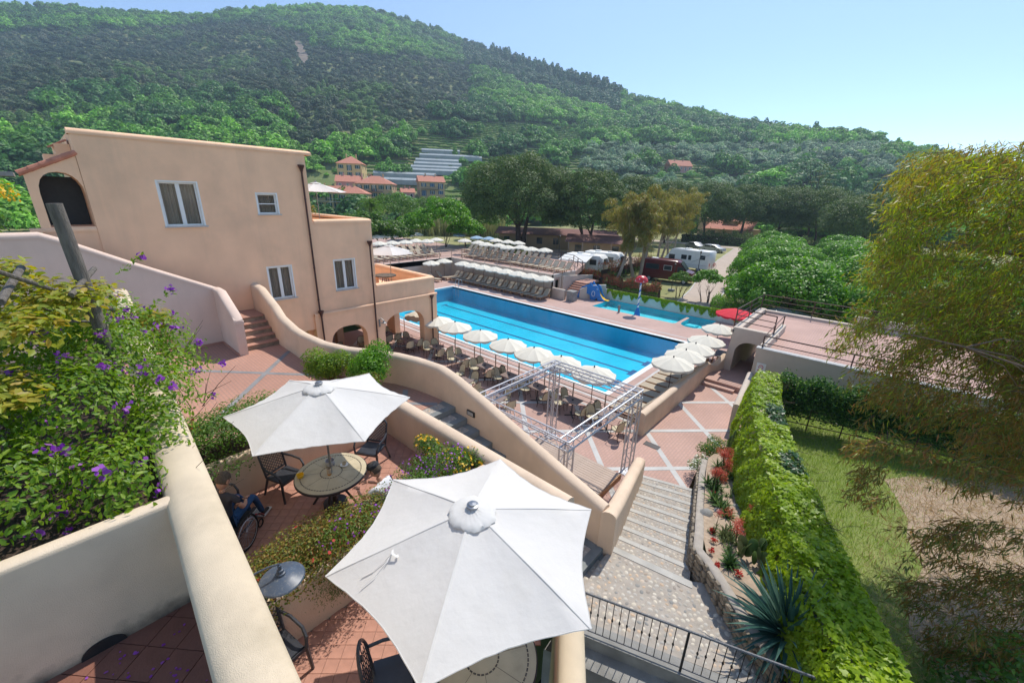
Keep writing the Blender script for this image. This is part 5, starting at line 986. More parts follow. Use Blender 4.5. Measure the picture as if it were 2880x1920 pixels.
def make_parasol(R, n, rim, apex, m, mp, val=.13, pole=.018, scal=True, cat='parasol', name='pool_parasol'):
    t = thing(name, 'x', cat); b = MB(); S = 5; V = []; F = []; rings = 6; na_ = n * S
    def rad(a): u = (a * n / (2 * pi)) % 1; return R * (1 - .045 * sin(pi * u))
    def hgt(fr, a): u = (a * n / (2 * pi)) % 1; return apex - (apex - rim) * fr ** 1.35 - .035 * sin(pi * u) * fr * (1 if scal else 2)
    V.append((0, 0, apex))
    for i in range(1, rings + 1):
        for j in range(na_): a = 2 * pi * j / na_; fr = i / rings; V.append((cos(a) * rad(a) * fr, sin(a) * rad(a) * fr, hgt(fr, a)))
    for j in range(na_): F.append((0, 1 + j, 1 + (j + 1) % na_))
    for i in range(rings - 1):
        for j in range(na_): a, c = 1 + i * na_ + j, 1 + i * na_ + (j + 1) % na_; F.append((a, a + na_, c + na_, c))
    b.add(V, F); b.build('canopy', m, t, smooth=True, ang=12)
    if val:
        b = MB(); V = []
        for j in range(na_): a = 2 * pi * j / na_; u = (a * n / (2 * pi)) % 1; z = hgt(1, a); V += [(cos(a) * rad(a), sin(a) * rad(a), z), (cos(a) * rad(a) * 1.008, sin(a) * rad(a) * 1.008, z - val * (.55 + .45 * sin(pi * u)))]
        b.add(V, [(2 * j, 2 * j + 1, 2 * ((j + 1) % na_) + 1, 2 * ((j + 1) % na_)) for j in range(na_)]); b.build('valance', m, t, smooth=True)
    b = MB(); b.tube([(0, 0, 0), (0, 0, apex)], pole, 7); b.build('pole', mp, t, smooth=True); b = MB(); b.lathe([(.03, apex - .01), (.04, apex + .02), (.025, apex + .06), (.005, apex + .09)], 8); b.build('finial', m_dark, t, smooth=True)
    for k in range(n): a = 2 * pi * k / n; b = MB(); b.tube([(0, 0, apex - .03), (cos(a) * R * .5, sin(a) * R * .5, hgt(.5, a) - .02), (cos(a) * R * .97, sin(a) * R * .97, hgt(.97, a) - .02)], .006, 4); b.build('rib', m_dark, t)
    return t
m_polew = mat('dark_red_pole', (.10, .035, .03), .5, .1, 5); m_polet = mat('timber_pole', (.32, .20, .09), .6, .1, 5)
PAR = tree_of(make_parasol(1.0, 10, 1.92, 2.24, m_canvas2, m_polew)); pu = []
PARS = tree_of(make_parasol(.92, 10, 1.7, 2.0, m_canvas2, m_polet)); ps_ = []
# north row beside the pool
for k in range(18):
    x = -37.0 + .79 * k + (.25 if k % 2 else 0) * .0; put(LOUNG, lu, (x, 31.15, 0), RAD(-4 + (k * 7) % 5), f'beige sun lounger, {ORD[k]} from the left in the row along the north wall', 'loungers along the north wall of the pool')
for k, x in enumerate(np.linspace(-35.7, -23.9, 8)): put(PAR, pu, (x, 31.55 - .0 * k, 0), k * .31, f'ivory scalloped parasol, {ORD[k]} from the left in the row along the north wall', 'parasols along the north wall of the pool')
for k, (x, y, a) in enumerate(((-37.6, 27.6, 95), (-37.5, 28.7, 100), (-37.7, 30.1, 102))): put(LOUNG, lu, (x, y, 0), RAD(a), f'beige sun lounger, {ORD[k]} of the three below the west wall corner', 'loungers at the west end of the pool')
for k, p in enumerate(((-38.2, 28.9), (-38.6, 31.1))): put(PAR, pu, (*p, 0), k, ('left' if k == 0 else 'right') + ' ivory parasol of the pair at the west wall corner', 'parasols at the west end of the pool')
# east row, heads against the plaza wall
for k in range(9): put(LOUNG, lu, (-6.75, 15.85 + .78 * k, 0), RAD(-90 + (k * 5) % 4), f'beige sun lounger, {ORD[k]} from the dining terrace in the row below the plaza wall', 'loungers below the plaza wall')
for k, (x, y) in enumerate(((-6.25, 18.85), (-6.2, 20.35), (-6.2, 21.75), (-6.2, 23.6), (-6.4, 26.6))): put(PAR, pu, (x, y, 0), k * .5, f'ivory scalloped parasol, {ORD[k]} from the near end beside the plaza wall', 'parasols beside the plaza wall')
# row on the deck beyond the dining terrace
for k, x in enumerate((-21.2, -19.35, -17.75, -15.6, -13.5, -11.75, -10.1, -8.3)): put(PAR, pu, (x, 15.0, 0), k * .37, f'ivory scalloped parasol, {ORD[k]} from the left between the dining terrace and the pool', 'parasols beside the dining terrace railing')
# upper sun terrace
for k in range(19): put(LOUNG, lu, (-38.6 + .82 * k, 35.0, ZU), RAD(-3 + (k * 7) % 5), f'beige sun lounger, {ORD[k]} from the left in the front row of the upper terrace', 'loungers in the front row of the upper terrace')
for k in range(15): put(LOUNG, lu, (-42.3 + .95 * k, 38.3, ZU), RAD(-3 + (k * 11) % 7), f'beige sun lounger, {ORD[k]} from the left in the back row of the upper terrace', 'loungers in the back row of the upper terrace')
for k in range(13): put(LOUNG, lu, (-41.6, 20.2 + .98 * k, ZU), RAD(92 + (k * 7) % 5), f'beige sun lounger, {ORD[k]} from the building in the front row of the west terrace', 'loungers in the front row of the west terrace')
for k in range(12): put(LOUNG, lu, (-45.2, 22.5 + 1.0 * k, ZU), RAD(92 + (k * 11) % 6), f'beige sun lounger, {ORD[k]} from the building in the back row of the west terrace', 'loungers in the back row of the west terrace')
for k, p in enumerate(((-40.6, 36.2), (-37.9, 36.1), (-35.8, 35.4), (-34.2, 35.9), (-32.2, 35.3), (-31.4, 36.7), (-29.5, 36.3), (-28.0, 36.8))): put(PARS, ps_, (*p, ZU), k * .7, f'ivory parasol, {ORD[k]} from the left over the front row of the upper terrace', 'parasols of the upper terrace front row')
for k, p in enumerate(((-38.6, 40.0), (-36.5, 40.0), (-34.8, 40.1))): put(PARS, ps_, (*p, ZU), k * .7, f'ivory parasol, {ORD[k]} from the left over the back row of the upper terrace', 'parasols of the upper terrace back row')
for k, p in enumerate(((-43.3, 25.5), (-43.1, 27.1), (-43.0, 28.8), (-43.6, 30.8), (-42.6, 31.7), (-43.5, 33.9))): put(PARS, ps_, (*p, ZU), k * .7, f'ivory parasol, {ORD[k]} from the building in the near line on the west terrace', 'parasols of the west terrace near line')
for k, p in enumerate(((-50.5, 29.5), (-51, 31.1), (-50.6, 32.5), (-50.6, 34.3), (-51.1, 36.3))): put(PARS, ps_, (*p, ZU), k * .7, f'ivory parasol, {ORD[k]} from the building in the far line on the west terrace', 'parasols of the west terrace far line')
PB = tree_of(make_parasol(.95, 10, 1.72, 2.0, m_blue_canvas, m_polet)); bu_ = []
for k, p in enumerate(((-47.4, 41.2), (-42.8, 40.4), (-41.0, 41.0))): put(PB, bu_, (*p, ZU), k, f'faded blue parasol, {ORD[k]} from the left at the back of the upper terrace', 'blue parasols at the back of the upper terrace')
PRD = make_parasol(1.35, 12, 1.9, 2.3, m_red_canvas, m_tan, .15, name='red_parasol'); PRD.location = (-6.7, 31.6, 0); PRD['label'] = 'large red parasol at the far right corner of the pool deck'
o = copy_tree(LOUNG); o.location = (-5.6, 31.3, 0); o.rotation_euler = (0, 0, RAD(150)); o['label'] = 'pale sun lounger standing under the red parasol'; o['group'] = 'loungers by the red parasol'
# wooden table right of the parasols
t = thing('wooden_table', 'dark wooden table with bench under the last white parasol near the arch', 'table', (-5.75, 25.6, 0)); b = MB(); b.box((0, 0, .74), (.8, 1.3, .04)); b.build('tabletop', m_dark, t)
for x, y in ((-.3, -.5), (.3, -.5), (-.3, .5), (.3, .5)): b = MB(); b.box((x, y, .36), (.06, .06, .72)); b.build('leg', m_wood, t)
b = MB(); b.box((-.75, 0, .42), (.3, 1.2, .04)); b.box((-.75, 0, .2), (.25, .06, .38)); b.build('bench', m_wood, t)

# ---- bistro tables and rattan chairs on the dining terrace
def make_chair():
    t = thing('bistro_chair', 'x', 'chair'); b = MB(); b.lathe([(.0, .445), (.2, .44), (.225, .455), (.2, .475), (0, .47)], 16, Matrix.Diagonal((1, 1.05, 1, 1)), cap=False); b.build('seat', m_rattan, t, smooth=True)
    b = MB(); V = []; F = []; n, k = 10, 5
    for i in range(n + 1):
        a = RAD(200) + RAD(140) * i / n; u = (i / n - .5) * 2; h = .44 * sqrt(max(0, 1 - (abs(u) ** 2.6)))
        for j in range(k + 1): z = .47 + h * j / k; r_ = .235 + .05 * (j / k) * 1.0; V.append((cos(a) * r_, -.02 + sin(a) * r_, z))
    for i in range(n):
        for j in range(k): a = i * (k + 1) + j; F.append((a, a + 1, a + k + 2, a + k + 1))
    b.add(V, F); b.build('backrest', m_rattan, t, smooth=True)
    rim = [V[i * (k + 1) + k] for i in range(n + 1)]; b = MB(); b.tube([(.19, .15, .46)] + [(.25, .12, .66)] + [(.26, 0, .68)] + [rim[-1][:2] + (.6,)] , .012, 5); b.tube([(-.19, .15, .46), (-.25, .12, .66), (-.26, 0, .68), rim[0][:2] + (.6,)], .012, 5); b.tube(rim, .012, 5)
    b.lathe([(.215, .43), (.228, .43), (.228, .448), (.215, .448)], 14, cap=False); b.build('frame', m_cane, t, smooth=True)
    for x, y in ((-.17, .16), (.17, .16), (-.16, -.17), (.16, -.17)): b = MB(); b.tube([(x, y, .44), (x * 1.05, y * 1.1, .22), (x * 1.22, y * 1.3, 0)], .012, 5); b.build('leg', m_cane, t)
    b = MB(); b.tube([(-.17, .17, .22), (.17, .17, .22), (.17, -.18, .22), (-.17, -.18, .22)], .008, 4, closed=True); b.build('stretcher', m_cane, t); return t
CH = tree_of(make_chair()); cu_ = []
def make_bistro():
    t = thing('bistro_table', 'x', 'table'); b = MB(); b.box((0, 0, .73), (.72, .62, .03)); b.build('tabletop', m_tabtop, t); b = MB(); b.tube([(0, 0, .03), (0, 0, .72)], .028, 8); b.build('column', m_dark, t, smooth=True)
    b = MB(); b.box((0, 0, .02), (.62, .05, .03), RAD(45)); b.box((0, 0, .021), (.62, .05, .03), RAD(-45)); b.build('foot', m_dark, t); b = MB(); b.lathe([(.045, .746), (.05, .78), (.03, .78), (.02, .755)], 10); b.build('ashtray', m_dark, t, smooth=True); return t
BT = tree_of(make_bistro()); tu = []
rowx = [-17.95, -15.75, -13.95, -12.25, -10.45, -8.5, -6.75]
def chairs4(x, y, where, offs=((-.62, -.16, -95), (-.58, .42, -80), (.6, -.3, 85), (.66, .3, 100))):
    for j, (dx, dy, a) in enumerate(offs):
        side = ('near left', 'far left', 'near right', 'far right')[j]; put(CH, cu_, (x + dx, y + dy, ZT), RAD(a + random.uniform(-14, 14)), f'rattan chair at the {side} of {where}', 'rattan chairs on the dining terrace')
for k, x in enumerate(rowx):
    w_ = f'the {ORD[k]} brown table along the pool railing'; put(BT, tu, (x, 13.75, ZT), 0, f'square brown table, {ORD[k]} from the arcade along the pool railing', 'square tables on the dining terrace'); chairs4(x, 13.75, w_)
for k, (x, y) in enumerate(((-13.3, 11.75), (-11.0, 11.6))):
    put(BT, tu, (x, y, ZT), RAD(8), f'square brown table of the second row, {"left" if k == 0 else "right"} one behind the curved wall', 'square tables on the dining terrace'); chairs4(x, y, f'the {"left" if k == 0 else "right"} table of the second row', ((-.6, -.2, -95), (-.1, .62, 180), (.62, .1, 85), (.1, -.66, 0)))
for k, (x, y) in enumerate(((-20.2, 13.3), (-22.0, 13.0), (-21.2, 11.4), (-21.0, 9.4), (-22.9, 9.6))):
    put(BT, tu, (x, y, ZT), 0, f'square table in the shade of the arcade, {ORD[k]} from the pool corner', 'square tables in the arcade'); chairs4(x, y, f'the {ORD[k]} table in the arcade shade')
put(CH, cu_, (-14.55, 12.55, ZT), RAD(170), 'cream rattan chair standing alone between the two table rows', 'rattan chairs on the dining terrace')

# ---- stage truss over a plank platform
pf = thing('stage_platform', 'low stage of weathered timber planks inside the truss frame', 'platform', (-8.3, 7.4, ZT))
b = MB(); b.bb(0, 3.45, .02, 3.85, 0, .17); b.build('base', m_dark, pf); b = MB(); b.bb(3.45, 3.49, 0, 3.9, 0, .2); b.build('side_board', m_wood, pf)
pm = MB(); pm.box((0, 0, 0), (3.44, .112, .025)); pm = pm.mesh('plank', m_plank)
for k in range(32): link('plank', pm, pf, loc=(1.72, .06 + .121 * k, .185 + .001 * (k % 2)))
ts = thing('stage_truss', 'square aluminium lattice truss frame standing over the timber stage', 'truss', (-8.15, 7.75, ZT)); TW = .27
def truss(p, q_, parent, name):
    p, q_ = Vector(p), Vector(q_); d = (q_ - p); L_ = d.length; d.normalize(); u = Vector((0, 0, 1)) if abs(d.z) < .5 else Vector((1, 0, 0)); v = d.cross(u).normalized(); u = v.cross(d); h = TW / 2
    co = [p + (u * a + v * c) * h for a, c in ((-1, -1), (1, -1), (1, 1), (-1, 1))]; r = link(name, None, parent)
    for c in co: b = MB(); b.tube([c, c + d * L_], .0245, 7); b.build('chord', m_alu, r, smooth=True)
    n = max(2, round(L_ / .3)); b = MB()
    for f in range(4):
        a, c = co[f], co[(f + 1) % 4]
        for j in range(n): s0, s1 = L_ * j / n, L_ * (j + 1) / n; b.tube([(a if j % 2 else c) + d * s0, (c if j % 2 else a) + d * s1], .0095, 4, cap=False)
        b.tube([a + d * .02, c + d * .02], .0095, 4); b.tube([a + d * (L_ - .02), c + d * (L_ - .02)], .0095, 4)
    b.build('lacing', m_alu, r)
TX, TY, TH = 3.3, 4.0, 3.2
for x, y in ((0, 0), (TX, 0), (TX, TY), (0, TY)): truss((x, y, .03 if 1 else 0), (x, y, TH - TW), ts, 'leg')
for p, q_ in (((0, 0), (TX, 0)), ((TX, 0), (TX, TY)), ((TX, TY), (0, TY)), ((0, TY), (0, 0))):
    d = Vector((q_[0] - p[0], q_[1] - p[1])).normalized() * TW / 2; truss((p[0] - d.x, p[1] - d.y, TH - TW / 2), (q_[0] + d.x, q_[1] + d.y, TH - TW / 2), ts, 'beam')
for x, y in ((0, 0), (TX, 0), (TX, TY), (0, TY)): b = MB(); b.box((x, y, .012), (.4, .4, .02)); b.build('base_plate', m_alu, ts)
b = MB(); b.bb(-.3, .3, -.15, .15, 0, .01); [b.bb(-.28 + .07 * k, -.25 + .07 * k, -.13, .13, .01, .014) for k in range(8)]; o = b.build('drain_grate', m_dark); o.location = (-4.9, 14.0, ZT + .004); o['label'] = 'small dark drain grate in the plaza beside the truss leg'; o['category'] = 'drain'

# ---- big hexagonal garden parasols
def make_big(R, h, rot=0, name='garden_parasol', tie=False, base=2.12):
    t = thing(name, 'x', 'parasol'); n = 6; S = 12; rings = 10; na_ = n * S; z0 = base
    def rad(a): u = (a * n / (2 * pi)) % 1; ang = (u - .5) * 2 * pi / n; return R * cos(pi / n) / cos(ang) * (1 - .075 * (1 - (2 * u - 1) ** 2))
    def hgt(fr, a): u = (a * n / (2 * pi)) % 1; return z0 + h - h * (fr ** 1.08) - .055 * (1 - (2 * u - 1) ** 2) * fr * (1 - .35 * fr) + .006 * sin(a * 31 + fr * 9) * fr
    b = MB(); V = [(0, 0, z0 + h)]; F = []
    for i in range(1, rings + 1):
        for j in range(na_): a = 2 * pi * j / na_; fr = i / rings; V.append((cos(a) * rad(a) * fr, sin(a) * rad(a) * fr, hgt(fr, a)))
    for j in range(na_): F.append((0, 1 + j, 1 + (j + 1) % na_))
    for i in range(rings - 1):
        for j in range(na_): a, c = 1 + i * na_ + j, 1 + i * na_ + (j + 1) % na_; F.append((a, a + na_, c + na_, c))
    b.add(V, F); cn = b.build('canopy', m_cloth, t, smooth=True, ang=30)
    b = MB(); pr = [(cos(2 * pi * j / na_) * rad(2 * pi * j / na_), sin(2 * pi * j / na_) * rad(2 * pi * j / na_), hgt(1, 2 * pi * j / na_)) for j in range(na_)]; b.tube(pr, .006, 4, closed=True); b.build('hem', m_cloth, cn)
    for k in range(n):   # sewn seams over the ribs
        V = []; a = 2 * pi * k / n
        for i in range(11): fr = .16 + .84 * i / 10; zz = hgt(fr, a) + .0035; V += [(cos(a) * rad(a) * fr - sin(a) * .011, sin(a) * rad(a) * fr + cos(a) * .011, zz), (cos(a) * rad(a) * fr + sin(a) * .011, sin(a) * rad(a) * fr - cos(a) * .011, zz)]
        b = MB(); b.add(V, [(2 * i, 2 * i + 1, 2 * i + 3, 2 * i + 2) for i in range(10)]); b.build('seam', m_cloth, cn)
    # ruffled vent cap
    b = MB(); V = [(0, 0, z0 + h + .07)]; F = []; m_ = 72; RG = [.06, .13, .19, .245, .262]; 
    for i, r in enumerate(RG):
        for j in range(m_): a = 2 * pi * j / m_; k = (i / 4) ** 2; rr_ = r * (1 + .03 * k * sin(a * 6) + .022 * k * sin(a * 13 + 1) + .01 * k * sin(a * 29)); V.append((cos(a) * rr_, sin(a) * rr_, z0 + h + .03 - h / R * r * .95 + .006 * k * sin(a * 5 + .8 * i) + .0045 * sin(a * 11 + 2.7 * i) + .004 * sin(a * 19 + 4 * i) + (-.022 if i == 4 else 0)))
    for j in range(m_): F.append((0, 1 + j, 1 + (j + 1) % m_))
    for i in range(4):
        for j in range(m_): a, c = 1 + i * m_ + j, 1 + i * m_ + (j + 1) % m_; F.append((a, a + m_, c + m_, c))
    b.add(V, F); b.build('vent_cap', m_cloth, t, smooth=True, ang=60)
    b = MB(); b.lathe([(.062, z0 + h + .03), (.064, z0 + h + .055), (.045, z0 + h + .062), (.042, z0 + h + .075), (.0, z0 + h + .08)], 20, cap=False); b.build('knob', m_metal, t, smooth=True)
    b = MB(); b.tube([(0, 0, 0), (0, 0, z0 + h)], .02, 10); b.build('pole', m_metal, t, smooth=True)
    for k in range(n): a = 2 * pi * k / n; b = MB(); b.tube([(0, 0, z0 + h - .03), (cos(a) * R * .96, sin(a) * R * .96, hgt(.96, a) - .025)], .009, 4); b.build('rib', m_metal, t)
    if tie:
        def sp(fr, a, dz=.012): return (cos(a) * rad(a) * fr, sin(a) * rad(a) * fr, hgt(fr, a) + dz)
        ta = tie; b = MB()
        for pts in ([sp(.62, ta), sp(.69, ta + .03), sp(.78, ta + .05), sp(.86, ta + .04)], [sp(.62, ta), sp(.70, ta + .07, .03), sp(.80, ta + .11), sp(.92, ta + .12)], [sp(.60, ta - .02, .03), sp(.63, ta + .03, .05), sp(.62, ta + .09, .03), sp(.60, ta + .04, .01)]):
            V = []
            for p in pts: V += [(p[0], p[1], p[2]), (p[0] + .02, p[1] + .012, p[2] + .003)]
            b.add(V, [(2 * i, 2 * i + 2, 2 * i + 3, 2 * i + 1) for i in range(3)])
        b.build('tie_strap', m_cloth, t)
    b = MB(); b.lathe([(.22, 0), (.22, .06), (.05, .09), (.04, .2)], 14); b.build('base', m_dark, t, smooth=True); return t
m_cloth = mat('white_parasol_cloth', (.74, .72, .685), .92, .03, 1.5, .6, 5, detail=5, stain=(.60, .57, .50, .35), stainscale=1.6); t_, N_, L_n = nodes(m_cloth); tr_ = N_.new('ShaderNodeBsdfTranslucent'); tr_.inputs[0].default_value = (.8, .78, .72, 1); ms_ = N_.new('ShaderNodeMixShader'); ms_.inputs[0].default_value = .22; L_n.new(N_['Principled BSDF'].outputs[0], ms_.inputs[1]); L_n.new(tr_.outputs[0], ms_.inputs[2]); L_n.new(ms_.outputs[0], N_['Material Output'].inputs[0])
def hexrot(cor, z, c): d = G(*cor, z)[:2] - np.array(c); return atan2(d[1], d[0])
kf = 2880 / 2352
u2c = (-2.62, 2.41); _r2 = hexrot((740 * kf, 1325 * kf), 5.62, (-2.62, 2.41)); o = make_big(1.5, .42, tie=atan2(1.41 - 2.41, -3.03 + 2.62) - _r2); o.location = (*u2c, ZC); o.rotation_euler = (0, 0, hexrot((740 * kf, 1325 * kf), 5.62, u2c)); o['label'] = 'largest white hexagonal parasol filling the bottom centre with a loose tie strap'; o['group'] = 'white hexagonal garden parasols'
u1c = (-6.74, 2.6); o = make_big(1.52, .42); o.location = (*u1c, ZC); o.rotation_euler = (0, 0, hexrot((500 + 400 / 2.904, 1000 + 500 / 2.904), 5.62, u1c)); o['label'] = 'white hexagonal parasol shading the round table where two people sit'; o['group'] = 'white hexagonal garden parasols'
o = make_big(1.5, .42); o.location = (-22.5, 9.9, 7.15); o.rotation_euler = (0, 0, .3); o['label'] = 'white parasol on the middle roof terrace against the village houses'; o['group'] = 'white hexagonal garden parasols'
o = make_big(1.5, .42, base=2.05); o.location = (-22.0, 13.6, 3.9); o.rotation_euler = (0, 0, .6); o['label'] = 'white parasol over the round table on the lowest roof terrace'; o['group'] = 'white hexagonal garden parasols'

# ---- round stone tables
m_stop = mat('cream_mosaic_stone', (.47, .40, .27), .55, .1, 4, stain=(.22, .18, .12, .5), stainscale=2.5); m_mos = mat('brown_mosaic', (.10, .085, .07), .6, .5, 40)
def round_table(c, label):
    t = thing('round_table', label, 'table', c); b = MB(); b.lathe([(.60, .70), (.625, .715), (.625, .735), (.60, .742), (0, .742)], 48, cap=False); b.build('tabletop', m_stop, t, smooth=True); b = MB(); b.lathe([(.60, .68), (.64, .69), (.64, .725), (.627, .735)], 48, cap=False); b.build('rim', m_dark, t, smooth=True)
    for r, n in ((.53, 64), (.19, 26)):
        b = MB()
        for k in range(n): a = 2 * pi * k / n; b.box((0, 0, .7435), (.018, 2 * pi * r / n * .72, .002), 0, Matrix.Rotation(a, 4, 'Z') @ Matrix.Translation((r, 0, 0)))
        b.build('mosaic_ring', m_mos, t)
    b = MB()
    for k in range(8): a = 2 * pi * k / 8 + .2; b.box((0, 0, .7425), (.32, .004, .001), 0, Matrix.Rotation(a, 4, 'Z') @ Matrix.Translation((.36, 0, 0)))
    b.build('stone_joint', m_mos, t)
    for k in range(4): a = pi / 4 + k * pi / 2; b = MB(); b.tube([(cos(a) * .12, sin(a) * .12, .68), (cos(a) * .2, sin(a) * .2, .35), (cos(a) * .42, sin(a) * .42, .0)], .022, 6); b.build('leg', m_iron, t, smooth=True)
    return t
round_table((*u1c, ZC), 'round cream stone table with mosaic rings under the shading parasol'); round_table((-2.3, 2.25, ZC), 'round stone table mostly hidden under the largest parasol'); round_table((-22.0, 13.2, 3.9), 'round stone table on the lowest roof terrace')
tz = ZC + .745; tc_ = Vector((*u1c, tz))
def on_table(px, py): p = G(px, py, tz); return (p[0], p[1], tz)
p = on_table(500 + 1003 / 2.904, 1000 + 990 / 2.904); b = MB(); b.lathe([(.03, 0), (.055, .005), (.065, .06), (.06, .06), (.05, .012), (0, .01)], 18, cap=False); b.tube([(.06, .0, .045), (.095, 0, .04), (.085, 0, .015), (.055, 0, .01)], .006, 5); o = b.build('bowl', m_yellow, smooth=True); o.location = p; o.rotation_euler = (0, 0, RAD(200)); o['label'] = 'yellow bowl with a handle on the round table'; o['category'] = 'bowl'
p = on_table(500 + 1360 / 2.904, 1000 + 893 / 2.904); t = thing('coffee_cup', 'cappuccino cup on a white saucer at the right of the table', 'cup', p); b = MB(); b.lathe([(0, .003), (.04, .004), (.075, .014), (.075, .018), (.03, .01)], 20, cap=False); b.build('saucer', m_white, t, smooth=True); b = MB(); b.lathe([(.02, .012), (.035, .03), (.042, .065), (.038, .065), (.03, .03), (0, .03)], 16, cap=False); b.build('cup', mat('cup_glaze', (.55, .45, .3), .3), t, smooth=True)
p = on_table(500 + 1245 / 2.904, 1000 + 885 / 2.904); t = thing('metal_tin', 'round shiny metal tin beside the parasol pole', 'tin', p); b = MB(); b.lathe([(.08, 0), (.082, .09), (.078, .09), (.075, .012), (0, .01)], 22, cap=False); b.build('body', m_alu, t, smooth=True); b = MB(); b.lathe([(.02, .09), (.025, .12), (.01, .13)], 10, Matrix.Translation((-.03, .02, 0))); b.build('red_knob', m_redp, t, smooth=True)
p = on_table(500 + 1240 / 2.904, 1000 + 968 / 2.904); t = thing('candle_lantern', 'small clear candle lantern with amber wax beside the pole', 'lantern', p); b = MB(); b.lathe([(.035, 0), (.04, .03), (.04, .03), (0, .03)], 14, cap=False); b.build('wax', mat('amber_wax', (.6, .25, .04), .4), t, smooth=True); b = MB(); b.lathe([(.04, .03), (.042, .13), (.035, .135)], 14, cap=False); b.build('glass', mat('frosted_glass', (.5, .4, .3), .2), t, smooth=True)

# ---- black patio armchairs with lattice backs
def patio(label, loc, rz, oval=False):
    t = thing('patio_chair', label, 'chair', loc, rz, 'black patio armchairs'); b = MB(); b.box((0, .0, .41), (.46, .44, .03)); b.box((0, .22, .40), (.46, .03, .05)); b.build('seat', m_pl, t)
    M = Matrix.Translation((0, -.22, .42)) @ Matrix.Rotation(RAD(12), 4, 'X'); b = MB()
    if oval:
        b.tube([(.25 * cos(a) * (1 if sin(a) > 0 else .8), 0, .28 + .3 * sin(a)) for a in np.linspace(0, 2 * pi, 25)[:-1]], .02, 6, closed=True, M=M); b.build('back_frame', m_pl, t, smooth=True); b = MB()
        for k in range(-4, 5): 
            x = k * .055; hh = .28 * sqrt(max(0, 1 - (x / .25) ** 2)); b.tube([(x - .05, 0, .28 - hh * .8), (x + .05, 0, .28 + hh * .5)], .006, 4, M=M); b.tube([(x + .05, 0, .28 - hh * .8), (x - .05, 0, .28 + hh * .5)], .006, 4, M=M)
        for s in (-1, 1): b.tube([(s * (.10 + .05 * cos(a)), 0, .46 + .05 * sin(a)) for a in np.linspace(0, 4.5, 9)], .007, 4, M=M)
        b.lathe([(0, -.02), (.035, -.015), (.035, .015), (0, .02)], 10, M @ Matrix.Translation((0, 0, .45)) @ Matrix.Rotation(RAD(90), 4, 'X'), cap=False); b.build('back_lattice', m_pl, t)
    else:
        b.tube([(-.22, 0, 0), (-.23, 0, .48), (-.16, 0, .57), (0, 0, .6), (.16, 0, .57), (.23, 0, .48), (.22, 0, 0)], .02, 6, M=M); b.build('back_frame', m_pl, t, smooth=True); b = MB()
        for k in range(-7, 8):
            for s in (-1, 1):
                x0 = k * .068; z0, z1 = .06, .52; pts = []
                xa, xb = x0 - s * .23, x0 + s * .23; 
                def cl(xa, za, xb, zb):
                    f0, f1 = 0., 1.
                    for lo, hi, a_, b_ in ((-.21, .21, xa, xb),):
                        if abs(b_ - a_) < 1e-9: continue
                        q0, q1 = (lo - a_) / (b_ - a_), (hi - a_) / (b_ - a_); q0, q1 = min(q0, q1), max(q0, q1); f0, f1 = max(f0, q0), min(f1, q1)
                    return (f0, f1) if f1 - f0 > .05 else None
                r_ = cl(xa, z0, xb, z1)
                if r_: f0, f1 = r_; b.tube([(xa + (xb - xa) * f0, 0, z0 + (z1 - z0) * f0), (xa + (xb - xa) * f1, 0, z0 + (z1 - z0) * f1)], .0065, 4, M=M)
        b.box((0, 0, .05), (.42, .02, .03), 0, M); b.box((0, 0, .53), (.36, .02, .03), 0, M); b.build('back_lattice', m_pl, t)
    for s in (-1, 1): b = MB(); b.tube([(s * .24, -.26, .68), (s * .28, -.1, .66), (s * .285, .14, .64), (s * .27, .22, .56), (s * .25, .23, .4)], .022, 6); b.build('armrest', m_pl, t, smooth=True)
    for x, y, x2, y2 in ((-.25, .22, -.27, .24), (.25, .22, .27, .24), (-.21, -.2, -.24, -.34), (.21, -.2, .24, -.34)): b = MB(); b.tube([(x, y, .42), (x2, y2, 0)], [.026, .02], 6); b.build('leg', m_pl, t, smooth=True)
m_pl = mat('anthracite_resin', (.035, .037, .045), .38, .12, 6, spec=.5)
patio('black lattice-back armchair left of the parasol pole against the planter', (-7.75, 2.1, ZC), RAD(-70)); patio('black lattice-back armchair under the right corner of the shading parasol', (-7.35, 3.75, ZC), RAD(-150)); patio('black armchair behind the man in the wheelchair', (-7.75, .95, ZC), RAD(-60))
patio('black armchair half hidden below the round lamp shade', (-4.3, .72, ZC), RAD(-80)); patio('black oval-back armchair at the bottom edge under the largest parasol', (-1.85, 1.75, ZC), RAD(35), True); patio('black oval-back armchair mostly hidden left under the largest parasol', (-3.05, 1.55, ZC), RAD(-30), True)
# lamp with round shade by the near parapet
p = G(790, 1612, 5.2); t = thing('wall_lamp', 'dark blue-grey round enamel lamp shade on an arm from the parapet', 'lamp', (p[0], p[1], 5.12)); m_en = mat('blue_grey_enamel', (.055, .075, .11), .35, .1, 12, spec=.5, stain=(.4, .38, .3, .35), stainscale=30)
b = MB(); b.lathe([(.235, 0), (.225, .015), (.13, .05), (.06, .075), (.05, .075), (.05, .1), (.035, .105), (.035, .14), (.02, .145), (.02, .2)], 32); b.build('lamp_shade', m_en, t, smooth=True); b = MB(); b.tube([(0, 0, .19), (0, 0, .22), (-.05, -.1, .21), (-.1, -.28, .18), (-.12, -.5, .14)], .012, 6); b.build('arm', m_en, t, smooth=True)

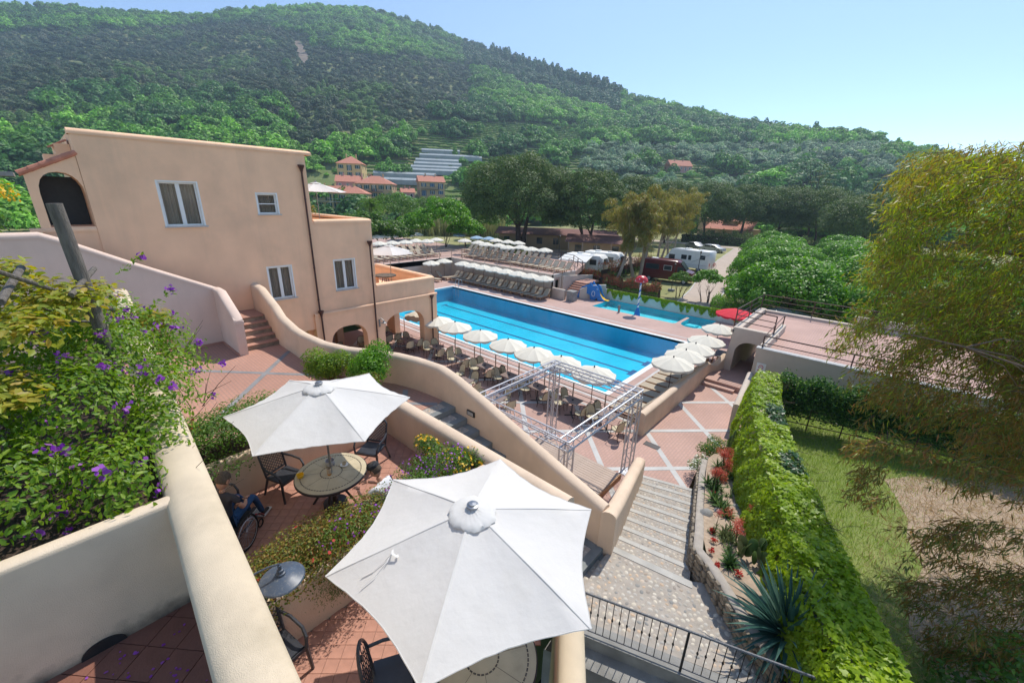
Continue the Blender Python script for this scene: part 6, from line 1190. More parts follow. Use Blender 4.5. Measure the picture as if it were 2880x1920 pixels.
# ================================================================== PEOPLE
def skin(name, pts, edges, parent, m, root=0, sub=2):
    """one continuous surface grown over a skeleton: pts = (x, y, z, radius x, radius y)"""
    me = bpy.data.meshes.new(name); me.from_pydata([p[:3] for p in pts], edges, []); me.materials.append(m); o = link(name, me, parent)
    sk = o.modifiers.new('skin', 'SKIN'); sk.use_smooth_shade = True; sk.branch_smoothing = .6; d = me.skin_vertices[0].data
    for i, p in enumerate(pts): d[i].radius = (p[3], p[4] if len(p) > 4 else p[3]); d[i].use_root = (i == root)
    sb = o.modifiers.new('sub', 'SUBSURF'); sb.levels = sub; sb.render_levels = sub; return o
def hand(parent, wrist, fwd, upv, side=1, curl=.5):
    w_, f_, u_ = Vector(wrist), Vector(fwd).normalized(), Vector(upv).normalized(); s_ = f_.cross(u_).normalized() * side; pts = [(*w_, .026, .018), (*(w_ + f_ * .05), .038, .016), (*(w_ + f_ * .085), .038, .014)]; E = [(0, 1), (1, 2)]
    for k, L in enumerate((.068, .078, .072, .056)):
        o = s_ * (.03 - .02 * k); a = w_ + f_ * .085 + o; c = a + f_ * L * .45 - u_ * .01 * curl; e = c + f_ * L * .35 - u_ * .03 * curl; g = e + f_ * L * .2 - u_ * .03 * curl; n = len(pts); pts += [(*a, .010), (*c, .0095), (*e, .0085), (*g, .007)]; E += [(1, n), (n, n + 1), (n + 1, n + 2), (n + 2, n + 3)]
    n = len(pts); t1 = w_ + f_ * .03 + s_ * .04; pts += [(*t1, .012), (*(t1 + f_ * .03 + s_ * .02 - u_ * .01), .011), (*(t1 + f_ * .055 + s_ * .02 - u_ * .02), .009)]; E += [(0, n), (n, n + 1), (n + 1, n + 2)]; return pts, E
def head_mesh(parent, c, rz, tilt, hair='short'):
    """skull with brow, nose, chin, ears; faces +y before turning"""
    M = Matrix.Translation(c) @ Matrix.Rotation(rz, 4, 'Z') @ Matrix.Rotation(tilt, 4, 'X') @ Matrix.Scale(1.16, 4); V = []; F = []; n, k = 28, 20
    for i in range(1, k):
        th = pi * i / k
        for j in range(n):
            ph = 2 * pi * j / n; x, y, z = .078 * sin(th) * cos(ph), .098 * sin(th) * sin(ph), .118 * cos(th); fr = max(0, sin(ph)) ** 2
            if z < -.02: x *= 1 - .30 * (-z / .118) ** 1.2; y = y * (1 - .18 * (-z / .118)) + .012
            if fr > .5: y += .024 * exp(-((z + .012) / .024) ** 2 - (x / .013) ** 2) + .006 * exp(-((z - .032) / .012) ** 2) - .009 * exp(-((z - .012) / .013) ** 2 - ((abs(x) - .032) / .014) ** 2) + .006 * exp(-((z + .052) / .009) ** 2 - (x / .024) ** 2) + .008 * exp(-((z + .09) / .018) ** 2 - (x / .03) ** 2)
            V.append((x, y, z))
    top = len(V); V += [(0, 0, .118), (0, .012, -.113)]
    for i in range(k - 2):
        for j in range(n): a, c_ = i * n + j, i * n + (j + 1) % n; F.append((a, a + n, c_ + n, c_))
    F += [(top, j, (j + 1) % n) for j in range(n)] + [(top + 1, (k - 2) * n + (j + 1) % n, (k - 2) * n + j) for j in range(n)]
    b = MB(); b.add(V, F, M); hd = b.build('head', m_skin, parent, smooth=True, ang=80)
    for s in (-1, 1):
        b = MB(); b.lathe([(.0, -.006), (.012, -.006), (.026, 0), (.024, .008), (.0, .004)], 12, M @ Matrix.Translation((s * .08, -.006, .0)) @ Matrix.Rotation(RAD(90) * s, 4, 'Y') @ Matrix.Diagonal((1.25, .75, 1, 1)), cap=False); b.build('ear', m_skin, hd, smooth=True)
        b = MB(); b.lathe([(0, -.009), (.009, -.004), (.010, 0), (.009, .004), (0, .009)], 10, M @ Matrix.Translation((s * .031, .083, .013)), cap=False); b.build('eye', m_white, hd, smooth=True); b = MB(); b.lathe([(0, .001), (.0045, .001), (.0045, -.001)], 8, M @ Matrix.Translation((s * .031, .0925, .013)) @ Matrix.Rotation(RAD(90), 4, 'X'), cap=False); b.build('iris', m_iron, hd)
        b = MB(); b.box((s * .031, .094, .032), (.03, .006, .006), 0, M); b.build('eyebrow', m_hair, hd)
    b = MB(); b.tube([(-.02, .092, -.05), (0, .1, -.049), (.02, .092, -.05)], [.003, .005, .003], 6, M=M); b.build('mouth', mat('lips', (.36, .13, .1), .6), hd, smooth=True)
    if hair == 'short':
        V2 = []; 
        for v in V:
            x, y, z = v; lim = .045 if y > .02 else (-.045 if y < -.02 else .0 + (.02 - y) * -1); 
            g = 1.09 if (z > .045 and y > -.2) or (y < .025 and z > -.05) else .93; V2.append((x * g, y * g if y < .03 else y * (g if z > .05 else .9), z * g + (.004 if g > 1 else 0)))
        b = MB(); b.add(V2, F, M); b.build('hair', m_hair, hd, smooth=True, ang=80)
    return hd, M
# the man in the wheelchair: sits left of the table looking down at his lap, facing it
mp = G(500 + 640 / 2.904 * 1.0, 1000 + 1105 / 2.904, 4.0)
wc = (-7.0, .93, ZC); wr = RAD(42)       # seat centre; he faces +y of his own frame
per = thing('person', 'grey-haired man in dark T-shirt and blue jeans looking down in a wheelchair', 'person', wc, wr)
# local frame: x right, y forward
sh = [(0, -.02, .55, .15, .12), (0, -.02, .68, .15, .11), (0, .0, .84, .16, .11), (0, .03, .98, .17, .10), (0, .06, 1.06, .09, .08), (-.17, .03, 1.02, .065), (.17, .03, 1.02, .065), (-.24, .06, .88, .052), (.24, .06, .88, .052)]
skin('torso', sh, [(0, 1), (1, 2), (2, 3), (3, 4), (3, 5), (3, 6), (5, 7), (6, 8)], per, m_tee)
for s in (-1, 1):
    skin('forearm', [(s * .24, .06, .86, .042), (s * .245, .1, .75, .040), (s * .2, .24, .70, .032), (s * .14, .34, .70, .024)], [(0, 1), (1, 2), (2, 3)], per, m_skin); pts, E_ = hand(per, (s * .14, .34, .70), (-s * .35, .9, -.1), (0, 0, 1), -s, .8); skin('hand', pts, E_, per, m_skin, 0, 2)
lg = [(0, .0, .55, .15, .12)]; E_ = []
for s in (-1, 1):
    n = len(lg); lg += [(s * .10, .06, .56, .09), (s * .13, .30, .60, .078), (s * .14, .50, .62, .064), (s * .13, .58, .48, .055), (s * .12, .66, .26, .050), (s * .12, .70, .12, .046)]; E_ += [(0, n)] + [(n + k, n + k + 1) for k in range(5)]
skin('jeans', lg, E_, per, m_jeans)
for s in (-1, 1): skin('shoe', [(s * .12, .68, .09, .042), (s * .12, .76, .07, .040, .03), (s * .12, .88, .06, .036, .026)], [(0, 1), (1, 2)], per, m_dark); b = MB(); b.box((s * .12, .79, .03), (.085, .25, .02)); b.build('sole', m_white, per)
skin('neck', [(0, .05, 1.04, .055), (0, .09, 1.13, .052)], [(0, 1)], per, m_skin); head_mesh(per, (0, .13, 1.24), RAD(-12), RAD(-38))
wh = thing('wheelchair', 'wheelchair with red frame tubes and black wheels under the man in jeans', 'wheelchair', wc, wr)
for s in (-1, 1):
    b = MB(); b.tube([(s * .29, .0 + .29 * cos(a), .30 + .29 * sin(a)) for a in np.linspace(0, 2 * pi, 29)[:-1]], .018, 6, closed=True); w1 = b.build('wheel', m_rubber, wh, smooth=True); b = MB()
    for k in range(16): a = 2 * pi * k / 16; b.tube([(s * .29, .02 * cos(a + 1), .30 + .02 * sin(a + 1)), (s * .29, .28 * cos(a), .30 + .28 * sin(a))], .0025, 3)
    b.build('spokes', m_alu, w1); b = MB(); b.tube([(s * .315, .24 * cos(a), .30 + .24 * sin(a)) for a in np.linspace(0, 2 * pi, 25)[:-1]], .007, 5, closed=True); b.build('push_rim', m_alu, w1)
    b = MB(); b.tube([(s * .22, .46 + .07 * cos(a), .08 + .07 * sin(a)) for a in np.linspace(0, 2 * pi, 13)[:-1]], .012, 5, closed=True); b.build('castor', m_rubber, wh)
    b = MB(); b.tube([(s * .22, -.22, .95), (s * .22, -.18, .5), (s * .22, -.15, .3), (s * .22, .4, .3), (s * .2, .5, .26), (s * .16, .66, .06)], .014, 6); b.tube([(s * .22, .38, .48), (s * .22, -.18, .48)], .014, 6); b.build('side_frame', m_dark, wh, smooth=True)
b = MB(); b.box((0, .12, .44), (.42, .44, .04)); b.box((0, -.22, .68), (.42, .03, .42)); b.build('upholstery', m_dark, wh); b = MB(); b.tube([(-.2, .42, .3), (-.18, .55, .2), (-.14, .68, .06)], .02, 6); b.tube([(.2, .42, .3), (.18, .55, .2), (.14, .68, .06)], .02, 6); b.build('front_tube', m_redp, wh, smooth=True); b = MB(); b.box((0, .76, .03), (.3, .2, .015)); b.tube([(-.2, .3, .28), (.2, .1, .44)], .01, 5); b.tube([(.2, .3, .28), (-.2, .1, .44)], .01, 5); b.build('footrest', m_alu, wh)
# man in cap and white shirt, right of the table
hp = G(500 + 1640 / 2.904, 1000 + 985 / 2.904, 4.78); pc2 = (-5.58, 2.93, ZC); pr2 = RAD(108)
per = thing('person', 'man in a dark flat cap and white shirt bending forward beside the round table', 'person', pc2, pr2)
skin('torso', [(0, -.20, .50, .15, .12), (0, -.20, .62, .15, .11), (0, -.16, .78, .16, .11), (0, -.09, .92, .17, .10), (0, -.04, 1.0, .09, .08), (-.17, -.08, .96, .065), (.17, -.08, .96, .065), (-.23, .05, .84, .05), (.23, .05, .84, .05)], [(0, 1), (1, 2), (2, 3), (3, 4), (3, 5), (3, 6), (5, 7), (6, 8)], per, m_shirt)
for s in (-1, 1):
    skin('forearm', [(s * .23, .04, .85, .042), (s * .23, .12, .74, .038), (s * .18, .30, .72, .03), (s * .12, .40, .74, .023)], [(0, 1), (1, 2), (2, 3)], per, m_skin); pts, E_ = hand(per, (s * .12, .40, .74), (-s * .3, .9, 0), (0, 0, 1), -s, .8); skin('hand', pts, E_, per, m_skin)
lg = [(0, -.18, .50, .15, .12)]; E_ = []
for s in (-1, 1): n = len(lg); lg += [(s * .10, -.1, .50, .09), (s * .13, .12, .50, .078), (s * .14, .30, .50, .064), (s * .13, .34, .34, .055), (s * .12, .36, .10, .046)]; E_ += [(0, n)] + [(n + k, n + k + 1) for k in range(4)]
skin('trousers', lg, E_, per, mat('dark_trousers', (.03, .03, .035), .9))
for s in (-1, 1): skin('shoe', [(s * .12, .34, .07, .042), (s * .12, .46, .05, .038, .028), (s * .12, .54, .045, .034, .024)], [(0, 1), (1, 2)], per, m_dark)
skin('neck', [(0, -.04, .98, .055), (0, .02, 1.08, .052)], [(0, 1)], per, m_skin); hd, M = head_mesh(per, (0, .07, 1.19), RAD(12), RAD(-28))
b = MB(); b.lathe([(.084, .048), (.092, .07), (.088, .098), (.062, .124), (0, .13)], 24, M @ Matrix.Diagonal((.95, 1.12, 1, 1)), cap=False); V = [(x * .09, .09 + .085 * sqrt(max(0, 1 - x * x)) * f, .045 - .03 * f) for f in (0, 1) for x in np.linspace(-1, 1, 9)]; b.add(V, [(i, i + 1, i + 10, i + 9) for i in range(8)], M); b.build('cap', m_cap, hd, smooth=True)
patio('black armchair under the man in the flat cap', (pc2[0], pc2[1], ZC), pr2)

# ================================================================== children's pool toys
mu = thing('mushroom_fountain', 'red mushroom water fountain with white dots on a blue and white twisted stem', 'fountain', (-14.75, 33.2, -.45)); mh = 3.25
b = MB(); b.lathe([(0, mh - .02), (.50, mh - .02), (.56, mh + .03), (.53, mh + .2), (.42, mh + .38), (.24, mh + .50), (0, mh + .54)], 26, cap=False); cp = b.build('mushroom_cap', m_redp, mu, smooth=True)
for k, (a, e) in enumerate(((-2.2, .12), (-1.5, .3), (-.8, .12), (0, .35), (-2.9, .35), (1, .2), (2.0, .3), (-1.2, .52), (.6, .5))): b = MB(); r_ = .56 * sqrt(max(0, 1 - (e / .56) ** 2)); n_ = Vector((cos(a) * r_, sin(a) * r_, e * 1.0)).normalized(); b.lathe([(.05, 0), (.045, .015), (0, .02)], 10, Matrix.Translation((cos(a) * r_ * .97, sin(a) * r_ * .97, mh + e * .95)) @ n_.to_track_quat('Z', 'Y').to_matrix().to_4x4(), cap=False); b.build('white_dot', m_white, cp)
b = MB(); b.lathe([(.075, .8), (.075, mh)], 12); b.build('stem', m_white, mu, smooth=True); b = MB(); V = []; F = []; n = 60
for i in range(n + 1):
    a = i * .42; z = .8 + (mh - .85) * i / n
    for d_ in (-.1, .1): V.append((.08 * cos(a), .08 * sin(a), z + d_))
b.add(V, [(2 * i, 2 * i + 2, 2 * i + 3, 2 * i + 1) for i in range(n)]); b.build('blue_stripe', m_blue, mu, smooth=True); b = MB(); b.lathe([(.3, .0), (.27, .35), (.2, .6), (.1, .95), (.08, 1.0)], 18); b.build('cone', m_blue, mu, smooth=True)
b = MB(); b.box((0, 0, .3), (.16, .1, .6)); b.box((0, 0, .62), (.18, .12, .05)); o = b.build('water_button', m_conc); o.location = (-16.0, 32.2, 0); o['label'] = 'small grey post on the deck left of the mushroom fountain'; o['category'] = 'post'
sl_ = thing('elephant_slide', 'blue elephant shaped slide with a yellow chute into the children pool', 'slide', (-20.6, 35.0, 0), RAD(8))
prof = [(-1.35, 0), (-1.5, .28), (-1.25, .25), (-1.12, .7), (-.85, 1.15), (-.45, 1.35), (-.1, 1.35), (-.05, 1.6), (.05, 1.75), (.13, 1.55), (.3, 1.38), (.55, 1.45), (.78, 1.35), (.95, 1.05), (1.1, .62), (1.35, .28), (1.6, .1), (1.6, 0), (.95, 0), (.8, .25), (.6, .02), (.15, 0), (.05, .45), (-.2, .55), (-.45, .4), (-.5, 0)]
for y0, y1 in ((-.42, -.3), (.3, .42)):
    b = MB(); b.prism(prof, y0, y1, Matrix.Rotation(RAD(90), 4, 'X')); b.build('side_panel', m_blue, sl_)
b = MB(); V = [(x, y, z) for x, z in ((.2, 1.2), (.55, 1.12), (.85, .75), (1.15, .35), (1.5, .14), (1.95, .08)) for y in (-.29, .29)]; b.add(V, [(2 * i, 2 * i + 2, 2 * i + 3, 2 * i + 1) for i in range(5)]); b.build('chute', m_yellow, sl_, smooth=True)
b = MB()
for k in range(5): b.box((-1.0 + .22 * k, 0, .25 + .22 * k), (.2, .6, .05))
b.build('steps', m_yellow, sl_); b = MB(); b.tube([(-.1, 0, 0)] , .01) if False else None
b = MB(); b.tube([(cos(a) * .16 + .42, -.43, .62 + .26 * sin(a)) for a in np.linspace(0, 2 * pi, 15)[:-1]], .025, 5, closed=True); b.tube([(cos(a) * .1 - .75, -.43, .45 + .18 * sin(a)) for a in np.linspace(0, 2 * pi, 13)[:-1]], .02, 5, closed=True); b.build('ear_outline', m_white, sl_)
b = MB(); b.lathe([(0, 0), (.045, 0), (.045, .01), (0, .012)], 10, Matrix.Translation((.78, -.42, 1.12)) @ Matrix.Rotation(RAD(90), 4, 'X'), cap=False); b.build('painted_eye', m_white, sl_)
# pool ladders
for k, (x, y, rz, lb) in enumerate(((-33.0, 28.55, 0, 'chrome pool ladder at the far left corner of the pool'), (-11.7, 17.2, RAD(180), 'chrome pool ladder at the near side of the pool by the truss'))):
    t = thing('pool_ladder', lb, 'ladder', (x, y, 0), rz, 'chrome pool ladders')
    for s in (-1, 1): b = MB(); b.tube([(s * .25, .2, 0), (s * .25, .2, .7), (s * .25, .1, .85), (s * .25, -.1, .88), (s * .25, -.26, .75), (s * .25, -.3, .3), (s * .25, -.3, -1.0)], .02, 6); b.build('handrail', m_alu, t, smooth=True)
    for j in range(3): b = MB(); b.box((0, -.3, -.25 - .25 * j), (.5, .06, .03)); b.build('rung', m_alu, t)

# ================================================================== camp vehicles
def wheels(t, pts, r=.33, w_=.2):
    for x, y in pts: M = Matrix.Translation((x, y, r)) @ Matrix.Rotation(RAD(90), 4, 'X'); b = MB(); b.lathe([(r * .6, -w_ / 2), (r * .95, -w_ / 2), (r, -w_ / 3), (r, w_ / 3), (r * .95, w_ / 2), (r * .6, w_ / 2)], 20, M); o = b.build('wheel', m_rubber, t, smooth=True); b = MB(); b.lathe([(0, -w_ / 2 - .01), (r * .58, -w_ / 2 - .005), (r * .6, w_ / 2 + .005), (0, w_ / 2 + .01)], 16, M, cap=False); b.build('rim', m_alu, o, smooth=True)
def body(t, name, prof, w_, m, bev=.08, nose=0):
    """side profile (x, z) swept across the width, edges eased"""
    b = MB(); n = len(prof); cx_ = sum(p[0] for p in prof) / n; cz_ = sum(p[1] for p in prof) / n; rows = []
    for y, s in ((-w_ / 2, .93), (-w_ / 2 + bev, 1), (w_ / 2 - bev, 1), (w_ / 2, .93)): rows.append([(cx_ + (x - cx_) * (s if s == 1 else 1 - bev * .7 / max(.5, abs(x - cx_) + .3)), y, cz_ + (z - cz_) * (1 if s == 1 else 1 - bev * .6 / max(.3, abs(z - cz_)))) for x, z in prof])
    V = [v for r in rows for v in r]; F = []
    for i in range(3):
        for j in range(n): a, c = i * n + j, i * n + (j + 1) % n; F.append((a, c, c + n, a + n))
    F.append(tuple(reversed(range(n)))); F.append(tuple(range(3 * n, 4 * n))); b.add(V, F); return b.build(name, m, t, smooth=True, ang=40)
def pane(t, x0, x1, z0, z1, y, name='window', m=None, parent=None):
    f = MB(); e = .035; s = 1 if y > 0 else -1; f.bb(x0 - e, x1 + e, y, y + s * .012, z0 - e, z1 + e); fo = f.build(name, m or m_dark, parent or t); g = MB(); g.bb(x0, x1, y + s * .012, y + s * .02, z0, z1); g.build('pane', m_gl2, fo); return fo
m_gl2 = bpy.data.materials.new('tinted_glass'); _t, _N, _L = nodes(m_gl2); _N['Principled BSDF'].inputs['Base Color'].default_value = (.03, .04, .045, 1); _N['Principled BSDF'].inputs['Roughness'].default_value = .08; _N['Principled BSDF'].inputs['Specular IOR Level'].default_value = .8
# motorhome: long side faces the camera, cab to the left (west)
mh_ = thing('motorhome', 'white motorhome parked on the grass beside the gravel road', 'motorhome', (-20.4, 60.6, ZG), RAD(-4))
body(mh_, 'body', [(-3.4, .45), (-3.5, .9), (-3.1, 1.35), (-2.55, 2.05), (-2.3, 2.62), (-1.9, 2.85), (3.2, 2.85), (3.3, 2.7), (3.3, .6), (3.15, .42)], 2.25, m_white); pane(mh_, -2.35, -1.55, 1.4, 2.0, -1.13); pane(mh_, -.55, .15, 1.55, 2.1, -1.13); pane(mh_, .45, .8, 1.55, 2.1, -1.13); pane(mh_, 2.1, 2.7, 1.75, 2.25, -1.13)
b = MB(); b.add([(-3.08, -.95, 1.42), (-3.08, .95, 1.42), (-2.58, .9, 2.05), (-2.58, -.9, 2.05)], [(0, 1, 2, 3)]); o = b.build('windscreen', m_gl2, mh_); o.location = (-.03, 0, .03); wheels(mh_, ((-2.4, -1.02), (2.0, -1.02), (-2.4, 1.02), (2.0, 1.02)))
b = MB(); b.bb(-.6, .2, -.4, .4, 2.85, 2.97); b.bb(1.3, 1.9, -.3, .3, 2.85, 2.95); b.build('roof_vent', m_white, mh_); b = MB(); b.tube([(1.0, -1.14, 1.3), (2.6, -1.14, 2.1), (3.25, -1.14, 2.5)], .03, 4); b.tube([(-1, -1.14, .95), (3.2, -1.14, .95)], .02, 4); b.build('side_stripe', m_silver, mh_); b = MB(); b.bb(3.31, 3.33, -.9, -.7, .9, 1.3); b.bb(3.31, 3.33, .7, .9, .9, 1.3); b.build('tail_light', m_redp, mh_)
bk = thing('bicycle', 'bicycle on the rack behind the white motorhome', 'bicycle', (-16.75, 60.3, ZG + .5), RAD(86))
for x in (-.5, .5): b = MB(); b.tube([(x + .33 * cos(a), 0, .35 + .33 * sin(a)) for a in np.linspace(0, 2 * pi, 19)[:-1]], .015, 5, closed=True); b.build('wheel', m_rubber, bk)
b = MB(); b.tube([(-.5, 0, .35), (-.15, 0, .8), (.35, 0, .82), (.5, 0, .35)], .018, 5); b.tube([(-.15, 0, .8), (0, 0, .35), (.35, 0, .8)], .018, 5); b.build('frame', m_redp, bk)
rv = thing('camper_van', 'dark maroon high-roof van parked behind the red hedge', 'van', (-18.6, 48.9, ZG), RAD(10))
body(rv, 'body', [(-2.9, .4), (-2.95, 1.2), (-2.85, 2.45), (-2.6, 2.62), (1.0, 2.62), (1.35, 2.5), (2.15, 1.55), (2.85, 1.3), (3.0, .95), (2.95, .4)], 2.0, m_van); pane(rv, -2.4, -.9, 1.5, 2.05, -1.0); pane(rv, -.3, .55, 1.5, 2.0, -1.0, m=m_white); pane(rv, 1.25, 1.85, 1.35, 1.95, -1.0); wheels(rv, ((-1.9, -.9), (2.1, -.9), (-1.9, .9), (2.1, .9)))
b = MB(); b.add([(1.42, -.88, 2.46), (1.42, .88, 2.46), (2.16, .92, 1.6), (2.16, -.92, 1.6)], [(0, 3, 2, 1)]); o = b.build('windscreen', m_gl2, rv); o.location = (.03, 0, .03); b = MB(); b.bb(2.9, 2.98, -.85, -.6, .85, 1.1); b.bb(2.9, 2.98, .6, .85, .85, 1.1); b.build('headlight', m_white, rv); b = MB(); b.bb(-2.0, -1.3, -.35, .35, 2.62, 2.7); b.build('roof_vent', m_white, rv)
b = MB(); b.box((1.95, -1.12, 1.5), (.12, .2, .24)); b.build('mirror', m_dark, rv)
def caravan(loc, rz, label, awn=False):
    t = thing('caravan', label, 'caravan', loc, rz, 'white caravans behind the camp steps'); body(t, 'body', [(-2.6, .5), (-2.65, 1.6), (-2.35, 2.4), (2.1, 2.45), (2.5, 2.1), (2.75, 1.3), (2.6, .5)], 2.2, m_white); pane(t, -1.9, -1.1, 1.3, 1.9, -1.1); pane(t, .9, 1.7, 1.3, 1.9, -1.1); wheels(t, ((0, -1.0), (0, 1.0)), .3)
    b = MB(); b.add([(2.53, -.8, 2.05), (2.53, .8, 2.05), (2.74, .85, 1.4), (2.74, -.85, 1.4)], [(0, 3, 2, 1)]); o = b.build('front_window', m_gl2, t); o.location = (.02, 0, .01); b = MB(); b.bb(-1.2, -.5, -.3, .4, 2.42, 2.58); b.bb(.6, 1.1, -.3, .3, 2.43, 2.55); b.build('roof_hatch', m_white, t)
    if awn: b = MB(); b.add([(-2.5, -1.1, 2.35), (1.2, -1.1, 2.35), (1.2, -3.3, 1.85), (-2.5, -3.3, 1.85)], [(3, 2, 1, 0)]); b.bb(-2.5, 1.2, -3.32, -3.28, 1.72, 1.86); b.build('awning', m_canvas, t); b = MB(); [b.tube([(x, -3.25, 0), (x, -3.25, 1.85)], .02, 5) for x in (-2.4, 1.1)]; b.bb(-2.45, 1.15, -3.2, -3.17, .1, 1.5); b.build('awning_wall', m_sling, t)
caravan((-28.4, 46.3, ZG), RAD(12), 'white caravan with a pale awning behind the camp steps', True); caravan((-28.2, 50.4, ZG), RAD(10), 'second white caravan just behind the awning caravan')
ca = thing('parked_car', 'silver estate car parked on the grass far up the road', 'car', (-25.2, 88, ZG), RAD(-8))
body(ca, 'body', [(-2.2, .35), (-2.25, .85), (-1.9, 1.0), (-1.4, 1.42), (.6, 1.45), (1.2, 1.0), (2.1, .85), (2.25, .5), (2.2, .3)], 1.75, m_silver); pane(ca, -1.4, -.3, 1.0, 1.32, -.86); pane(ca, -.15, .7, 1.0, 1.32, -.86); wheels(ca, ((-1.4, -.8), (1.4, -.8), (-1.4, .8), (1.4, .8)), .32)
ca2 = thing('parked_car', 'grey car half hidden behind the silver estate car', 'car', (-29.3, 90, ZG), RAD(-30)); body(ca2, 'body', [(-2.1, .35), (-2.15, .85), (-1.6, 1.0), (-1.1, 1.42), (.4, 1.45), (1.1, 1.0), (2.0, .85), (2.15, .5), (2.1, .3)], 1.75, m_metal); pane(ca2, -1.1, .5, 1.0, 1.32, -.86); wheels(ca2, ((-1.3, -.8), (1.3, -.8), (-1.3, .8), (1.3, .8)), .32)
tn = thing('tent_trailer', 'small white camper with red and blue towels under the green trees', 'camper', (-9.2, 50.5, ZG), RAD(75)); body(tn, 'body', [(-2, .4), (-2, 2.1), (-1.7, 2.3), (1.5, 2.3), (2, 1.4), (2, .4)], 2, m_white)
for k, m_ in enumerate((m_redp, m_redp, m_blue, m_yellow)): b = MB(); b.box((-1.5 + .62 * k, 1.15, .9), (.5, .03, .9)); b.build('towel', m_, tn); b = MB(); b.box((-2.05, -.7 + .45 * k, .9), (.03, .38, .9)); b.build('towel', m_, tn)
t = thing('camping_chair', 'purple folding camping chair beside the road', 'chair', (-12.6, 53.5, ZG), 2.2); b = MB(); b.box((0, 0, .42), (.5, .5, .03)); M = Matrix.Translation((0, -.25, .42)) @ Matrix.Rotation(RAD(25), 4, 'X'); b.box((0, 0, .4), (.5, .03, .8), 0, M); b.build('seat', mat('purple_cloth', (.12, .02, .09), .8), t); b = MB(); [b.tube([(x, y, .42), (x * 1.1, y * 1.1, 0)], .015, 5) for x in (-.25, .25) for y in (-.25, .25)]; b.build('legs', m_metal, t)
t = thing('parked_scooter', 'black scooter beside the grey tarpaulin behind the pool corner', 'scooter', (-7.0, 37.6, ZG), .4); body(t, 'body', [(-.8, .35), (-.85, .8), (-.1, .85), (.1, .45), (.45, .45), (.6, 1.05), (.75, 1.05), (.8, .3)], .4, m_iron); wheels(t, ((-.6, 0), (.75, 0)), .25, .12)
t = thing('covered_boat', 'grey and white tarpaulin covered trailer behind the red parasol', 'trailer', (-4.8, 38.0, ZG), RAD(20)); b = MB(); V = []; n = 10
for i in range(7):
    x = -2 + 4 * i / 6; h = 1.35 - .14 * abs(i - 3); 
    for j in range(n + 1): a = pi * j / n; V.append((x, -cos(a) * 1.0, h * sin(a) ** .6 * (1 + .05 * sin(i * 3 + j * 2))))
b.add(V, [(i * (n + 1) + j, i * (n + 1) + j + 1, (i + 1) * (n + 1) + j + 1, (i + 1) * (n + 1) + j) for i in range(6) for j in range(n)]); b.build('tarpaulin', m_silver, t, smooth=True)
def camp_lamp(x, y, lb, h=3.6): t = thing('camp_lamp_post', lb, 'lamp post', (x, y, ZG), 0, 'thin black lamp posts of the campsite'); b = MB(); b.tube([(0, 0, 0), (0, 0, h)], .035, 7); b.build('pole', m_iron, t); b = MB(); b.lathe([(.05, h - .25), (.09, h - .1), (.13, h), (.02, h + .08)], 10); b.build('lantern', m_iron, t, smooth=True); b = MB(); b.box((0, 0, .12), (.6, .4, .24)); b.build('foot', m_conc, t)
camp_lamp(-16.0, 51.5, 'thin black lamp post on a concrete block in front of the motorhome'); camp_lamp(-15.9, 43.6, 'thin black lamp post rising from the red hedge end', 2.9); camp_lamp(-22.3, 79, 'thin black lamp post up the road in front of the cars', 3.2); camp_lamp(-34.0, 48, 'black lamp post left of the eucalyptus trees by the path', 4.2)

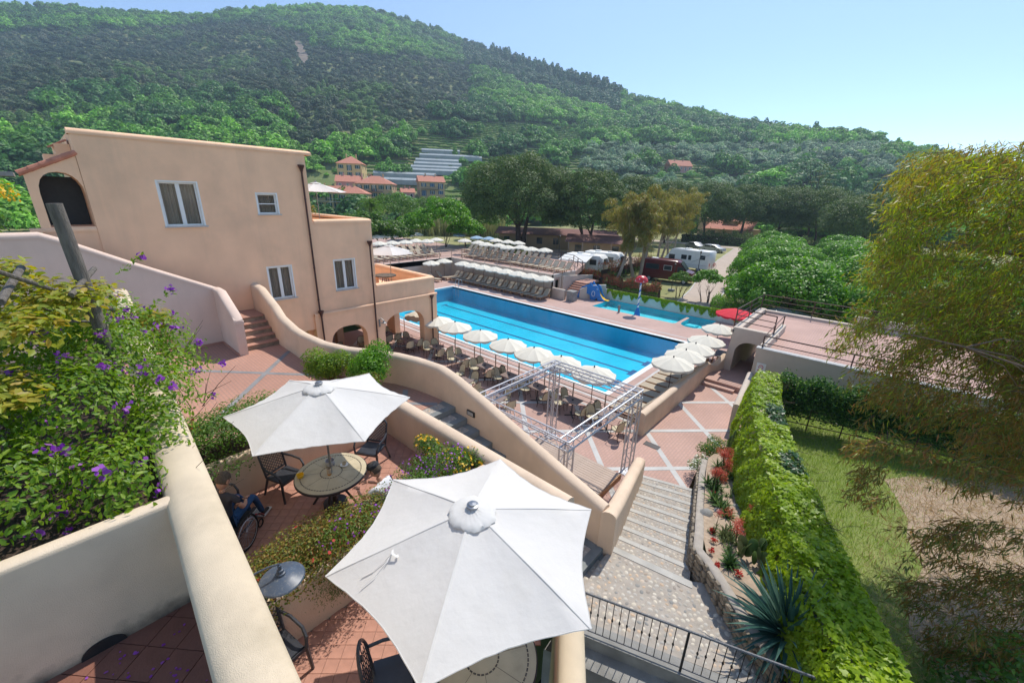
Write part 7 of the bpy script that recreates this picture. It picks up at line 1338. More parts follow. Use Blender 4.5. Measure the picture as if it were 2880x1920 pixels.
# ================================================================== TREES AND PLANTS
def limb(b, p, d, L, r, depth, spread=.5, bend=.15, R_=None, up=.15):
    pts = [Vector(p)]; rs = [r]; dv = Vector(d).normalized()
    for j in range(4): dv = (dv + Vector((R_.uniform(-bend, bend), R_.uniform(-bend, bend), R_.uniform(-bend * .5, bend) + up * .3))).normalized(); pts.append(pts[-1] + dv * L / 4); rs.append(r * (1 - .16 * (j + 1)))
    b.tube(pts, rs, 6 if r > .03 else 4); tips = [pts[-1]]
    if depth:
        for k in range(3): i = R_.choice((2, 3, 4)); a = R_.uniform(0, 6.28); d2 = (dv + Vector((cos(a), sin(a), R_.uniform(-.1, .5))) * spread).normalized(); tips += limb(b, pts[i], d2, L * R_.uniform(.55, .75), rs[i] * .62, depth - 1, spread, bend, R_, up)
    return tips
CROWN = {}
def tree(name, label, cat, loc, H, crown_r, trunk_h, trunk_r, m_leaf, kind, n, ls, group=None, scale=1, seed=1, rz=0, stems=1, barkm=None, lean=0, shape='quad'):
    R_ = random.Random(seed); t = thing(name, label, cat, loc, rz, group); key = (kind, n, ls, m_leaf.name, round(H, 1), round(crown_r, 1), seed % 3)
    b = MB(); tips = []
    for s in range(stems):
        a = s * 2.5 + seed; d0 = Vector((cos(a) * (.18 if stems > 1 else 0) + lean, sin(a) * (.18 if stems > 1 else 0), 1)); tips += limb(b, (cos(a) * .3 * (stems > 1), sin(a) * .3 * (stems > 1), -.2), d0, trunk_h, trunk_r, 2, .75 if kind == 'pine' else .55, .10, R_, .1)
    b.build('trunk', barkm or m_bark, t, smooth=True)
    if key not in CROWN:
        g_ = np.random.default_rng(seed % 3 + 31); hc = H - crown_r * .55
        if kind == 'pine':
            cs_ = []; rs_ = []
            zv = H * .42; zc_ = H - zv
            for k in range(46): a = k * 2.4; cz2 = 1 - 1.75 * (k + .5) / 46; q_ = sqrt(max(0, 1 - cz2 * cz2)) if cz2 > 0 else 1 - .35 * cz2 * cz2; cs_.append((cos(a) * q_ * crown_r * .80, sin(a) * q_ * crown_r * .80, zc_ + cz2 * zv * .80 + g_.uniform(-.05, .05) * crown_r)); s0_ = crown_r * g_.uniform(.2, .3); rs_.append((s0_, s0_, s0_ * .85))
        elif kind == 'conifer':
            cs_ = []; rs_ = []
            for k in range(34): q_ = (k + .5) / 34; a = k * 2.4; z = H * (1 - q_ * .86); rr_ = crown_r * q_ ** .8; cs_.append((cos(a) * rr_ * .65, sin(a) * rr_ * .65, z)); rs_.append((rr_ * .36 + .25, rr_ * .36 + .25, .25 + .2 * q_))
        elif kind == 'weeping':
            cs_ = [(p.x * f + g_.normal() * .35, p.y * f + g_.normal() * .35, min(p.z, H - .5) * (.72 + .3 * f) + g_.normal() * .4) for p in tips for f in (.75, 1.1, 1.35)]; rs_ = [(q_, q_, q_ * g_.uniform(.8, 1.5)) for q_ in (crown_r * g_.uniform(.07, .17) for _ in cs_)]
        else:
            cs_ = []; rs_ = []
            for k in range(34): a = k * 2.4; q_ = sqrt((k + .5) / 34); cs_.append((cos(a) * q_ * crown_r * .76, sin(a) * q_ * crown_r * .76, hc + (H - hc) * .66 * (1 - q_ ** 2) - crown_r * .1 * q_ + g_.uniform(-.12, .12) * crown_r)); rs_.append(tuple(np.array((.27, .27, .22)) * crown_r * g_.uniform(.6, 1.2)))
        P, Nn = lobes(n, cs_, np.array(rs_), .35); Ax = rdir(n) + (np.array([0, 0, -1.6]) if kind == 'weeping' else np.array([0, 0, .7]) if kind == 'pine' else 0)
        CROWN[key] = cloud('crown', P, Nn, Ax, ls * g_.uniform(.6, 1.25, n), m_leaf, shape)
    link('crown', CROWN[key], t); return t
def at_dist(u, dist):
    d = ray(u, 560); d = d[:2] / hypot(*d[:2]); return d * dist
pines = [(1465, 78, 15.6, 11.0, 'broad dark umbrella pine, the biggest and leftmost of the row', 3), (1660, 74, 13.6, 7.0, 'dark umbrella pine just right of the biggest one', 2), (1775, 92, 13.8, 7.4, 'dark umbrella pine above the left eucalyptus', 1), (1885, 104, 13.6, 7.4, 'dark umbrella pine third right of the biggest one', 1),
         (2000, 118, 13.8, 8.4, 'dark umbrella pine left of the pair of bare trunks', 1), (2100, 124, 13.6, 8.6, 'umbrella pine whose two bare trunks stand before the red roofed house', 2), (2208, 128, 13.3, 9, 'dark umbrella pine right of the bare trunk pair', 1), (2325, 126, 12.8, 9, 'dark umbrella pine behind the green canopy trees', 1), (2465, 108, 11.2, 8.4, 'dark pine half hidden by the big eucalyptus on the right', 1)]
for k, (u, ds, H, r, lb, st) in enumerate(pines):
    p = at_dist(u, ds); tree('umbrella_pine', lb, 'pine tree', (*p, ZG), H, r, H * .52, .34 if k else .5, l_pine, 'pine', 56000 if k == 0 else 30000, .46 if k == 0 else .44, 'umbrella pines behind the campsite', seed=k, stems=st, shape='needle')
p = at_dist(2300, 140); tree('cedar', 'tall dark cedar rising behind the row of umbrella pines', 'cedar', (*p, ZG), 20, 8.5, 14, .3, l_pine, 'conifer', 14000, .45, seed=4, shape='needle')
ga = [(-4.9, 41.5), (2.4, 41.0), (9, 41), (-7.4, 50), (.4, 50), (8, 50), (-9.2, 60), (-1.4, 60), (6, 60), (-11.4, 71), (-3, 71), (-14, 83), (-5, 83)]
for k, (u, v) in enumerate(ga):
    tree('plane_tree', f'bright green broad canopy tree, {ORD[k]} of the dense group right of the road', 'tree', (u, v, ZG), 4.9, 5.6, 2.4, .16, l_broad, 'broad', 26000, .24, 'bright green canopy trees right of the road', seed=k, rz=k * 1.3)
for k, (x, y, H, lb, m_) in enumerate(((-21.5, 41.6, 8.6, 'leaning pale trunked eucalyptus left of the mushroom fountain', l_olive), (-21.3, 46.3, 8.8, 'double stemmed eucalyptus in front of the maroon van', l_olive), (-22.6, 50.6, 8.4, 'yellowish eucalyptus behind the double stemmed one', l_olive), (-25.5, 62, 9.4, 'ochre eucalyptus above the white motorhome', l_olive), (-27.5, 72, 9.6, 'farther ochre eucalyptus left of the parked cars', l_olive))):
    tree('eucalyptus', lb, 'eucalyptus', (x, y, ZG), H, 4.2 if k < 3 else 5.2, 5.0, .22, m_, 'weeping', 12000, .36, 'ochre eucalyptus trees of the campsite', seed=k + 3, stems=(1, 2, 2, 2, 2)[k], barkm=m_bark2, lean=(.3, .05, -.1, .1, .1)[k], shape='long')
tree('camp_tree', 'small round leafy tree standing alone beside the gravel road', 'tree', (-11.6, 41.0, ZG), 3.1, 1.45, 1.3, .07, l_broad, 'broad', 5500, .16, seed=7, stems=3); tree('camp_tree', 'thin small tree at the end of the red hedge', 'tree', (-14.2, 41.2, ZG), 2.6, 1.2, 1.2, .06, l_mid, 'broad', 3000, .14, seed=8, stems=3)
def hedge(name, pts, h, w_, n, m, label, ls=.12, top=None):
    t = thing(name, label, 'hedge', (pts[0][0], pts[0][1], ZG)); A = np.array(pts); sg_ = np.linalg.norm(np.diff(A, axis=0), axis=1); cs_ = np.concatenate([[0], np.cumsum(sg_)]); s = rng.uniform(0, cs_[-1], n); x, y = np.interp(s, cs_, A[:, 0]), np.interp(s, cs_, A[:, 1]); q_ = rng.random(n); tx_ = np.interp(s + .1, cs_, A[:, 0]) - np.interp(s - .1, cs_, A[:, 0]); ty_ = np.interp(s + .1, cs_, A[:, 1]) - np.interp(s - .1, cs_, A[:, 1]); l_ = np.hypot(tx_, ty_) + 1e-6
    side = np.where(q_ < .4, -1, np.where(q_ > .6, 1, rng.uniform(-1, 1, n))); z = np.where((q_ < .4) | (q_ > .6), rng.random(n) * h, h) + rng.normal(size=n) * .08 * h; lp = 1 + .15 * np.sin(s * 2.3) + .1 * np.sin(s * 5.1)
    P = np.column_stack([x - ty_ / l_ * side * w_ / 2 * lp, y + tx_ / l_ * side * w_ / 2 * lp, ZG + z * lp]); Nn = np.column_stack([-ty_ / l_ * side, tx_ / l_ * side, np.full(n, .5)]) + rdir(n) * .6; off = np.array(t.location)
    hi = (z > h * .55) if top else np.zeros(n, bool); link('foliage', cloud('foliage', P[~hi] - off, Nn[~hi], rdir(n)[~hi], ls * rng.uniform(.7, 1.3, (~hi).sum()), m, 'oval'), t)
    if top: link('red_shoots', cloud('red_shoots', P[hi] - off, Nn[hi], (rdir(n) + [0, 0, 1])[hi], ls * rng.uniform(.7, 1.3, hi.sum()), top, 'oval'), t)
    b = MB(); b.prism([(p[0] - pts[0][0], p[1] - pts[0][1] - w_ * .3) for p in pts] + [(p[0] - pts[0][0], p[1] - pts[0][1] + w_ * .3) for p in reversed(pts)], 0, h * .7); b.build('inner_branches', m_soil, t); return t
hedge('photinia_hedge', [(-21.0, 38.3), (-18, 38.3), (-15.2, 38.6)], 1.35, 1.0, 9000, l_mid, 'red tipped hedge behind the hanging ivy and the mushroom', .13, l_red); hedge('photinia_hedge', [(-27.5, 41.5), (-24.5, 41), (-22.5, 40.3)], 1.2, 1.0, 5500, l_mid, 'red tipped hedge in front of the awning caravan', .13, l_red)
hedge('photinia_hedge', [(-24.3, 43.5), (-24.0, 50), (-24.5, 57)], 1.7, 1.4, 7000, l_mid, 'red tipped hedge running back between caravans and eucalyptus', .15, l_red); hedge('shrub_hedge', [(-10.2, 38.2), (-7.5, 38.6), (-4, 38.6)], 1.1, 1.6, 8000, l_broad, 'bright green low hedge behind the end of the pool wall', .11)
hedge('dark_hedge', [(-38, 106), (-22, 106.5), (5, 107)], 2.6, 2.0, 9000, l_pine, 'long dark clipped hedge at the far end of the road', .3); hedge('dark_hedge', [(-58, 60), (-46, 52), (-40, 47)], 1.5, 2, 6000, l_mid, 'low green hedge along the camp path below the pines', .2)
# greenery between the terrace and the village
vg = [(1030, 690, 60, 6.5, 3.4, l_mid, 'olive green bushy tree left behind the far parasols'), (1100, 690, 62, 5.5, 3.2, l_mid, 'loose green bush behind the second line of far parasols'), (1160, 660, 72, 6.2, 3.6, l_broad, 'green tree right of the palm behind the parasols'), (1245, 690, 62, 8.6, 4.6, l_broad, 'bright green leafy tree above the blue parasols'), (1310, 700, 64, 6.0, 3.2, l_broad, 'bright green small tree right of the tall bright one'), (1110, 640, 105, 9.5, 7.0, l_mid, 'big round green tree below the pink house'), (1200, 640, 118, 8.5, 6.0, l_mid, 'grey green tree before the reed bed'), (980, 660, 80, 5.5, 4.4, l_mid, 'dark green tree behind the middle roof terrace'), (1350, 660, 92, 6.5, 4.5, l_mid, 'green tree left of the biggest pine')]
for k, (u, v, ds, H, r, m_, lb) in enumerate(vg): p = at_dist(u, ds); tree('garden_tree', lb, 'tree', (*p, ZG), H, r, H * .45, .12, m_, 'broad', 8000, .3, 'trees between terrace and village', seed=k + 1, rz=k)
n = 9000; uu = rng.uniform(1130, 1420, n); dd = rng.uniform(100, 150, n); P = np.array([(*at_dist(u, d_), ZG) for u, d_ in zip(uu, dd)]); link('reed_bed', cloud('reed_bed', P + [0, 0, 0], rdir(n) * [1, 1, .1], rdir(n) * .12 + [0, 0, 1], rng.uniform(3, 5.2, n), l_reed, 'blade'), kind='stuff', label='pale reed bed between the green trees and the terraces', category='reeds')
p = at_dist(1040, 92); pt = thing('palm_tree', 'date palm with arching fronds in front of the yellow house', 'palm', (*p, ZG)); b = MB(); b.tube([(0, 0, 0), (.1, 0, 3), (0, 0, 6.6)], [.35, .3, .32], 9); b.build('trunk', m_bark, pt, smooth=True)
for k in range(40):
    a, el = k * 2.4, RAD(75) - k * RAD(2.6); P = []; A = []
    for j in range(26):
        s_ = 3.4 * (j + 1) / 26; e2 = el - .34 * (s_ / 3.4) ** 1.5 * 2; c = np.array([cos(a) * s_ * cos(el) * .98, sin(a) * s_ * cos(el) * .98, 6.7 + s_ * sin(el) - .16 * s_ ** 2])
        for sd_ in (-1, 1): P.append(c); A.append((cos(a) * .5 - sin(a) * sd_, sin(a) * .5 + cos(a) * sd_, -.35))
    P, A = np.array(P), np.array(A); link('frond', cloud('frond', P, rdir(52) * .3 + [0, 0, 1], A, np.full(52, .62), l_mid, 'long'), pt)

# ================================================================== village houses, greenhouses, camp buildings
m_yel = mat('yellow_render', (.58, .43, .20), .9, .05, 1); m_och = mat('ochre_render', (.48, .33, .19), .9, .06, 1); m_pnk = mat('pink_render', (.52, .28, .25), .9, .05, 1); m_shut = mat('green_shutter', (.01, .07, .06), .6, .1, 3); m_bsh = mat('blue_shutter', (.02, .08, .16), .6, .1, 3)
def house(u, v, wpx, storeys, depth, m, rz_off, label, roof='hip', shut=None, pitch=.28, chim=2):
    c = hit(u, v); ds = hypot(c[0], c[1]); w_ = wpx / FPX * float((c - CAM) @ RM[:, 2]); t = thing('village_house', label, 'house', tuple(c + np.array([0, 0, -1.2])), atan2(c[1], c[0]) - pi / 2 + rz_off); H = storeys * 2.9 + 1.2; hw, hd = w_ / 2, depth / 2
    b = MB(); b.bb(-hw, hw, -hd, hd, 0, H); b.build('wall', m, t); e = .45; rh = hd * pitch * 2; b = MB()
    if roof == 'hip': rl_ = max(0, hw - hd); V = [(-hw - e, -hd - e, H), (hw + e, -hd - e, H), (hw + e, hd + e, H), (-hw - e, hd + e, H), (-rl_, 0, H + rh), (rl_, 0, H + rh)]; F = [(0, 1, 5, 4), (1, 2, 5), (2, 3, 4, 5), (3, 0, 4), (3, 2, 1, 0)]
    else: V = [(-hw - e, -hd - e, H), (hw + e, -hd - e, H), (hw + e, hd + e, H), (-hw - e, hd + e, H), (-hw - e, 0, H + rh), (hw + e, 0, H + rh)]; F = [(0, 1, 5, 4), (1, 2, 5), (2, 3, 4, 5), (3, 0, 4), (3, 2, 1, 0)]
    b.add(V, F); rf = b.build('roof', m_roof, t)
    for k in range(chim): b = MB(); x = -hw * .4 + k * hw * .8; b.bb(x - .25, x + .25, -.2, .3, H + rh * .4, H + rh + .7); b.bb(x - .32, x + .32, -.27, .37, H + rh + .7, H + rh + .85); b.build('chimney', m, rf)
    nw = max(2, round(w_ / 3.1)); fs = [(-hd, 0)]
    for s in range(storeys):
        for k in range(nw):
            x = -hw + w_ * (k + .5) / nw; z0 = 1.2 + s * 2.9 + (.9 if (k + s) % 3 else .1); z1 = 1.2 + s * 2.9 + 2.3; f = link('window', None, t); b = MB(); b.bb(x - .5, x + .5, -hd - .04, -hd - .003, z0 - .05, z1 + .05); b.build('frame', m_white, f); b = MB(); b.bb(x - .42, x + .42, -hd - .05, -hd - .04, z0, z1); b.build('pane', m_gl2 if (k + s) % 2 else shut or m_gl2, f)
            if shut:
                for sd_ in (-1, 1): b = MB(); b.bb(x + sd_ * .76 - .24, x + sd_ * .76 + .24, -hd - .07, -hd - .004, z0, z1); b.build('shutter', shut, f)
        for k in range(2):
            y = -hd / 2 + hd * k; 
            for sx in (-1, 1): f = link('window', None, t); b = MB(); b.bb(min(sx * (hw + .004), sx * (hw + .05)), max(sx * (hw + .004), sx * (hw + .05)), y - .42, y + .42, 1.2 + s * 2.9 + .8, 1.2 + s * 2.9 + 2.2); b.build('pane', shut or m_gl2, f)
    if storeys > 1: b = MB(); b.bb(-hw * .9, hw * .5, -hd - 1.1, -hd, 1.15 + 2.9 - .12, 1.15 + 2.9); [b.tube([(x, -hd - 1.05, 4.05), (x, -hd - 1.05, 5.0)], .02, 4) for x in np.linspace(-hw * .9, hw * .5, 14)]; b.tube([(-hw * .9, -hd - 1.05, 5.0), (hw * .5, -hd - 1.05, 5.0)], .03, 4); b.build('balcony', m_white if m is m_yel else m_dark, t)
    return t
house(975, 590, 125, 2, 9, m_yel, -.25, 'long yellow house with green shutters behind the roof terrace parasol', 'hip', m_shut); house(905, 588, 70, 2, 8, m_yel, -.1, 'low yellow house at the left behind the roof terrace parasol', 'gable', m_shut); house(1062, 560, 96, 2, 11, m_och, -.2, 'ochre house with hipped roof above the date palm', 'hip', m_shut)
house(995, 522, 64, 3, 12, m_yel, -.2, 'tallest yellow house, highest of the village cluster', 'hip', m_shut); house(985, 555, 60, 2, 9, m_pnk, -.1, 'pinkish house with several chimneys between the yellow ones', 'gable', None, chim=4); house(1212, 552, 68, 2, 9, m_och, .15, 'separate house with blue shutters below the greenhouses', 'gable', m_bsh); house(1147, 562, 34, 1, 6, m_pnk, .1, 'small pink outbuilding right of the ochre house', 'gable')
house(1905, 482, 62, 1, 9, m_pnk, .5, 'lone farmhouse with orange roof on the hillside among olives', 'gable', None, .4); 
def glass(u, v, wpx, label, rz=.0, h=2.2, dp=5):
    c = hit(u, v); w_ = wpx / FPX * float((c - CAM) @ RM[:, 2]); t = thing('greenhouse', label, 'greenhouse', tuple(c), atan2(c[1], c[0]) - pi / 2 + rz, 'white greenhouses on the terraces'); b = MB(); n = max(3, round(w_ / 5)); 
    V = []; prof = [(-dp / 2, -.5), (-dp / 2, h * .75), (0, h * 1.2), (dp / 2, h * .75), (dp / 2, -.5)]
    for k in range(n + 1): V += [(-w_ / 2 + w_ * k / n, y, z) for y, z in prof]
    b.add(V, [(5 * k + j, 5 * k + j + 1, 5 * k + 6 + j, 5 * k + 5 + j) for k in range(n) for j in range(4)] + [(4, 3, 2, 1, 0), tuple(5 * n + j for j in range(5))]); b.build('cover', m_gh, t); b = MB()
    for k in range(n + 1): x = -w_ / 2 + w_ * k / n; b.tube([(x, y * 1.01, z + .03) for y, z in prof], .05, 4)
    b.build('frame', m_metal, t)
m_gh = mat('white_greenhouse_film', (.30, .33, .33), .5, .12, .3)
for k, (u, v, w_) in enumerate(((1240, 433, 105), (1265, 448, 165), (1230, 461, 118), (1232, 471, 130), (1226, 481, 135), (1222, 490, 140), (1140, 500, 170), (1130, 517, 190), (1310, 452, 90))): glass(u, v, w_, f'pale greenhouse tunnel, {ORD[k]} from the top of the terraced slope')
# house behind pine trunks, brown bungalows behind the sun terrace, toilet block
def bung(x, y, w_, d_, h, rz, label, m=m_och, rm=None, deck=True):
    t = thing('bungalow', label, 'bungalow', (x, y, ZG), rz, 'brown roofed bungalows'); b = MB(); b.bb(-w_ / 2, w_ / 2, -d_ / 2, d_ / 2, 0, h); b.build('wall', m, t); b = MB(); V = [(-w_ / 2 - .6, -d_ / 2 - 1.6, h - .05), (w_ / 2 + .6, -d_ / 2 - 1.6, h - .05), (w_ / 2 + .6, d_ / 2 + .6, h - .05), (-w_ / 2 - .6, d_ / 2 + .6, h - .05), (-w_ / 2 - .6, 0, h + .9), (w_ / 2 + .6, 0, h + .9)]; b.add(V, [(0, 1, 5, 4), (1, 2, 5), (2, 3, 4, 5), (3, 0, 4), (3, 2, 1, 0)]); b.build('roof', rm or m_brroof, t)
    for k in range(max(2, round(w_ / 3))): xx = -w_ / 2 + w_ * (k + .5) / max(2, round(w_ / 3)); pane(t, xx - .5, xx + .5, .9, 2.0, -d_ / 2 - .003)
    for xx in np.linspace(-w_ / 2, w_ / 2, 5): b = MB(); b.tube([(xx, -d_ / 2 - 1.5, 0), (xx, -d_ / 2 - 1.5, h)], .05, 5); b.build('veranda_post', m_tan, t)
    return t
m_brroof = mat('brown_roof', (.20, .10, .085), .85, .1, 2)
bung(-49, 68, 22, 8, 2.7, RAD(35), 'long brown roofed bungalow behind the trunks of the biggest pine'); bung(-36.5, 62.5, 9, 6, 2.6, RAD(30), 'brown roofed bungalow with a glazed veranda between the pine trunks')
p = G(2095, 660, .3); t = house.__call__ and thing('camp_house', 'house with a large red tiled roof behind the bare pine trunks', 'house', (-33.5, 131, ZG), RAD(-6)); b = MB(); b.bb(-6.2, 6.2, -4, 4, 0, 2.6); b.bb(-8.5, -6.2, -3, 4, 0, 5.2); b.build('wall', m_och, t); b = MB(); b.add([(-6.6, -4.8, 2.5), (6.8, -4.8, 2.5), (5.6, 4, 6.0), (-5.4, 4, 6.0)], [(0, 1, 2, 3)]); b.build('roof', m_roof, t); b = MB(); b.bb(-2.2, 2.0, -1.8, -.2, 3.75, 4.6); b.build('dormer', m_och, t); pane(t, -4, -3, .8, 2, -4.003); pane(t, 2, 3, .8, 2, -4.003)

# ================================================================== FOREGROUND PLANTS
# flowering shrub in the planter at the left
fs_ = thing('flowering_shrub', 'dense green shrub with purple pea flowers spilling over the near planter wall', 'shrub', (-5.4, -.4, 6.7))
cs_ = [(-4.5, -.75, 6.95), (-5.2, -.95, 7.15), (-5.3, -.2, 7.2), (-6.1, -.75, 7.4), (-6.2, .1, 7.35), (-7.0, -.3, 7.5), (-7.2, .6, 7.2), (-4.6, -1.5, 6.9), (-5.6, .45, 7.0), (-4.4, -.1, 6.9), (-6.6, .75, 6.95), (-8.0, .2, 7.3), (-5.5, -1.7, 7.2), (-5.05, .28, 6.85), (-4.15, -.05, 6.8)]
rs_ = [(.6, .55, .42), (.7, .6, .55), (.7, .5, .5), (.7, .6, .55), (.7, .5, .5), (.7, .6, .5), (.6, .5, .45), (.6, .6, .4), (.55, .35, .4), (.45, .32, .32), (.45, .35, .4), (.7, .6, .5), (.8, .7, .6), (.5, .28, .3), (.3, .25, .3)]
n = 24000; P, Nn = lobes(n, cs_, np.array(rs_), .45); k = (P[:, 2] > 6.45) & (P[:, 0] < -3.7); P, Nn = P[k], Nn[k]; n = len(P); tw = np.floor(rng.random(n) * 1500).astype(int); jit = rng.normal(size=(1500, 3)) * .05; Ax = Nn * .8 + rdir(1500)[tw] * .6 + [0, 0, .5]
leafy(fs_, 'leaf', P + jit[tw], Nn, Ax, rng.uniform(.035, .07, n), l_shrub, 'oval', 300)
yl = [(-5.9, -.05, 8.1), (-6.4, -.45, 8.25), (-5.4, -.35, 8.0), (-6.9, .2, 7.95), (-5.0, -.55, 7.55), (-7.4, .75, 7.4), (-4.8, -.9, 7.4)]; n = 3400; P, Nn = lobes(n, yl, np.array([(.5, .3, .2), (.6, .35, .22), (.5, .3, .2), (.45, .25, .18), (.35, .25, .18), (.3, .22, .2), (.3, .25, .15)]), .7); P += rng.normal(size=P.shape) * .05
cl = thing('climbing_plant', 'yellow-green climber with coppery leaves on the rustic pergola poles', 'climber', (-6, -.2, 7.5)); leafy(cl, 'leaf', P, Nn + [0, 0, .5], rdir(n), rng.uniform(.06, .11, n), l_yel, 'oval', 120)
n = 520; P, Nn = lobes(n, cs_, np.array(rs_) * 1.04, .08); P = np.repeat(P[(P[:, 0] < -3.9)][:90], 9, 0) + rng.normal(size=(0 + 9 * min(90, (P[:, 0] < -3.9).sum()), 3)) * .028; link('blossoms', cloud('blossoms', P - np.array(fs_.location), rdir(len(P)), rdir(len(P)), rng.uniform(.03, .05, len(P)), l_purple, 'petal'), fs_)
b = MB(); R_ = random.Random(5)
for k in range(130):
    c = Vector(cs_[k % len(cs_)]); s0 = c + Vector((R_.uniform(-.2, .2), R_.uniform(-.2, .2), -.55)); d = Vector((R_.uniform(-1, 1), R_.uniform(-1, 1), R_.uniform(.3, 1.2))).normalized(); L_ = R_.uniform(.5, .95); b.tube([s0, s0 + d * L_ * .5, s0 + d * L_ + Vector((0, 0, R_.uniform(-.1, .1)))], [.006, .004, .002], 4)
for v in range(len(b.v)): b.v[v] = (b.v[v][0] + 5.4, b.v[v][1] + .4, b.v[v][2] - 6.7)
b.build('stems', m_twig, fs_)
# twigs of blossom reaching out to the right
P = []; A = []; fl_ = []
for (u, v, u2, v2, x) in ((480, 1000, 625, 1020, -6.0), (470, 1120, 600, 1110, -5.6), (400, 900, 480, 815, -6.2), (450, 1050, 560, 960, -6.4), (420, 1250, 520, 1260, -5.2), (430, 1330, 470, 1400, -4.9), (330, 780, 400, 720, -6.6), (150, 1450, 190, 1500, -4.2), (60, 1480, 90, 1500, -4.1), (120, 1430, 170, 1440, -4.2)):
    a_, c_ = VX(u, v, x), VX(u2, v2, x)
    for j in range(34): t_ = rng.random(); q_ = a_ + (c_ - a_) * t_ + rng.normal(size=3) * .02; P.append(q_); A.append((c_ - a_) + rdir(1)[0] * np.linalg.norm(c_ - a_) * .9)
    fl_ += [c_ + rng.normal(size=3) * .02 for _ in range(14)]
P, A = np.array(P), np.array(A); off = np.array(fs_.location); link('outer_twig_leaves', cloud('outer_twig_leaves', P - off, rdir(len(P)) + [0, 0, .8], A, rng.uniform(.035, .06, len(P)), l_shrub, 'oval'), fs_); fl_ = np.array(fl_); link('outer_blossoms', cloud('outer_blossoms', fl_ - off, rdir(len(fl_)), rdir(len(fl_)), np.full(len(fl_), .04), l_purple, 'petal'), fs_)
# pergola of weathered poles
pg = thing('pergola', 'weathered grey timber post and poles rising out of the climbing plant', 'pergola', (-6, .1, 6.6))
def rel0(p): return tuple(np.array(p) - np.array([-6, .1, 6.6]))
a_, c_ = VX(152, 572, -6), VX(222, 760, -6); c_ = a_ + (c_ - a_) * 3.2; b = MB(); b.tube([rel0(c_), rel0(a_)], .058, 14); b.build('post', m_post, pg, smooth=True)
for (u, v, u2, v2, x, x2, r) in ((-60, 745, 320, 872, -5.2, -6.6, .02), (0, 900, 300, 905, -5.6, -6.4, .016), (60, 753, 0, 850, -6, -5.2, .03), (265, 755, 200, 830, -6.3, -5.6, .025), (170, 860, 100, 960, -6, -5.4, .025), (0, 820, 180, 890, -6, -6.2, .012), (310, 900, 250, 990, -6.4, -6, .02)):
    b = MB(); b.tube([rel0(VX(u, v, x)), rel0(VX(u2, v2, x2))], r, 8); b.build('pole', m_post, pg, smooth=True)
t = thing('garden_tree', 'dark shrubs behind the loggia at the far left', 'shrub', (-24.5, -3.5, 3.5)); P, Nn = lobes(9000, [(-24.5, -2.2, 6.2), (-25.5, -4, 7), (-23.5, -3, 5), (-26, -2.4, 8.0), (-24, -5.5, 6)], np.array([(1.8, 1.6, 2)] * 5), .4); leafy(t, 'leaf', P, Nn, rdir(9000), rng.uniform(.10, .2, 9000), l_mid, 'oval')
t = thing('broom_bush', 'yellow flowering bush above the tiled loggia roof', 'shrub', (-30, -3.8, 6)); P, Nn = lobes(5000, [(-30, -2.6, 9.3), (-30, -4.6, 9.9), (-31, -3.6, 9.0), (-30, -1.6, 8.7)], np.array([(1.2, 1.3, .9)] * 4), .6); k = rng.random(5000) < .4; leafy(t, 'leaf', P[~k], Nn[~k], rdir((~k).sum()) + [0, 0, .8], rng.uniform(.12, .22, (~k).sum()), l_broad, 'long'); link('blossoms', cloud('blossoms', P[k] - [-30, -3.8, 6], Nn[k], rdir(k.sum()), rng.uniform(.08, .14, k.sum()), l_yelfl, 'petal'), t)
b = MB(); b.bb(-3, 0, -6, -.1, 0, .12); o = b.build('canopy_roof', m_conc); o.location = (-19.2, -.1, 9.4); o['label'] = 'thin grey roof slab at the left edge beside the tiled loggia'; o['category'] = 'roof'

# planters of the two dining terraces
bush('flowering_hedge', (-8.75, 1.5, 4.15), (.8, 1.5, .62), 14000, .055, l_mid, 'shrub with small red flowers in the planter left of the shading parasol', fl=l_redfl, nf=46, fs=.075, lob=18, seed=3, shape='oval', nparts=40)
bush('flowering_hedge', (-8.8, 3.4, 4.25), (.55, 1.0, .45), 3500, .05, l_mixed, 'low mixed shrub behind the shading parasol', fl=l_redfl, nf=14, fs=.07, lob=8, seed=4)
bush('leafy_shrub', (-12.0, 5.0, 3.5), (.75, .75, .72), 5200, .075, l_shrub, 'yellow-green rounded shrub beside the curved wall, left of a pair', lob=8, seed=5, nparts=30); bush('leafy_shrub', (-10.35, 5.35, 3.5), (.75, .75, .95), 7000, .075, l_broad, 'taller bright green shrub against the curved wall, right of a pair', lob=8, seed=6, nparts=40)
h2 = bush('mixed_hedge', (-4.95, 1.62, 3.75), (.58, 1.45, .72), 14000, .042, l_mixed, 'colourful red and yellow-green hedge between the dining terraces', fl=l_redfl, nf=20, fs=.05, lob=12, seed=7, nparts=260)
bush('purple_hedge', (-5.0, 3.05, 4.15), (.5, .85, .5), 5200, .04, l_mid, 'hedge with many small purple flowers behind the largest parasol', fl=l_purple, nf=420, fs=.035, lob=9, seed=8, nparts=120)
bush('yellow_flower_bush', (-5.15, 4.25, 4.0), (.62, .4, .36), 4200, .045, l_mid, 'bush of yellow daisies in front of the level terrace wall', fl=l_yelfl, nf=260, fs=.05, lob=8, seed=9, nparts=60); bush('purple_hedge', (-5.75, 4.1, 3.7), (.3, .3, .4), 1400, .045, l_mixed, 'small purple flowered shrub left of the yellow daisies', fl=l_purple, nf=120, fs=.04, lob=5, seed=10)
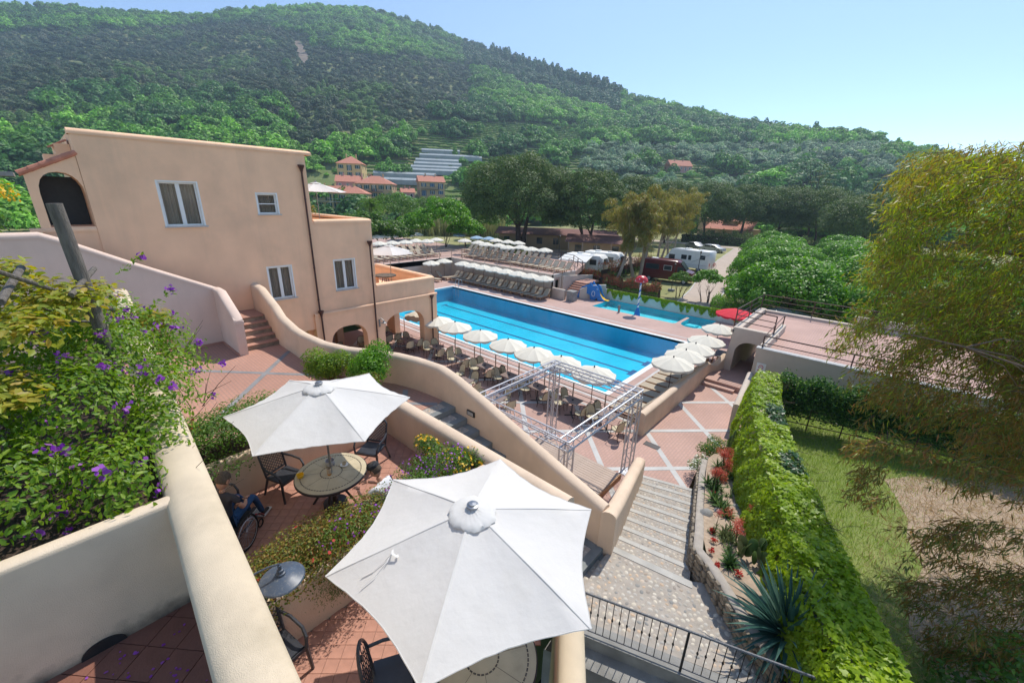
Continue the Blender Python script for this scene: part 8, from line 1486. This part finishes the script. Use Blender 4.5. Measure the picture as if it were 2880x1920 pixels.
t = thing('trailing_rosemary', 'dark rosemary trailing down the cream planter beside the lamp', 'herb', (-4.6, 1.55, 4.3)); n = 2600; q_ = rng.random(n); P = np.column_stack([-4.55 + rng.normal(size=n) * .05 + .1 * np.sin(q_ * 3), 1.75 + rng.normal(size=n) * .2, 4.42 - .6 * q_ * (1 - .5 * np.abs(rng.normal(size=n) * .5))]); leafy(t, 'sprig', P, rdir(n) + [.8, 0, .2], rdir(n) * .7 + [0, 0, -1], rng.uniform(.03, .06, n), l_pine, 'long', 0)
bush('terrace_grass', (-24.6, 9.0, 7.5), (1.3, 1.0, 1.0), 3500, .22, l_olive, 'ochre green bamboo-like plants on the middle roof terrace', shape='long', lob=7, seed=11); bush('terrace_shrub', (-23.3, 12.0, 4.3), (.9, .8, .5), 2600, .1, l_mid, 'grey green shrubs on the lowest roof terrace', lob=6, seed=12)
# a few fallen petals and leaves on the balcony tiles
n = 90; P = np.column_stack([rng.normal(-3.0, .5, n), rng.normal(-.25, .18, n), np.full(n, 5.808)]); k = P[:, 0] > -3.7; P = P[k]; n = len(P); link('fallen_petals', cloud('fallen_petals', P, rdir(n) * .25 + [0, 0, 1], rdir(n), rng.uniform(.012, .028, n), l_purple, 'petal'), kind='stuff', label='fallen purple petals on the brown balcony tiles', category='petals')

# ================================================================== the big eucalyptus at the right
m_twigb = mat('brown_bark', (.16, .11, .08), .9, .3, 6)
eu = thing('big_eucalyptus', 'huge eucalyptus with drooping olive and copper leaves filling the right edge', 'eucalyptus', (6.2, 9.5, .9))
poly = [(2545, 470), (2620, 430), (2760, 420), (2900, 400), (3500, 430), (3600, 1300), (2880, 1330), (2800, 1260), (2660, 1200), (2560, 1150), (2440, 1120), (2420, 1000), (2350, 960), (2420, 870), (2480, 800), (2470, 700), (2500, 560)]
sparse = [[(2420, 1160), (2600, 1240), (2900, 1330), (2900, 1420), (2640, 1330), (2420, 1330)], [(2400, 1330), (2450, 1290), (2500, 1400), (2440, 1420)], [(2500, 1520), (2700, 1440), (2900, 1500), (2900, 1640), (2700, 1600)], [(2560, 1640), (2900, 1620), (3000, 1920), (2660, 1920), (2600, 1760)]]
cl_ = []; g_ = np.random.default_rng(3)
while len(cl_) < 1400:
    p = g_.uniform((2300, 380), (3600, 1350))
    if not inside(p, poly): continue
    nzv = sin(p[0] / 83) * sin(p[1] / 71 + p[0] / 190) + .5 * sin(p[0] / 37 + 1) * sin(p[1] / 31)
    if g_.random() < .28 - nzv * .5: continue
    dp = 7.2 + 3.2 * g_.random() + max(0, (p[0] - 2600) / 900) * -1.2; cl_.append((p[0], p[1], dp, 1.0))
for k, sp in enumerate(sparse):
    c0 = 0
    while c0 < (34, 8, 34, 60)[k]:
        p = g_.uniform((2380, 1150), (3000, 1920))
        if inside(p, sp): cl_.append((p[0], p[1], 6.2 + 1.8 * g_.random(), .62 if k < 3 else .8)); c0 += 1
C = np.array([CAM + ray(u, v) / FPX * d for u, v, d, s in cl_]); S_ = np.array([c[3] for c in cl_]); per_ = np.where(S_ < .7, 46, 74); idx = np.repeat(np.arange(len(C)), per_); n = len(idx)
base_dir = unit(np.array([-1.0, -.45, -.5]) + g_.normal(size=(len(C), 3)) * .55); t_ = rng.random(n); P = C[idx] + base_dir[idx] * (t_[:, None] - .3) * .62 * S_[idx][:, None] + rng.normal(size=(n, 3)) * (.085 * S_[idx][:, None]); P[:, 2] -= .12 * t_ ** 2
Ax = base_dir[idx] * .55 + rng.normal(size=(n, 3)) * .42 + [0, 0, -.85]; lz = rng.uniform(.10, .19, n); cv_ = np.array([c[1] for c in cl_])[idx] + rng.normal(size=n) * 130; lo_ = (cv_ > 980) | (rng.random(n) < .1); Nq = rdir(n) + [.3, -.3, .4]
leafy(eu, 'leaf', P[~lo_], Nq[~lo_], Ax[~lo_], lz[~lo_], l_euc, 'long', 200); leafy(eu, 'rusty_leaf', P[lo_], Nq[lo_], Ax[lo_], lz[lo_], l_euc2, 'long', 100, 'rusty_foliage')
b = MB(); off = Vector(eu.location); T0 = Vector((0, 0, -.9)); b.tube([T0, (-.1, -.1, 2.5), (.1, .2, 5), (-.2, 0, 8)], [.34, .27, .2, .12], 10)
big_ = [k for k in range(len(C)) if S_[k] > .9]
for j in range(26):
    c = Vector(C[big_[(j * 41) % len(big_)]]) - off; hz = min(7.5, max(1.0, c.z - 2.2)); st = Vector((0, 0, hz)); pts = [st.lerp(c, f) + Vector((R_.uniform(-.18, .18), R_.uniform(-.18, .18), .55 * sin(pi * f) + R_.uniform(-.1, .1))) for f in (0, .2, .4, .6, .8, 1)]; b.tube(pts, [.05, .04, .03, .02, .013, .006], 6)
    near_ = sorted(big_, key=lambda q_: (Vector(C[q_]) - off - pts[3]).length)[:9]
    for q_ in near_: e_ = Vector(C[q_]) - off; a_ = pts[R_.choice((2, 3, 4))]; b.tube([a_, a_.lerp(e_, .5) + Vector((R_.uniform(-.1, .1), R_.uniform(-.1, .1), .12)), e_], [.014, .009, .004], 4)
b.build('trunk', m_twigb, eu, smooth=True); b = MB()
for k in range(len(C)): c = Vector(C[k]) - off; bd = Vector(base_dir[k]) * .32 * S_[k]; b.tube([c - bd * .6, c + bd * .4, c + bd * 1.1 + Vector((0, 0, -.08))], [.006, .004, .002], 4)
b.build('twigs', m_twig, eu)
bush('undergrowth', (2.6, 6.0, .9), (1.5, 1.4, 1.1), 9000, .09, l_mixed, 'tangled olive undergrowth in the bottom right corner', lob=10, seed=14, nparts=80, shape='oval')

bush('undergrowth', (3.6, 7.6, .9), (1.6, 1.5, 1.2), 9000, .10, l_mid, 'dark green shrub below the big eucalyptus at the lower right edge', lob=10, seed=15, shape='oval'); bush('undergrowth', (2.0, 4.6, .9), (1.3, 1.2, 1.0), 7000, .09, l_mixed, 'rusty brown shrub at the very bottom right corner', lob=9, seed=16, shape='oval')
# ================================================================== air
AIR = 0.00036
hz_ = MB(); hz_.bb(-1150, 620, -320, 1120, -7.5, 500); mh2 = bpy.data.materials.new('air'); t_, N_, L_n = nodes(mh2); N_.remove(N_['Principled BSDF']); pv = N_.new('ShaderNodeVolumePrincipled'); pv.inputs['Color'].default_value = (.60, .80, 1, 1); pv.inputs['Density'].default_value = AIR; pv.inputs['Anisotropy'].default_value = .3; L_n.new(pv.outputs[0], N_['Material Output'].inputs['Volume'])
if AIR > 0: hz_.build('haze', mh2, kind='stuff')
